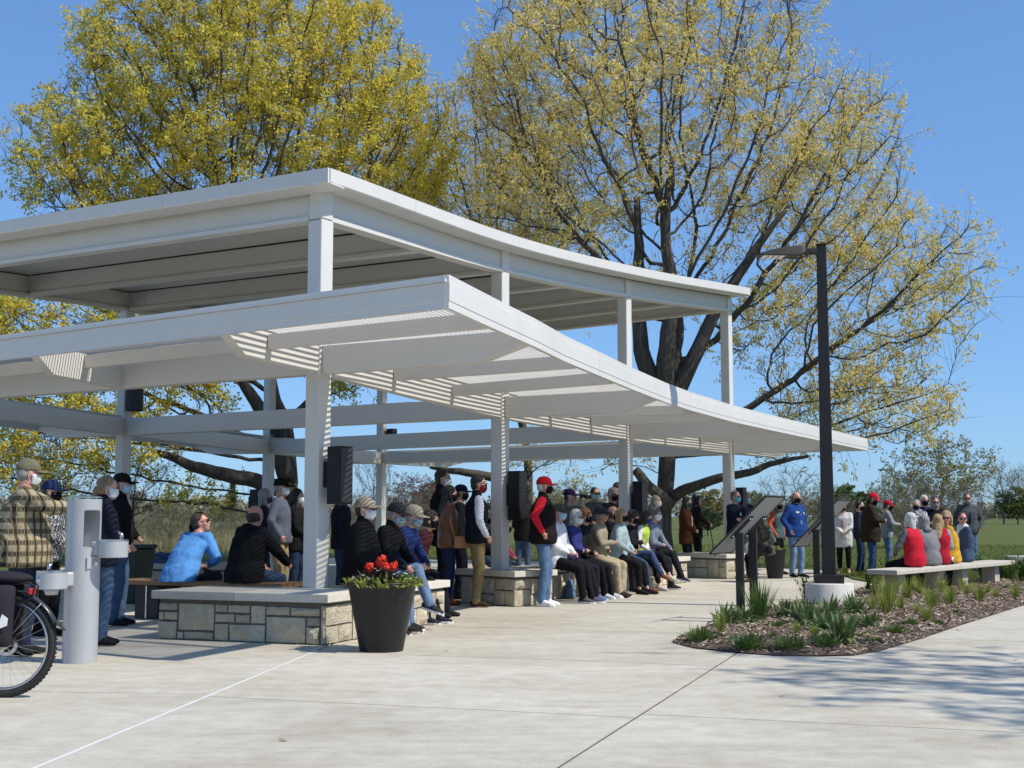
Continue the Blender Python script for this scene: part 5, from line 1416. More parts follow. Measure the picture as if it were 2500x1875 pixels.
for a in (
  ('loose', 2285, 1291, 1050, 330, 'large olive yellow tree behind the people at the right', 'leaf_olive', 'bark_grey', 0),
  ('bare', 2438, 1279, 1112, 170, 'tall bare grey tree left of the round green one at right', 'leaf_olive', 'bark_grey', 0),
  ('bare', 2492, 1277, 1125, 150, 'bare grey tree at the right edge of the photo', 'leaf_olive', 'bark_grey', 1),
  ('round', 2472, 1279, 1186, 130, 'round green tree at the right edge, in front of bare trees', 'leaf_green', 'bark', 0),
  ('round', 2062, 1290, 1180, 170, 'round green tree right of the lamp post', 'leaf_green', 'bark', 1),
  ('loose', 2010, 1284, 1172, 140, 'pale green tree behind the lamp post', 'leaf_olive', 'bark_grey', 1),
  ('loose', 2165, 1283, 1150, 130, 'thin olive tree behind the man in the brown blazer', 'leaf_olive', 'bark_grey', 0),
  ('round', 1735, 1291, 1192, 170, 'yellow green tree behind the woman in brown', 'leaf_olive', 'bark', 0),
  ('round', 1722, 1305, 1238, 95, 'small dark crab apple tree on the lawn behind the woman in brown', 'leaf_dark', 'bark', 1),
  ('round', 1835, 1286, 1200, 120, 'dark green tree behind the masked men', 'leaf_green', 'bark', 1),
  ('loose', 1395, 1292, 1158, 150, 'yellow green tree behind the photographer', 'leaf_olive', 'bark_grey', 1),
  ('bare', 1478, 1290, 1180, 130, 'bare brown tree behind the man in the grey uniform shirt', 'leaf_bud', 'bark_grey', 1),
  ('bare', 1345, 1288, 1190, 120, 'bare tree between the second column and the red cap', 'leaf_olive', 'bark_grey', 0),
  ('bare', 915, 1310, 1062, 130, 'slender bare tree beside the rear column in the middle', 'leaf_olive', 'bark_grey', 0),
  ('loose', 1010, 1300, 1150, 190, 'reddish budding tree left of the woman in the brown jacket', 'leaf_bud', 'bark_grey', 0),
  ('round', 1065, 1284, 1172, 150, 'dark evergreen mass behind the tall man', 'leaf_dark', 'bark', 1),
  ('round', 1245, 1284, 1188, 120, 'dark evergreen behind the second column', 'leaf_dark', 'bark', 0),
  ('round', 655, 1284, 1232, 100, 'round green tree right of the pale conifer', 'leaf_green', 'bark', 0),
  ('round', 545, 1284, 1236, 90, 'round yellow green tree left of the pale conifer', 'leaf_green', 'bark', 1),
  ('loose', 470, 1287, 1238, 110, 'light green tree behind the black hooded person', 'leaf_olive', 'bark_grey', 1),
  ('round', 700, 1282, 1240, 90, 'green tree peeking between the standing people at left', 'leaf_green', 'bark', 1),
  ): bg_tree(*a, grp=GB)
for a in (
  ('shrub', 2225, 1335, 1140, 240, 'twiggy bare shrub behind the people on the right bench', 'leaf_olive', 'bark_grey', 0),
  ('bare', 1935, 1345, 1118, 230, 'small bare ornamental tree behind the man in the blue jacket', 'leaf_olive', 'bark_grey', 1),
  ('shrub', 2030, 1330, 1190, 170, 'bare grey shrub between the blue jacket man and the lamp', 'leaf_olive', 'bark_grey', 0),
  ('shrub', 960, 1330, 1170, 210, 'brown twiggy shrub behind the seated men', 'leaf_olive', 'bark_grey', 0),
  ('shrub', 425, 1335, 1200, 170, 'olive shrub left of the man in the blue shirt', 'leaf_olive', 'bark_grey', 0),
  ('shrub', 520, 1322, 1235, 130, 'brown brush behind the man in the blue shirt', 'leaf_olive', 'bark_grey', 0),
  ('bare', 335, 1352, 1040, 260, 'dark budding redbud at the left behind the rear column', 'leaf_bud', 'bark', 0),
  ('bare', 130, 1350, 1010, 300, 'dark twiggy tree behind the man in plaid', 'leaf_olive', 'bark', 1),
  ('shrub', 330, 1325, 1195, 190, 'grey brown brush right of the redbud', 'leaf_olive', 'bark_grey', 0),
  ('shrub', 60, 1330, 1170, 220, 'olive brush at the far left edge', 'leaf_olive', 'bark_grey', 0),
  ('shrub', 600, 1318, 1225, 140, 'low brush between the blue shirt and the balding man', 'leaf_olive', 'bark_grey', 0),
  ('shrub', 760, 1322, 1205, 150, 'brown brush right of the nearest column', 'leaf_olive', 'bark_grey', 0),
  ('shrub', 880, 1320, 1190, 170, 'brown brush left of the tan cap', 'leaf_bud', 'bark_grey', 0),
  ('shrub', 1060, 1322, 1185, 170, 'brown brush left of the leather jacket woman', 'leaf_olive', 'bark_grey', 0),
  ('shrub', 1450, 1312, 1215, 140, 'low grey brush behind the man in uniform shirt', 'leaf_olive', 'bark_grey', 0),
  ('shrub', 1850, 1316, 1190, 170, 'grey brush behind the two masked men', 'leaf_olive', 'bark_grey', 0),
  ('shrub', 2330, 1308, 1170, 190, 'grey brush at the foot of the large olive tree', 'leaf_olive', 'bark_grey', 0),
  ('shrub', 230, 1340, 1180, 200, 'olive brush behind the woman with the pony tail', 'leaf_olive', 'bark_grey', 0),
  ): bg_tree(*a, name='bare_shrub', grp=GS)
# pale conifer
p = G(566, 1283); Yc = p.y; root = empty('conifer', (p.x, Yc, -.05)); tag(root, 'pale pointed conifer standing alone on the left', 'tree'); s = FPX / Yc; Hc = (1283 - 1172) / s
m = MB(); m.tube([(0, 0, 0), (0, 0, Hc * .5), (0, 0, Hc)], [Hc * .02, Hc * .012, .01], 7); m.build('trunk', M['bark_grey'], root)
qs = []; rr = random.Random(4)
for i in range(900):
    f = rr.random() ** .8; z = Hc * (.06 + .93 * f); R_ = Hc * .27 * (1 - f) ** .85 + .04; a = rr.uniform(0, 6.28); d = V(math.cos(a), math.sin(a), .25); L_ = R_ * rr.uniform(.5, 1.1)
    s_ = V(-d.y, d.x, 0)
    for k in range(4):
        c = V(0, 0, z) + d * L_ * (.25 + .25 * k); w = Hc * .014; qs += [c - s_ * w - d * w, c + s_ * w - d * w + V(0, 0, rr.uniform(-.1, .1)), c + s_ * w * .6 + d * w * 2.6, c - s_ * w * .6 + d * w * 2.6]
o = leafobj('crown', qs, 'leaf_pine', root); o['kind'] = 'stuff'
# far wood that closes the horizon
qs = []; rr = np.random.default_rng(8)
for i in range(360):
    Yw = rr.uniform(430, 560); X = (rr.random() - .5) * 2 * Yw * .46; hgt = rr.uniform(4.5, 9.5) * (1.0 + .35 * math.sin(X * .03)); wd = rr.uniform(4, 8); n = 60
    d = rr.normal(size=(n, 3)); d /= np.linalg.norm(d, axis=1)[:, None]; c = np.array([X, Yw, hgt * .55]) + d * rr.random((n, 1)) ** .5 * np.array([wd, wd, hgt * .5])
    a = rr.normal(size=(n, 3)); a /= np.linalg.norm(a, axis=1)[:, None]; b = np.cross(a, d); sz = .9
    qs.append(np.stack([c - a * sz, c - b * sz, c + a * sz, c + b * sz], 1).reshape(-1, 3))
o = bpy.data.objects.new('far_wood', quads_mesh('far_wood', np.concatenate(qs), 4, M['leaf_far'] if 'leaf_far' in M else M['leaf_olive'])); link(o); tag(o, 'distant belt of woodland along the horizon', 'woodland', kind='stuff')
# ================================================================ PEOPLE
class SH:
    """overlapping closed shapes that a voxel remesh fuses into one continuous skin"""
    def __init__(s): s.m = MB()
    def loft(s, rings, n=12):
        """rings: (centre, half-axis u, half-axis v); closed with domed ends"""
        vs = []; k = len(rings)
        for c, u, w in rings:
            for j in range(n):
                t = 2 * math.pi * j / n; vs.append(c + u * math.cos(t) + w * math.sin(t))
        fs = []
        for i in range(k - 1):
            for j in range(n): a = (j + 1) % n; fs.append((i * n + j, i * n + a, (i + 1) * n + a, (i + 1) * n + j))
        fs.append(tuple(range(n - 1, -1, -1))); fs.append(tuple((k - 1) * n + j for j in range(n)))
        s.m.add(vs, fs); return s
    def limb(s, p, q, r0, r1, side=None, flat=1.0, n=10, mid=None):
        d = (q - p); L_ = d.length; d = d / L_ if L_ > 1e-6 else V(0, 0, 1)
        a = (side - d * side.dot(d)).normalized() if side is not None and (side - d * side.dot(d)).length > 1e-3 else d.orthogonal().normalized(); b = d.cross(a)
        rg = []
        for t in (-.95, -.7, -.35): rg.append((p + d * r0 * t, math.sqrt(max(.02, 1 - t * t)) * r0))
        rg.append((p, r0))
        if mid: rg.append((lerp(p, q, .35), mid))
        rg.append((q, r1))
        for t in (.35, .7, .95): rg.append((q + d * r1 * t, math.sqrt(max(.02, 1 - t * t)) * r1))
        return s.loft([(c, a * r, b * r * flat) for c, r in rg], n)
    def ell(s, c, rx, ry, rz, M3, nu=14, nv=10): s.m.ball(c, (rx, ry, rz), M3, nu, nv); return s
    def build(s, name, mats, parent, vox, smooth=3, disp=0.0, dsize=.10):
        o = s.m.build(name, mats, parent, fix=True)
        r = o.modifiers.new('fuse', 'REMESH'); r.mode = 'VOXEL'; r.voxel_size = vox; r.use_smooth_shade = True
        if smooth: q = o.modifiers.new('relax', 'SMOOTH'); q.factor = .5; q.iterations = smooth
        if disp:
            d = o.modifiers.new('folds', 'DISPLACE'); d.texture = fold_tex(dsize); d.strength = disp; d.mid_level = .5; d.texture_coords = 'GLOBAL'
        return o
_ft = {}
def fold_tex(size):
    if size not in _ft:
        t = bpy.data.textures.new('folds', 'CLOUDS'); t.noise_scale = size; t.noise_depth = 2; _ft[size] = t
    return _ft[size]
def ik(a, t, l1, l2, pole):
    d = t - a; L_ = d.length; mx = (l1 + l2) * .995
    if L_ > mx: t = a + d * (mx / L_); d = t - a; L_ = mx
    if L_ < abs(l1 - l2) + .02: L_ = abs(l1 - l2) + .02
    x = (l1 * l1 - l2 * l2 + L_ * L_) / (2 * L_); h = math.sqrt(max(0, l1 * l1 - x * x)); dn = d.normalized()
    pp = pole - dn * pole.dot(dn); pp = pp.normalized() if pp.length > 1e-4 else dn.orthogonal().normalized()
    return a + dn * x + pp * h, t
ARM = {  # wrist relative to the shoulder (forward, outward, up), elbow pole
    'down': ((.05, .07, -.52), (-1, .5, 0)), 'relax': ((.14, .05, -.47), (-1, .6, 0)), 'pocket': ((.07, .05, -.46), (-1, 1.0, 0)), 'clasp': ((.21, -.15, -.41), (-.5, 1, -.3)), 'lap': ((.34, -.10, -.38), (-.4, .8, -.4)),
    'thigh': ((.36, -.02, -.34), (-.4, .8, -.4)), 'knee': ((.46, -.01, -.30), (-.2, .8, -.5)), 'crossed': ((.20, -.24, -.24), (0, 1, -.5)), 'phone': ((.27, -.10, -.25), (-.3, .8, -.6)), 'camera': ((.24, -.06, .14), (.1, 1, -.6)),
    'chin': ((.22, -.10, .02), (.5, .5, -1)), 'back': ((-.16, -.06, -.42), (-1, 1, 0)), 'rest': ((.46, .10, -.20), (-.2, .8, -.4)), 'hold': ((.28, -.02, -.30), (-.4, .7, -.6)), 'hip': ((.02, .10, -.42), (-1, 1.2, .2))}
SITARM = {'lap': (.20, .03, .225), 'thigh': (.25, .12, .205), 'knee': (.37, .13, .195), 'rest': (.30, .16, .20), 'fold': (.24, -.06, .26), 'elbow': (.30, .02, .36)}
ARM['fold'] = ARM['lap']; ARM['elbow'] = ARM['lap']
def person(label, x, y, H=1.75, yaw=0, sit=None, lean=0, arms=('down', 'down'), legs=None, head=(0, 0), skin='skin_fair', hair=('short', 'hair_brown'), hat=None, mask=None, glasses=None,
           top=(.02, .02, .025), vest=None, pants=(.02, .02, .03), shoe=(.02, .02, .02), fat=1.0, long=0.0, vox=.0155, topmat=None, hood=None, collar=None, short_sleeve=False, sole=None, z=0.0, twist=0, scarf=None, bare_ankle=False, puff=1.0, open_shirt=None):
    vox = .017 if y < 17.2 else .0225; bvox = .0155 if y < 17.2 else .0195
    k = H / 1.75; root = empty('person', (x, y, z), R(yaw)); tag(root, label, 'person')
    fwd, lft, up = V(1, 0, 0), V(0, 1, 0), V(0, 0, 1)
    ln = R(lean)
    hip = V(0, 0, .925 * k) if sit is None else V(0, 0, sit + .105 * k)
    d1 = V(math.sin(ln * .7), 0, math.cos(ln * .7)); d2 = V(math.sin(ln), 0, math.cos(ln)); d3 = V(math.sin(ln * 1.25), 0, math.cos(ln * 1.25))
    waist = hip + d1 * .17 * k; chest = waist + d2 * .19 * k; sh = chest + d3 * .135 * k; neck = sh + d3 * .055 * k
    Tw = Matrix.Rotation(R(twist), 3, 'Z'); tl = Tw @ lft; tf = Tw @ fwd
    hd = Matrix.Rotation(R(twist + head[0]), 3, 'Z') @ Matrix.Rotation(R(head[1]), 3, 'Y')
    hc = neck + d3 * .042 * k + hd @ V(.028, 0, .103) * k
    S = {1: sh + tl * .178 * k * (.9 + .1 * fat), -1: sh - tl * .178 * k * (.9 + .1 * fat)}
    Hj = {1: hip + lft * .088 * k, -1: hip - lft * .088 * k}
    # legs
    if legs is None: legs = ((.02, .10), (-.03, .10)) if sit is None else ((.46, .12), (.42, .13))
    K = {}; A = {}
    for sgn, lg in zip((1, -1), legs):
        zz = lg[2] if len(lg) > 2 else .085
        tgt = V(lg[0], sgn * lg[1], zz * (k if len(lg) < 3 else 1)); pole = V(1, sgn * .12, 0) if sit is None else V(.45, sgn * .25, 1)
        K[sgn], A[sgn] = ik(Hj[sgn], tgt, .425 * k, .415 * k, pole)
    E = {}; Wr = {}
    for sgn, ar in zip((1, -1), arms):
        off, pole = ARM[ar] if isinstance(ar, str) else ar
        o2 = (tf * off[0] + tl * sgn * off[1] + up * off[2]) * k
        tgt = S[sgn] + o2
        if sit is not None and isinstance(ar, str) and ar in SITARM:
            q_ = SITARM[ar]; tgt = V(q_[0] * k, sgn * q_[1] * k, sit + q_[2] * k)
        E[sgn], Wr[sgn] = ik(S[sgn], tgt, .285 * k, .25 * k, tf * pole[0] + tl * sgn * pole[1] + up * pole[2])
    # ---- body: one continuous mesh
    b = SH()
    def tor(sh_, g, zlo=0.0, hem=None, rings=None):
        sh_.loft([(hip - d1 * .09 * k, fwd * .10 * k * g * fat, lft * .155 * k * g), (hip + d1 * .02 * k, fwd * .118 * k * g * fat, lft * .172 * k * g * (.6 + .4 * fat)), (waist, tf * .112 * k * g * fat, tl * .150 * k * g * (.55 + .45 * fat)), (chest - d2 * .05 * k, tf * .122 * k * g * (.5 + .5 * fat), tl * .172 * k * g),
                  (chest + d3 * .06 * k, tf * .118 * k * g, tl * .180 * k * g), (sh - d3 * .01 * k, tf * .088 * k * g, tl * .150 * k * g), (neck - d3 * .005 * k, tf * .062 * k * g, tl * .075 * k * g)], 16)
        for sg in (1, -1): sh_.limb(neck - d3 * .03 * k, S[sg] - tl * sg * .03, .052 * k * g, .054 * k * g)
    tor(b, .90)
    for sgn in (1, -1):
        b.limb(S[sgn] - tl * sgn * .02, E[sgn], .050 * k, .038 * k); b.limb(E[sgn], Wr[sgn], .037 * k, .024 * k, mid=.040 * k)
        b.limb(Hj[sgn], K[sgn], .066 * k * (.6 + .4 * fat), .040 * k); b.limb(K[sgn], A[sgn], .040 * k, .030 * k, mid=.042 * k); b.limb(A[sgn], A[sgn] + V(.03 * k, 0, -.03 * k), .034 * k, .026 * k)
        # hand: palm, four unequal fingers, thumb from its side
        hdv = (Wr[sgn] - E[sgn]).normalized(); nrm = tl * -sgn; nrm = (nrm - hdv * nrm.dot(hdv)).normalized(); wid = hdv.cross(nrm)
        if wid.dot(tf) < 0: wid = -wid
        kk = k; k = k * .9
        pm = Wr[sgn] + hdv * .045 * k
        b.loft([(Wr[sgn], wid * .024 * k, nrm * .019 * k), (pm, wid * .040 * k, nrm * .017 * k), (Wr[sgn] + hdv * .088 * k, wid * .039 * k, nrm * .013 * k)], 8)
        for i, (o_, fl) in enumerate(((.030, .068), (.010, .078), (-.011, .072), (-.031, .056))):
            p0 = Wr[sgn] + hdv * .080 * k + wid * o_ * k; p1 = p0 + (hdv * .9 + nrm * .28) * fl * .55 * k; p2 = p1 + (hdv * .55 + nrm * .75) * fl * .5 * k
            b.limb(p0, p1, .0098 * k, .0092 * k, n=6); b.limb(p1, p2, .0092 * k, .0080 * k, n=6)
        t0 = Wr[sgn] + hdv * .025 * k + wid * .028 * k; t1 = t0 + (hdv * .6 + wid * .7 + nrm * .3) * .045 * k; t2 = t1 + (hdv * .9 + wid * .15 + nrm * .3) * .032 * k
        b.limb(t0, t1, .013 * k, .011 * k, n=6); b.limb(t1, t2, .011 * k, .009 * k, n=6); k = kk
    b.limb(neck - d3 * .04 * k, hc - hd @ V(.025, 0, .04) * k, .064 * k, .058 * k)
    q = k
    b.ell(hc + hd @ V(-.008, 0, .035) * q, .100 * q, .078 * q, .095 * q, hd); b.ell(hc + hd @ V(.030, 0, -.025) * q, .066 * q, .060 * q, .092 * q, hd); b.ell(hc + hd @ V(.052, 0, -.088) * q, .034 * q, .036 * q, .028 * q, hd)
    nz = .008 if mask is None else -.012
    b.limb(hc + hd @ V(.088, 0, .02) * q, hc + hd @ V(.104 + nz, 0, -.022) * q, .010 * q, .014 * q, n=8); b.ell(hc + hd @ V(.080, 0, .035) * q, .020 * q, .055 * q, .010 * q, hd); b.ell(hc + hd @ V(.088, 0, -.058) * q, .014 * q, .027 * q, .012 * q, hd)
    for sgn in (1, -1): b.ell(hc + hd @ V(-.005, sgn * .080, -.008) * q, .021 * q, .011 * q, .033 * q, hd, 8, 6); b.ell(hc + hd @ V(.055, sgn * .045, -.02) * q, .03 * q, .022 * q, .03 * q, hd, 8, 6)
    b.build('body', M[skin], root, bvox, 1)
    for sgn in (1, -1):
        if not (glasses and glasses != 'clear'):
            m = MB(); m.ball(hc + hd @ V(.094, sgn * .031, .012) * q, (.007 * q, .013 * q, .008 * q), hd, 8, 6); m.build('eye', M['eye'], root, smooth=True)
    # ---- clothing
    cm = M[topmat] if topmat else cloth(top)
    g = 1.20 * puff
    if vest is not None:
        t = SH(); tor_hem(t, hip, d1, fwd, lft, k, g * 1.05, fat, long); tor(t, g * 1.05); t.limb(neck - d3 * .03 * k, neck + d3 * .045 * k, .074 * k, .070 * k); t.build('vest', cloth(vest), root, vox, 2, .022, .12)
        t = SH()
        for sgn in (1, -1): t.limb(S[sgn] - tl * sgn * .01, E[sgn], .066 * k, .055 * k); t.limb(E[sgn], Wr[sgn] - (Wr[sgn] - E[sgn]).normalized() * .01, .055 * k, .040 * k)
        tor(t, g * .97); t.build('sleeves', cm, root, vox, 2, .026, .09)
    else:
        t = SH(); tor_hem(t, hip, d1, fwd, lft, k, g, fat, long); tor(t, g)
        for sgn in (1, -1):
            e = E[sgn]; w_ = Wr[sgn]
            if short_sleeve: t.limb(S[sgn] - tl * sgn * .01, lerp(S[sgn], e, .85), .064 * k * puff, .060 * k * puff)
            else: t.limb(S[sgn] - tl * sgn * .01, e, .072 * k * puff, .060 * k * puff); t.limb(e, w_ - (w_ - e).normalized() * .012, .060 * k * puff, .043 * k * puff)
        if collar: t.limb(neck - d3 * .03 * k, neck + d3 * .05 * k, .078 * k, .072 * k)
        t.build('jacket' if collar or long else 'shirt', cm, root, vox, 2, .026, .11)
    if open_shirt is not None:
        t = SH(); t.loft([(waist + tf * .108 * k * fat * g - d1 * .02, tf * .02, tl * .035 * k), (chest + tf * .115 * k * g, tf * .02, tl * .045 * k), (neck + tf * .06 * k - d3 * .01, tf * .02, tl * .035 * k)], 8); t.build('shirt_front', cloth(open_shirt), root, vox, 1)
    if hood is not None:
        t = SH()
        if hood == 'up': t.ell(hc + hd @ V(-.025, 0, .02) * q, .125 * q, .105 * q, .138 * q, hd); t.limb(neck, hc - hd @ V(.05, 0, .08) * q, .09 * k, .1 * k)
        else: t.ell(neck - tf * .075 * k + d3 * .01, .06 * k, .10 * k, .055 * k, Tw)
        t.build('hood', cm, root, vox, 2, .012)
    p_ = SH()
    p_.loft([(hip - d1 * .10 * k, fwd * .10 * k * fat, lft * .150 * k), (hip, fwd * .122 * k * fat, lft * .178 * k * (.6 + .4 * fat)), (hip + d1 * .10 * k, fwd * .115 * k * fat, lft * .165 * k * (.55 + .45 * fat))], 14)
    for sgn in (1, -1):
        dn = (A[sgn] - K[sgn]).normalized(); end = A[sgn] - dn * (.10 * k if bare_ankle else -.01 * k)
        p_.limb(Hj[sgn], K[sgn], .100 * k * (.5 + .5 * fat), .074 * k); p_.limb(K[sgn], end, .074 * k, .060 * k)
    p_.build('trousers', cloth(pants), root, vox, 2, .028, .09)
    for sgn in (1, -1):
        a = A[sgn]; tilt = V(1, sgn * .18, 0).normalized() if a.z < .16 else V(.85, sgn * .1, -.25 if a.z < .5 else .3).normalized()
        sd_ = V(-tilt.y, tilt.x, 0).normalized(); un = tilt.cross(sd_).normalized(); un = un if un.z > 0 else -un
        t = SH(); t.loft([(a - tilt * .075 * k - un * .040 * k, un * .038 * k, sd_ * .036 * k), (a - tilt * .01 * k - un * .025 * k, un * .058 * k, sd_ * .044 * k), (a + tilt * .06 * k - un * .040 * k, un * .044 * k, sd_ * .048 * k), (a + tilt * .13 * k - un * .054 * k, un * .031 * k, sd_ * .050 * k), (a + tilt * .19 * k - un * .062 * k, un * .022 * k, sd_ * .038 * k)], 12)
        s_o = t.build('shoe', cloth(shoe, .7), root, vox, 1)
        if sole is not None:
            m = MB(); m.loft = None; ctr = a + tilt * .06 * k - un * .083 * k
            pts = [ctr + tilt * px_ * k + sd_ * py_ * k for px_, py_ in ((-.135, 0), (-.12, .032), (0, .042), (.08, .05), (.125, .03), (.14, 0), (.125, -.03), (.08, -.05), (0, -.042), (-.12, -.032))]
            m.plate(pts, un, .024 * k); m.build('sole', cloth(sole, .8), s_o)
    # ---- hair
    hs, hcname = hair; hm = M[hcname]
    if hs != 'bald' and hood != 'up':
        t = SH()
        if hs == 'ring':
            for sgn in (1, -1): t.ell(hc + hd @ V(-.035, sgn * .062, -.012) * q, .06 * q, .026 * q, .058 * q, hd)
            t.ell(hc + hd @ V(-.066, 0, -.012) * q, .048 * q, .076 * q, .076 * q, hd)
        else:
            big = {'short': 1.0, 'long': 1.04, 'bob': 1.08, 'curly': 1.16, 'pony': 1.02}[hs]
            if not hat: t.ell(hc + hd @ V(-.022, 0, .052) * q, .098 * q * big, .086 * q * big, .090 * q * big, hd)
            t.ell(hc + hd @ V(-.050, 0, .0) * q, .062 * q * big, .082 * q * big, .085 * q * big, hd)
            if hs == 'long':
                t.limb(hc + hd @ V(-.055, 0, .0) * q, sh - tf * .115 * k - d3 * .08 * k, .085 * q, .075 * k, side=tl, flat=.55)
                for sgn in (1, -1): t.limb(hc + hd @ V(-.01, sgn * .078, .0) * q, sh + tl * sgn * .085 * k + tf * .05 * k - d3 * .10 * k, .030 * q, .032 * k)
            elif hs == 'bob':
                t.limb(hc + hd @ V(-.045, 0, .02) * q, hc + hd @ V(-.060, 0, -.115) * q, .095 * q, .075 * q, side=tl, flat=.75)
                for sgn in (1, -1): t.limb(hc + hd @ V(.0, sgn * .082, .02) * q, hc + hd @ V(.01, sgn * .082, -.10) * q, .034 * q, .030 * q)
            elif hs == 'curly':
                rr = random.Random(int(x * 100 + y * 37))
                for i in range(16):
                    v_ = V(rr.uniform(-1, .25), rr.uniform(-1, 1), rr.uniform(-.7, 1)).normalized(); t.ell(hc + hd @ V(v_.x * .09 - .02, v_.y * .085, v_.z * .10 + .02) * q, .032 * q, .032 * q, .032 * q, hd, 8, 6)
            elif hs == 'pony':
                t.ell(hc + hd @ V(-.115, 0, -.015) * q, .03 * q, .03 * q, .03 * q, hd); t.limb(hc + hd @ V(-.12, 0, -.02) * q, hc + hd @ V(-.135, 0, -.15) * q, .030 * q, .018 * q)
        t.build('hair', hm, root, .0135, 1, .014 if hs != 'curly' else .03, .03)
    # ---- hat
    if hat:
        kind, hcol = hat[0], hat[1]; cmh = cloth(hcol, .85)
        t = SH()
        if kind == 'cap':
            t.loft([(hc + hd @ V(-.012, 0, .030) * q, hd @ V(.112, 0, 0) * q, hd @ V(0, .091, 0) * q), (hc + hd @ V(-.012, 0, .075) * q, hd @ V(.108, 0, 0) * q, hd @ V(0, .088, 0) * q), (hc + hd @ V(-.012, 0, .115) * q, hd @ V(.085, 0, 0) * q, hd @ V(0, .072, 0) * q), (hc + hd @ V(-.014, 0, .140) * q, hd @ V(.045, 0, 0) * q, hd @ V(0, .042, 0) * q)], 18)
            ho = t.build('cap', cmh, root, .009, 2)
            m = MB(); vs = []; fs = []; n = 12
            for th in (0, 1):
                for i in range(n + 1):
                    a = R(lerp(-72, 72, i / n)); inn_ = V(-.012 + .106 * math.cos(a), .088 * math.sin(a), .038); out_ = V(-.012 + (.106 + .085 * math.cos(a * .9) ** .7) * math.cos(a * .75) + .01, .084 * math.sin(a), .030 - .018 * abs(math.sin(a)))
                    for p in (inn_, out_): vs.append(hc + hd @ (p + V(0, 0, .007 * th)) * q)
            mm = (n + 1) * 2
            for th in (0, 1):
                for i in range(n): a = th * mm + 2 * i; fs.append((a, a + 1, a + 3, a + 2))
            for i in range(n): fs.append((2 * i + 1, mm + 2 * i + 1, mm + 2 * i + 3, 2 * i + 3)); fs.append((2 * i, 2 * i + 2, mm + 2 * i + 2, mm + 2 * i))
            m.add(vs, fs); m.build('visor', cloth(hat[2] if len(hat) > 2 else hcol, .85), ho, smooth=True)
            m = MB(); m.ball(hc + hd @ V(-.014, 0, .143) * q, .008, nu=8, nv=6); m.build('button', cmh, ho)
            if len(hat) > 3: cap_letter(hat[3], hc, hd, q, ho)
        elif kind == 'bucket':
            t.loft([(hc + hd @ V(-.01, 0, .020) * q, hd @ V(.165, 0, 0) * q, hd @ V(0, .145, 0) * q), (hc + hd @ V(-.01, 0, .035) * q, hd @ V(.160, 0, 0) * q, hd @ V(0, .140, 0) * q), (hc + hd @ V(-.01, 0, .048) * q, hd @ V(.115, 0, 0) * q, hd @ V(0, .095, 0) * q), (hc + hd @ V(-.01, 0, .12) * q, hd @ V(.095, 0, 0) * q, hd @ V(0, .08, 0) * q), (hc + hd @ V(-.01, 0, .14) * q, hd @ V(.06, 0, 0) * q, hd @ V(0, .05, 0) * q)], 18); t.build('hat', cmh, root, .010, 2)
        elif kind == 'beanie':
            t.ell(hc + hd @ V(-.014, 0, .055) * q, .108 * q, .092 * q, .095 * q, hd); t.build('beanie', cmh, root, .010, 1)
    # ---- mask, glasses, scarf
    if mask is not None:
        mm_ = M[mask] if isinstance(mask, str) else cloth(mask, .8)
        m = MB(); vs = []; fs = []; nu, nv = 12, 8
        for j in range(nv + 1):
            f = j / nv
            for i in range(nu + 1):
                a = R(lerp(-82, 82, i / nu)); zz = lerp(.0, -.104, f) * (1.0 - .12 * abs(math.sin(a))) ; w_ = 1.0 - .18 * (abs(f - .45) * 1.6) ** 2
                rx = .060 + .050 * w_ * (1 - .4 * max(0, f - .55)) - .045 * max(0, f - .55); ry = .070 * (1 - .35 * max(0, f - .35))
                vs.append(hc + hd @ V(.002 + rx * math.cos(a), ry * math.sin(a), zz) * q)
        for j in range(nv):
            for i in range(nu): a = j * (nu + 1) + i; fs.append((a, a + 1, a + nu + 2, a + nu + 1))
        m.add(vs, fs); mo = m.build('face_mask', mm_, root, smooth=True); md = mo.modifiers.new('s', 'SOLIDIFY'); md.thickness = .004; md.offset = 0
        for sgn in (1, -1):
            m = MB(); m.tube([hc + hd @ V(.018, sgn * .074, .0) * q, hc + hd @ V(-.012, sgn * .091, .018) * q, hc + hd @ V(-.022, sgn * .090, -.02) * q, hc + hd @ V(.015, sgn * .068, -.08) * q], .0022, 5); m.build('ear_loop', mm_, mo)
    if glasses:
        gm = M['lens_dark'] if glasses == 'dark' else M['lens_clear']; fo = None
        m = MB(); m.tube([hc + hd @ V(-.01, .083, .018) * q, hc + hd @ V(.085, .068, .024) * q, hc + hd @ V(.109, .03, .026) * q, hc + hd @ V(.114, 0, .024) * q, hc + hd @ V(.109, -.03, .026) * q, hc + hd @ V(.085, -.068, .024) * q, hc + hd @ V(-.01, -.083, .018) * q], .0035, 6); fo = m.build('glasses', M['lens_dark'], root)
        for sgn in (1, -1):
            m = MB(); m.ball(hc + hd @ V(.103, sgn * .034, .008) * q, (.006 * q, .027 * q, .019 * q), hd @ Matrix.Rotation(R(sgn * 16), 3, 'Z'), 12, 8); m.build('lens', gm, fo, smooth=True)
    if scarf:
        t = SH(); t.limb(neck - d3 * .01 - tl * .05, neck - d3 * .01 + tl * .05, .085 * k, .085 * k); t.limb(neck + tf * .07 * k, chest + tf * .14 * k - d2 * .05, .055 * k, .05 * k); t.build('scarf', M[scarf] if isinstance(scarf, str) else cloth(scarf), root, vox, 2, .02)
    root['_w'] = 0; del root['_w']
    rot = Matrix.Rotation(R(yaw), 3, 'Z'); loc = V(x, y, z)
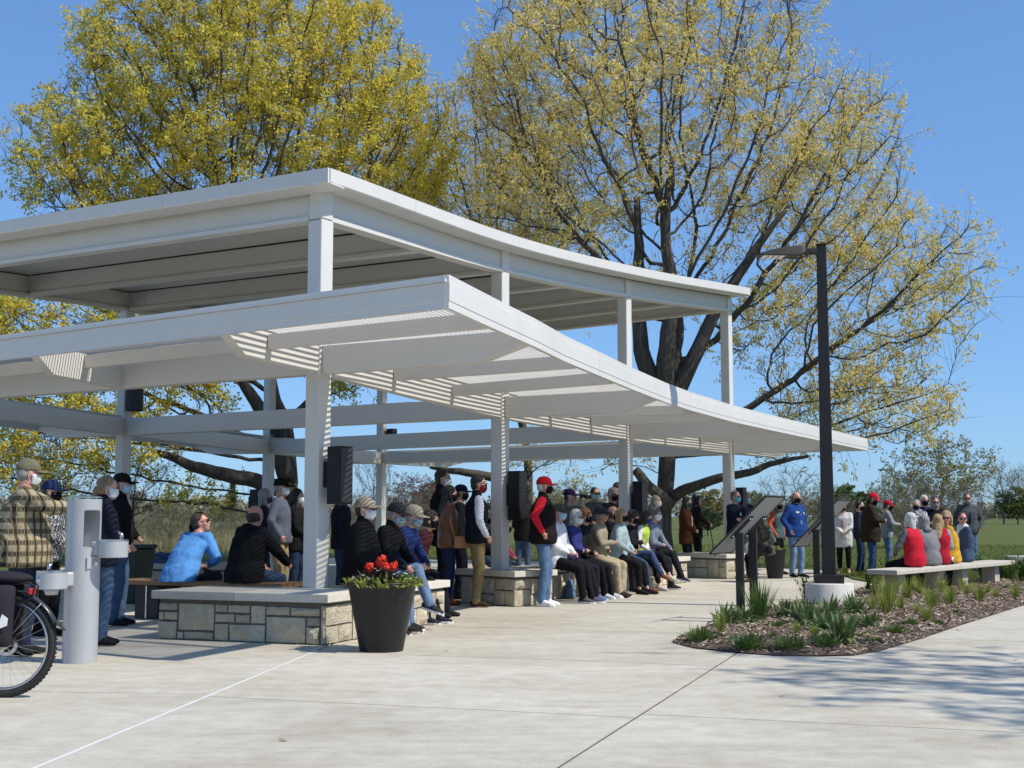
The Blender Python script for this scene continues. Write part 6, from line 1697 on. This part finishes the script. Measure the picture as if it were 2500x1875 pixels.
    return {k_: loc + rot @ v_ for k_, v_ in (('wl', Wr[1]), ('wr', Wr[-1]), ('hip', hip), ('head', hc), ('sl', S[1]), ('sr', S[-1]), ('al', A[1]), ('ar', A[-1]), ('chest', chest))}
def tor_hem(t, hip, d1, fwd, lft, k, g, fat, long):
    if long >= 0: t.loft([(hip - d1 * (.06 + long) * k, fwd * .118 * k * g * fat, lft * .172 * k * g * (.6 + .4 * fat)), (hip + d1 * .04 * k, fwd * .122 * k * g * fat, lft * .176 * k * g * (.6 + .4 * fat)), (hip + d1 * .12 * k, fwd * .116 * k * g * fat, lft * .160 * k * g * (.55 + .45 * fat))], 16)
def letter_obj(name, c):
    c.materials.append(M['petal_white']); t = bpy.data.objects.new('tmp', c); me = bpy.data.meshes.new_from_object(t); bpy.data.objects.remove(t); bpy.data.curves.remove(c)
    return bpy.data.objects.new(name, me)
def cap_letter(ch, hc, hd, q, parent):
    c = bpy.data.curves.new('letter', 'FONT'); c.body = ch; c.size = .075 * q; c.extrude = .002; c.align_x = 'CENTER'
    o = letter_obj('cap_letter', c)
    Mx = hd.to_4x4() @ Matrix.Rotation(R(90), 4, 'Z') @ Matrix.Rotation(R(68), 4, 'X'); Mx.translation = hc + hd @ V(.1015, 0, .052) * q
    link(o, parent); o.matrix_local = Mx
M['eye'] = paint('eye', (.03, .022, .018), .2)
M['lens_dark'] = paint('dark_lens', (.008, .008, .009), .12)
M['lens_clear'] = paint('spectacle_lens', (.05, .045, .042), .1)
def sp(label, u, v, H, **kw):
    """standing: pixel of the feet"""
    p = G(u, v); return person(label, p.x, p.y, H, **kw)
def at(label, u, Y, H, **kw):
    p = W(u, 1300, Y); return person(label, p.x, Y, H, **kw)
BLK = (.012, .012, .014); JEAN = (.055, .095, .165); JEANL = (.13, .20, .31); DJEAN = (.022, .035, .07); KHA = (.30, .225, .125); WHT = (.72, .72, .72); MASKB = (.36, .58, .68); MASKW = (.75, .76, .77)
# ---------------------------------------------------------------- left group
at('man in khaki cap and brown plaid flannel leaning on the drinking fountain', 56, 12.3, 1.81, yaw=8, twist=14, head=(8, 4), hair=('short', 'hair_grey'), hat=('cap', (.15, .135, .09)), mask=MASKW, topmat='plaid', arms=('down', ((.46, .04, -.10), (-.2, .8, -.4))), pants=DJEAN, fat=1.5, long=.08, puff=1.22, skin='skin_pink', vox=.013)
at('person in a navy cap mostly hidden behind the man in plaid', 118, 14.2, 1.66, yaw=-5, hair=('short', 'hair_brown'), hat=('cap', (.02, .03, .09)), mask=BLK, topmat='print_bw', pants=BLK, arms=('clasp', 'clasp'))
at('woman with blond pony tail in a dark navy jacket beside the fountain', 252, 13.2, 1.68, yaw=28, head=(-12, 3), hair=('pony', 'hair_sand'), mask=MASKW, top=(.016, .018, .03), pants=JEAN, shoe=BLK, arms=('clasp', 'clasp'), fat=1.15, long=.05, legs=((.03, .07), (-.03, .07)), collar=True, vox=.013)
at('man in black cap and black jacket behind the pony tail woman', 290, 15.6, 1.78, yaw=10, hair=('short', 'hair_salt'), hat=('cap', BLK), mask=MASKB, top=(.010, .010, .012), pants=JEAN, arms=('clasp', 'relax'), collar=True, long=.05)
bx_ = lerp(WBa, WBb, .42) - WBn * .26; p4 = W(442, 1405, 16.5)
person('man in bright blue shirt and sunglasses leaning forward on the wooden bench', p4.x, 16.45, 1.80, yaw=58, sit=.47, lean=34, head=(-55, -18), hair=('short', 'hair_brown'), glasses='dark', skin='skin_pink', top=(.10, .29, .66), pants=(.03, .03, .035), arms=('knee', 'knee'), legs=((.46, .16), (.44, .18)), fat=1.2, long=.05, puff=1.12, vox=.013)
p5 = W(448, 1300, 18.4); person('person in a black hoodie with the hood up behind the blue shirt', p5.x, 18.4, 1.66, yaw=15, sit=.47, lean=18, head=(0, 12), hood='up', hair=('bald', 'hair_black'), mask=BLK, top=(.010, .010, .011), arms=('lap', 'lap'))
p6 = W(598, 1410, 16.1); person('balding man in a black jacket sitting with his back turned on the bench', p6.x, 16.05, 1.80, yaw=52, sit=.47, lean=12, head=(5, 4), hair=('ring', 'hair_brown'), skin='skin_pink', top=(.011, .012, .014), pants=(.035, .06, .12), arms=('knee', ((.36, .06, -.36), (-.3, .9, -.4))), fat=1.2, long=.04, hood='down', puff=1.2, vox=.013)
at('man in black cap and slate shirt standing behind the bench', 682, 19.0, 1.82, yaw=-4, hair=('short', 'hair_grey'), hat=('cap', BLK), mask=MASKW, skin='skin_pink', top=(.10, .115, .15), pants=KHA, arms=('pocket', 'pocket'), fat=1.15)
at('grey haired person behind the man in the slate shirt', 642, 20.6, 1.70, yaw=8, hair=('bob', 'hair_grey'), mask=(.05, .04, .10), top=(.02, .02, .03), arms=('clasp', 'clasp'))
at('woman with long dark hair in black beside the nearest column', 722, 19.6, 1.68, yaw=-12, hair=('long', 'hair_black'), mask=MASKW, top=BLK, open_shirt=(.5, .5, .5), pants=DJEAN, arms=('clasp', 'clasp'), long=.08)
at('man in dark jacket half hidden by the big loudspeaker', 832, 18.4, 1.74, yaw=5, head=(0, 0), hair=('short', 'hair_salt'), mask=MASKB, top=(.012, .014, .022), pants=DJEAN, arms=('down', 'pocket'), collar=True, long=.04)
# ---------------------------------------------------------------- men seated by the planter
def seated(label, u, Y, H, **kw):
    kw.setdefault('sit', .505); kw.setdefault('yaw', -20); kw.setdefault('arms', ('lap', 'lap')); return at(label, u, Y, H, **kw)
seated('seated man in tan cap and black jacket right behind the planter', 878, 14.55, 1.84, yaw=-14, lean=4, head=(0, -2), hair=('short', 'hair_brown'), hat=('cap', (.40, .345, .25)), mask=MASKW, glasses='dark', skin='skin_pink', top=(.010, .010, .011), pants=JEANL, arms=('thigh', 'thigh'), fat=1.2, puff=1.1, collar=True, shoe=(.03, .02, .017), sole=(.6, .58, .52), legs=((.50, .10), (.46, .12)), vox=.013)
s12 = seated('seated man in charcoal cap with crossed legs and dark sneakers', 925, 15.2, 1.80, yaw=-18, lean=16, head=(0, 12), hair=('short', 'hair_grey'), hat=('cap', (.035, .035, .04)), mask='floral_mask', glasses='clear', skin='skin_pink', top=(.013, .013, .014), pants=JEANL, arms=('knee', 'knee'), legs=((.62, .02, .30), (.44, .12)), shoe=(.03, .03, .035), sole=(.7, .7, .7), fat=1.15, collar=True, vox=.013)
s13 = seated('seated person in beige cap and blue fleece with floral mask', 963, 16.0, 1.78, yaw=-16, lean=20, head=(0, 12), hair=('short', 'hair_grey'), hat=('cap', (.45, .39, .29)), mask='floral_mask', top=(.022, .045, .15), pants=BLK, arms=('knee', 'knee'), shoe=(.02, .022, .04), sole=(.7, .7, .7), fat=1.1, legs=((.52, .08), (.46, .12)), vox=.013)
seated('dark haired person in maroon leaning forward behind the blue fleece', 1000, 17.0, 1.70, yaw=-12, lean=26, hair=('curly', 'hair_brown'), mask=BLK, top=(.09, .025, .03), pants=BLK, arms=('lap', 'lap'))
# ---------------------------------------------------------------- standing around the second column
at('tall brown haired man in a dark coat behind the leather jacket', 1076, 19.6, 1.97, yaw=6, head=(-8, 0), hair=('short', 'hair_brown'), mask=MASKW, top=(.010, .010, .011), pants=BLK, arms=('down', 'down'), long=.12, collar=True, vox=.014)
wj = sp('woman with long black hair in a tan leather jacket and ankle boots', 1092, 1478, 1.72, yaw=18, head=(-6, 4), hair=('long', 'hair_black'), mask=BLK, topmat='leather', pants=(.018, .03, .075), shoe=(.24, .09, .03), sole=(.08, .03, .015), arms=('relax', 'relax'), fat=1.05, legs=((.05, .07), (-.04, .06)), vox=.013)
at('person in a navy cap peering between the standing men', 1122, 20.4, 1.76, yaw=0, hair=('short', 'hair_brown'), hat=('cap', (.014, .02, .05)), mask=BLK, top=(.02, .02, .025), arms=('down', 'down'))
at('man in black vest with white sleeves and khaki trousers', 1163, 18.75, 1.86, yaw=14, head=(-12, 2), hair=('short', 'hair_black'), mask=(.22, .015, .02), glasses='dark', top=(.60, .62, .68), vest=(.012, .013, .017), pants=(.23, .165, .075), arms=('pocket', ((.10, .04, -.48), (-1, .9, 0))), shoe=(.04, .025, .015), vox=.013)
at('blond person in a black scarf sitting behind the khaki trousers', 1188, 21.6, 1.62, yaw=-30, sit=.5, hair=('bob', 'hair_blond'), mask=BLK, scarf='print_bw', top=(.02, .02, .022), pants=JEAN, arms=('lap', 'lap'))
at('person in pink seated low, mostly hidden by the second column', 1206, 22.3, 1.55, yaw=-10, sit=.42, lean=20, hair=('bob', 'hair_brown'), mask=BLK, top=(.50, .10, .17), pants=DJEAN, arms=('knee', 'knee'))
rc = sp('standing man in red cap, black vest, red sleeves and jeans', 1326, 1480, 1.84, yaw=-6, head=(6, 0), hair=('short', 'hair_white'), hat=('cap', (.42, .012, .02)), mask=BLK, skin='skin_pink', top=(.62, .02, .035), vest=(.016, .012, .012), pants=(.10, .165, .27), shoe=(.70, .69, .66), sole=(.75, .74, .7), arms=('pocket', 'hip'), fat=1.22, puff=1.05, legs=((.03, .08), (-.02, .09)), vox=.013)
at('person in black with a pack, standing on the lawn behind the second column', 1277, 27.5, 1.64, yaw=95, hair=('long', 'hair_black'), top=BLK, pants=JEAN, arms=('clasp', 'clasp'), long=.05)
ph = at('photographer in a purple cap and grey jacket holding up a camera', 1388, 22.6, 1.74, yaw=-4, head=(0, 0), hair=('short', 'hair_brown'), hat=('cap', (.03, .015, .06)), top=(.11, .11, .105), pants=BLK, arms=('camera', 'camera'), collar=True)
# ---------------------------------------------------------------- row on the long seat wall
seated('seated man in grey green cap and white hoodie at the near end of the row', 1356, 19.75, 1.80, yaw=-20, lean=3, hair=('short', 'hair_brown'), hat=('cap', (.085, .095, .075)), mask=MASKB, glasses='clear', skin='skin_pink', top=(.66, .67, .70), pants=BLK, arms=('thigh', 'lap'), shoe=(.10, .10, .11), sole=(.7, .7, .7), legs=((.54, .08), (.46, .10)), hood='down', fat=1.1, vox=.014)
seated('seated white haired woman in a royal blue jacket', 1391, 20.35, 1.66, yaw=-22, lean=8, head=(0, 6), hair=('bob', 'hair_white'), mask=MASKW, glasses='clear', top=(.035, .04, .16), pants=(.015, .015, .02), shoe=(.13, .17, .34), sole=(.5, .55, .7), arms=('fold', 'fold'), legs=((.40, .06), (.46, .10)), long=.10, fat=1.1)
seated('seated woman with ginger curls next to the blue jacket', 1418, 20.8, 1.68, yaw=-20, lean=6, hair=('curly', 'hair_ginger'), mask=BLK, top=(.014, .014, .015), pants=BLK, shoe=(.6, .6, .6), sole=(.8, .8, .8), arms=('lap', 'thigh'))
seated('seated man in a dark brimmed hat, tan jacket and khaki trousers', 1455, 21.2, 1.74, yaw=-22, lean=7, hair=('short', 'hair_grey'), hat=('bucket', (.035, .036, .042)), glasses='dark', skin='skin_tan', top=(.29, .25, .17), pants=(.40, .33, .215), shoe=(.03, .022, .02), arms=('lap', 'elbow'), long=.06, fat=1.1, legs=((.36, .10), (.42, .14)))
seated('seated balding man in a dark jacket behind the blond woman', 1488, 22.6, 1.78, yaw=-14, lean=4, hair=('ring', 'hair_brown'), mask=BLK, skin='skin_pink', top=(.02, .02, .025), arms=('lap', 'lap'), fat=1.1)
seated('seated blond woman in a pale denim jacket and black trousers', 1508, 21.9, 1.70, yaw=-22, lean=5, hair=('bob', 'hair_blond'), mask=BLK, top=(.32, .40, .41), pants=(.014, .014, .015), shoe=(.016, .014, .014), bare_ankle=True, arms=('thigh', 'thigh'), collar=True, fat=1.12, legs=((.48, .08), (.40, .10)), vox=.014)
seated('seated woman with short dark curls and black mask', 1530, 22.6, 1.64, yaw=-24, lean=10, head=(0, 6), hair=('curly', 'hair_brown'), mask=BLK, top=(.014, .014, .016), pants=(.05, .08, .15), arms=('fold', 'elbow'), shoe=(.22, .07, .03), legs=((.60, .02, .32), (.42, .10)))
seated('seated woman with dark hair in a lime green vest', 1555, 23.0, 1.66, yaw=-24, lean=14, head=(0, 10), hair=('bob', 'hair_brown'), mask=(.05, .06, .22), top=(.6, .6, .62), vest=(.42, .55, .07), pants=BLK, arms=('lap', 'thigh'), legs=((.58, .02, .26), (.42, .10)), bare_ankle=True, shoe=(.5, .45, .38))
seated('seated grey haired person in a grey sweater and white mask', 1580, 23.5, 1.78, yaw=-22, lean=12, hair=('curly', 'hair_salt'), mask=(.8, .8, .8), top=(.17, .20, .25), pants=(.02, .02, .024), arms=('knee', 'fold'), shoe=(.03, .03, .035), sole=(.7, .7, .7), legs=((.60, .04, .24), (.46, .10)))
# ---------------------------------------------------------------- standing behind the row
at('man in a grey uniform shirt and dark glasses standing behind the row', 1452, 26.0, 1.84, yaw=-62, hair=('short', 'hair_black'), mask=MASKB, glasses='dark', skin='skin_tan', top=(.10, .10, .10), pants=BLK, arms=('clasp', 'clasp'), short_sleeve=True)
at('grey haired woman in black behind the third column', 1497, 24.9, 1.80, yaw=-55, hair=('curly', 'hair_grey'), mask=BLK, glasses='clear', skin='skin_pink', top=BLK, arms=('clasp', 'clasp'), fat=1.15)
at('tall dark haired person behind the grey haired woman', 1508, 27.5, 1.98, yaw=-30, hair=('short', 'hair_brown'), mask=(.1, .16, .14), top=(.02, .022, .025), arms=('down', 'down'))
at('person in a teal jacket behind the third loudspeaker', 1600, 27.0, 1.70, yaw=-20, hair=('short', 'hair_grey'), mask=MASKW, top=(.05, .075, .09), arms=('pocket', 'pocket'), collar=True)
wb = sp('woman with long dark hair in a rust brown coat standing by the wall', 1676, 1408, 1.69, yaw=-22, head=(6, 4), hair=('long', 'hair_brown'), mask='floral_dark', top=(.085, .032, .014), open_shirt=(.6, .6, .6), pants=(.012, .012, .016), shoe=(.45, .38, .28), arms=('clasp', 'clasp'), long=.16, fat=1.05)
lw = at('dark haired woman with a leash behind the rust brown coat', 1700, 30.0, 1.76, yaw=8, hair=('long', 'hair_black'), top=(.02, .015, .015), pants=BLK, arms=('hold', ((.24, .06, -.34), (-.3, .8, -.4))), long=.10)
# ---------------------------------------------------------------- right of centre
sp('man in a dark suit jacket with crossed arms, blue mask and tan trousers', 1797, 1412, 1.80, yaw=-48, hair=('short', 'hair_salt'), mask=(.12, .42, .58), glasses='clear', skin='skin_pink', top=(.012, .014, .024), open_shirt=(.35, .52, .46), pants=(.23, .18, .125), shoe=(.16, .11, .07), arms=('crossed', 'crossed'), long=.10, fat=1.1)
at('grey haired man in a dark jacket behind the crossed arms man', 1822, 28.8, 1.80, yaw=-52, hair=('short', 'hair_grey'), mask=MASKB, skin='skin_pink', top=(.02, .022, .03), pants=(.2, .2, .21), arms=('pocket', 'pocket'), collar=True, fat=1.1)
at('person in camouflage jacket sitting with a hand to the face', 1868, 26.0, 1.72, yaw=-130, sit=.50, lean=22, head=(0, 14), hair=('long', 'hair_brown'), topmat='camo', pants=BLK, shoe=(.06, .045, .03), arms=('knee', 'chin'), legs=((.58, .04, .34), (.40, .12)), skin='skin_tan')
at('person in teal and orange hidden between panel and blue jacket', 1898, 29.0, 1.64, yaw=-40, hair=('short', 'hair_brown'), mask=BLK, top=(.55, .10, .035), vest=(.07, .13, .13), pants=BLK, arms=('down', 'pocket'))
bj = sp('bald man in a royal blue jacket and light jeans with hands in pockets', 1945, 1410, 1.79, yaw=-58, head=(4, 2), hair=('ring', 'hair_salt'), mask=BLK, skin='skin_pink', top=(.018, .055, .20), open_shirt=(.12, .24, .42), pants=(.16, .24, .36), shoe=(.02, .018, .018), arms=('pocket', 'pocket'), collar=True, fat=1.2, long=.04, puff=1.06, vox=.014)
sp('woman in a white cardigan and pink shirt beside the lamp post', 2062, 1402, 1.60, yaw=-110, hair=('short', 'hair_brown'), mask=BLK, top=(.62, .61, .58), open_shirt=(.52, .27, .27), pants=(.012, .012, .013), shoe=(.55, .35, .26), arms=('clasp', 'clasp'), long=.22, bare_ankle=True)
bz = sp('man in red cap and dark brown blazer looking at his phone', 2128, 1410, 1.78, yaw=-12, head=(0, 24), hair=('short', 'hair_brown'), hat=('cap', (.50, .015, .03), (.50, .015, .03), 'C'), mask=BLK, skin='skin_pink', top=(.032, .022, .016), open_shirt=(.62, .55, .33), pants=(.035, .07, .15), shoe=(.02, .015, .012), arms=('phone', 'phone'), long=.14, fat=1.3, puff=1.1, collar=True, vox=.014)
sp('person in red cap and light grey jacket behind the brown blazer', 2168, 1398, 1.64, yaw=-6, head=(0, 10), hair=('short', 'hair_brown'), hat=('cap', (.42, .015, .03)), mask=BLK, top=(.27, .28, .29), pants=(.10, .17, .27), shoe=(.03, .03, .03), arms=('phone', 'phone'), long=.04)
at('person in navy partly hidden behind the brown blazer', 2098, 29.5, 1.62, yaw=-20, hair=('short', 'hair_black'), mask=BLK, top=(.018, .022, .05), pants=DJEAN, arms=('down', 'down'))
at('woman in a black and white checked scarf behind the bench', 2240, 27.5, 1.62, yaw=-118, hair=('short', 'hair_grey'), mask=BLK, top=(.02, .025, .05), topmat='checked', pants=BLK, arms=('clasp', 'clasp'), scarf='checked')
at('white haired man in navy behind the checked scarf', 2258, 29.0, 1.74, yaw=-80, hair=('short', 'hair_white'), mask=BLK, skin='skin_pink', top=(.02, .025, .06), pants=BLK, arms=('pocket', 'pocket'))
at('man with sunglasses and grey mask in black, arms folded', 2286, 28.0, 1.68, yaw=-100, hair=('short', 'hair_brown'), mask=(.3, .3, .32), glasses='dark', skin='skin_pink', top=BLK, pants=BLK, arms=('crossed', 'crossed'))
# on the right hand bench, seen from behind or the side
dsb = (sb_b - sb_a).normalized()
def onbench(label, u, dn, H, **kw):
    a = W(u, 1380, 20); best = None
    # point of the bench centre line under pixel column u
    t = 0; 
    for i in range(200):
        q_ = sb_a + dsb * (i * .03) + V(-dsb.y, dsb.x, 0) * dn; uu = 1250 + q_.x / q_.y * FPX
        if best is None or abs(uu - u) < best[0]: best = (abs(uu - u), q_)
    kw.setdefault('sit', .45); return person(label, best[1].x, best[1].y, H, **kw)
onbench('white haired woman in a red vest sitting with her back turned', 2226, .22, 1.66, yaw=128, lean=6, head=(-10, 0), hair=('bob', 'hair_white'), top=(.13, .13, .14), vest=(.52, .02, .035), pants=BLK, arms=('rest', 'rest'), fat=1.12, puff=.98, vox=.014)
onbench('person in a heather grey hoodie next to the red vest', 2264, .24, 1.62, yaw=112, lean=14, hair=('bob', 'hair_grey'), top=(.20, .20, .205), pants=BLK, arms=('lap', 'lap'), hood='down', fat=1.1)
onbench('blond woman in grey and a red vest on the bench', 2284, .30, 1.62, yaw=70, lean=4, hair=('long', 'hair_blond'), top=(.35, .35, .36), vest=(.45, .02, .035), pants=BLK, arms=('lap', 'lap'))
yw = onbench('woman with sunglasses in a mustard yellow sweater', 2316, .34, 1.74, yaw=140, lean=8, head=(75, 0), twist=35, hair=('bob', 'hair_blond'), glasses='dark', skin='skin_pink', top=(.58, .33, .035), pants=(.5, .5, .5), arms=('thigh', 'thigh'), fat=1.05)
onbench('woman in a denim jacket and white scarf on the bench', 2352, .38, 1.70, yaw=150, lean=6, head=(70, 0), twist=40, hair=('short', 'hair_brown'), glasses='clear', skin='skin_pink', top=(.055, .085, .14), scarf=(.7, .69, .66), pants=(.45, .46, .5), arms=('lap', 'lap'))
sp('man in a dark grey jacket and sunglasses standing at the right on the lawn', 2368, 1398, 1.80, yaw=-92, head=(-14, 0), hair=('short', 'hair_brown'), glasses='dark', mask=(.42, .33, .28), skin='skin_pink', top=(.075, .08, .085), pants=(.09, .15, .24), shoe=(.03, .03, .03), arms=('pocket', 'pocket'), collar=True, fat=1.12, open_shirt=(.02, .03, .06))
# ---------------------------------------------------------------- small things in hands and on the ground
hb = wj['wr'] + V(.03, -.10, -.02); root = empty('handbag', hb, R(15)); tag(root, 'tan leather handbag hanging at the side of the leather jacket', 'handbag')
m = MB(); m.prism([(-.13, -.035), (.13, -.035), (.125, .035), (-.125, .035)], -.09, .08); m.build('bag_body', M['tan_leather'], root, bevel=.02)
m = MB(); m.plate([(-.128, -.038, .08), (.128, -.038, .08), (.10, -.038, -.01), (-.10, -.038, -.01)], (0, -1, 0), .006); m.build('flap', M['tan_leather'], root)
m = MB(); sl_ = wj['sl'] - hb; Rm = Matrix.Rotation(R(-15), 3, 'Z'); a = Rm @ (wj['sr'] - hb); m.tube([(-.12, 0, .08), lerp(V(-.12, 0, .08), a, .5) + V(-.05, -.06, 0), a + V(0, 0, .065)], .006, 6); m.build('strap', M['tan_leather'], root)
cpt = ph['head'] + V(.20, -.03, .0); root = empty('camera', cpt, 0); tag(root, 'black camera with a long lens held by the photographer', 'camera')
m = MB(); m.box((0, 0, 0), (.07, .13, .09)); m.build('camera_body', M['black_box'], root, bevel=.01); m = MB(); m.lathe([(.035, 0), (.038, .05), (.034, .06), (.036, .13)], c=(.035, 0, 0), n=18, M=Matrix.Rotation(R(90), 3, 'Y')); m.build('camera_lens', M['black_box'], root, smooth=True)
pt = (bz['wl'] + bz['wr']) / 2 + V(.09, -.02, .02); root = empty('phone', pt, R(-12)); tag(root, 'dark mobile phone held by the man in the brown blazer', 'phone')
m = MB(); m.box((0, 0, 0), (.11, .075, .009), M=Matrix.Rotation(R(-35), 3, 'Y')); m.build('phone_body', M['black_box'], root, bevel=.003)
ls = lw['wr']; m = MB(); e_ = W(1742, 1350, 27.0); m.tube([ls, lerp(ls, e_, .5) + V(.02, 0, -.05), e_, e_ + V(.05, .1, -.06)], .012, 6); o = m.build('leash', M['rubber'], None, smooth=True); tag(o, 'thin black leash hanging from the hand of the dark haired woman', 'leash')
M['tote'] = cloth((.10, .17, .26)); M['teal_bag'] = cloth((.12, .42, .46))
for (u, v, mt, lab, w, h) in ((1392, 1462, 'tote', 'patterned cloth bag under the row of seated people', .24, .30), (1604, 1428, 'teal_bag', 'small turquoise bag on the paving by the seated people', .16, .26)):
    p = G(u, v); root = empty('cloth_bag', p, R(-20)); tag(root, lab, 'bag')
    t = SH(); t.loft([(V(0, 0, .02), V(.09, 0, 0), V(0, w / 2, 0)), (V(0, 0, h * .5), V(.085, 0, 0), V(0, w * .5, 0)), (V(.01, 0, h), V(.03, 0, 0), V(0, w * .38, 0))], 14); t.build('bag_body', M[mt], root, .015, 2, .03)
    m = MB(); m.tube([(0, -w * .25, h), (.0, -w * .2, h + .10), (0, w * .2, h + .10), (0, w * .25, h)], .008, 6); m.build('bag_handle', M[mt], root)
p = yw['hip'] + V(-.12, -.32, -.10); root = empty('drinking_cup', (p.x, p.y, .452)); tag(root, 'clear plastic cup standing on the bench by the yellow sweater', 'cup')
m = MB(); m.lathe([(.03, 0), (.042, .12)], n=18); m.build('cup', M['cup'], root, smooth=True); m = MB(); m.tube([(0, 0, .06), (.01, 0, .17)], .004, 6); m.build('straw', M['petal_white'], root)
# white N on the dark sneaker nearest the paving, and the small emblem on the blue jacket
for (w_, ch, sz, off, rz, lab) in ((s13['ar'], 'N', .055, V(.06, -.062, -.052), R(-16), 'shoe_letter'),):
    c = bpy.data.curves.new('letter', 'FONT'); c.body = ch; c.size = sz; c.extrude = .0015; c.align_x = 'CENTER'; o = letter_obj(lab, c); o.location = w_ + off; o.rotation_euler = (R(85), 0, rz)
    link(o); par_ = min((q for q in bpy.data.objects if q.name.startswith('person') and q.get('label', '').startswith('seated person in beige')), key=lambda q: 0); bpy.context.view_layer.update(); o.parent = par_; o.matrix_parent_inverse = par_.matrix_world.inverted()
par_ = [q for q in bpy.data.objects if q.get('label', '').startswith('bald man in a royal')][0]
for nm, lx, w, h in (('chest_badge', (.155, -.085, 1.36), .075, .035), ('chest_emblem', (.158, .09, 1.34), .035, .04)):
    m = MB(); m.box((0, 0, 0), (.006, w, h)); o = m.build(nm, M['petal_white'], par_); o.location = lx; o.rotation_euler = (0, R(-8), R(18 if lx[1] > 0 else -18))
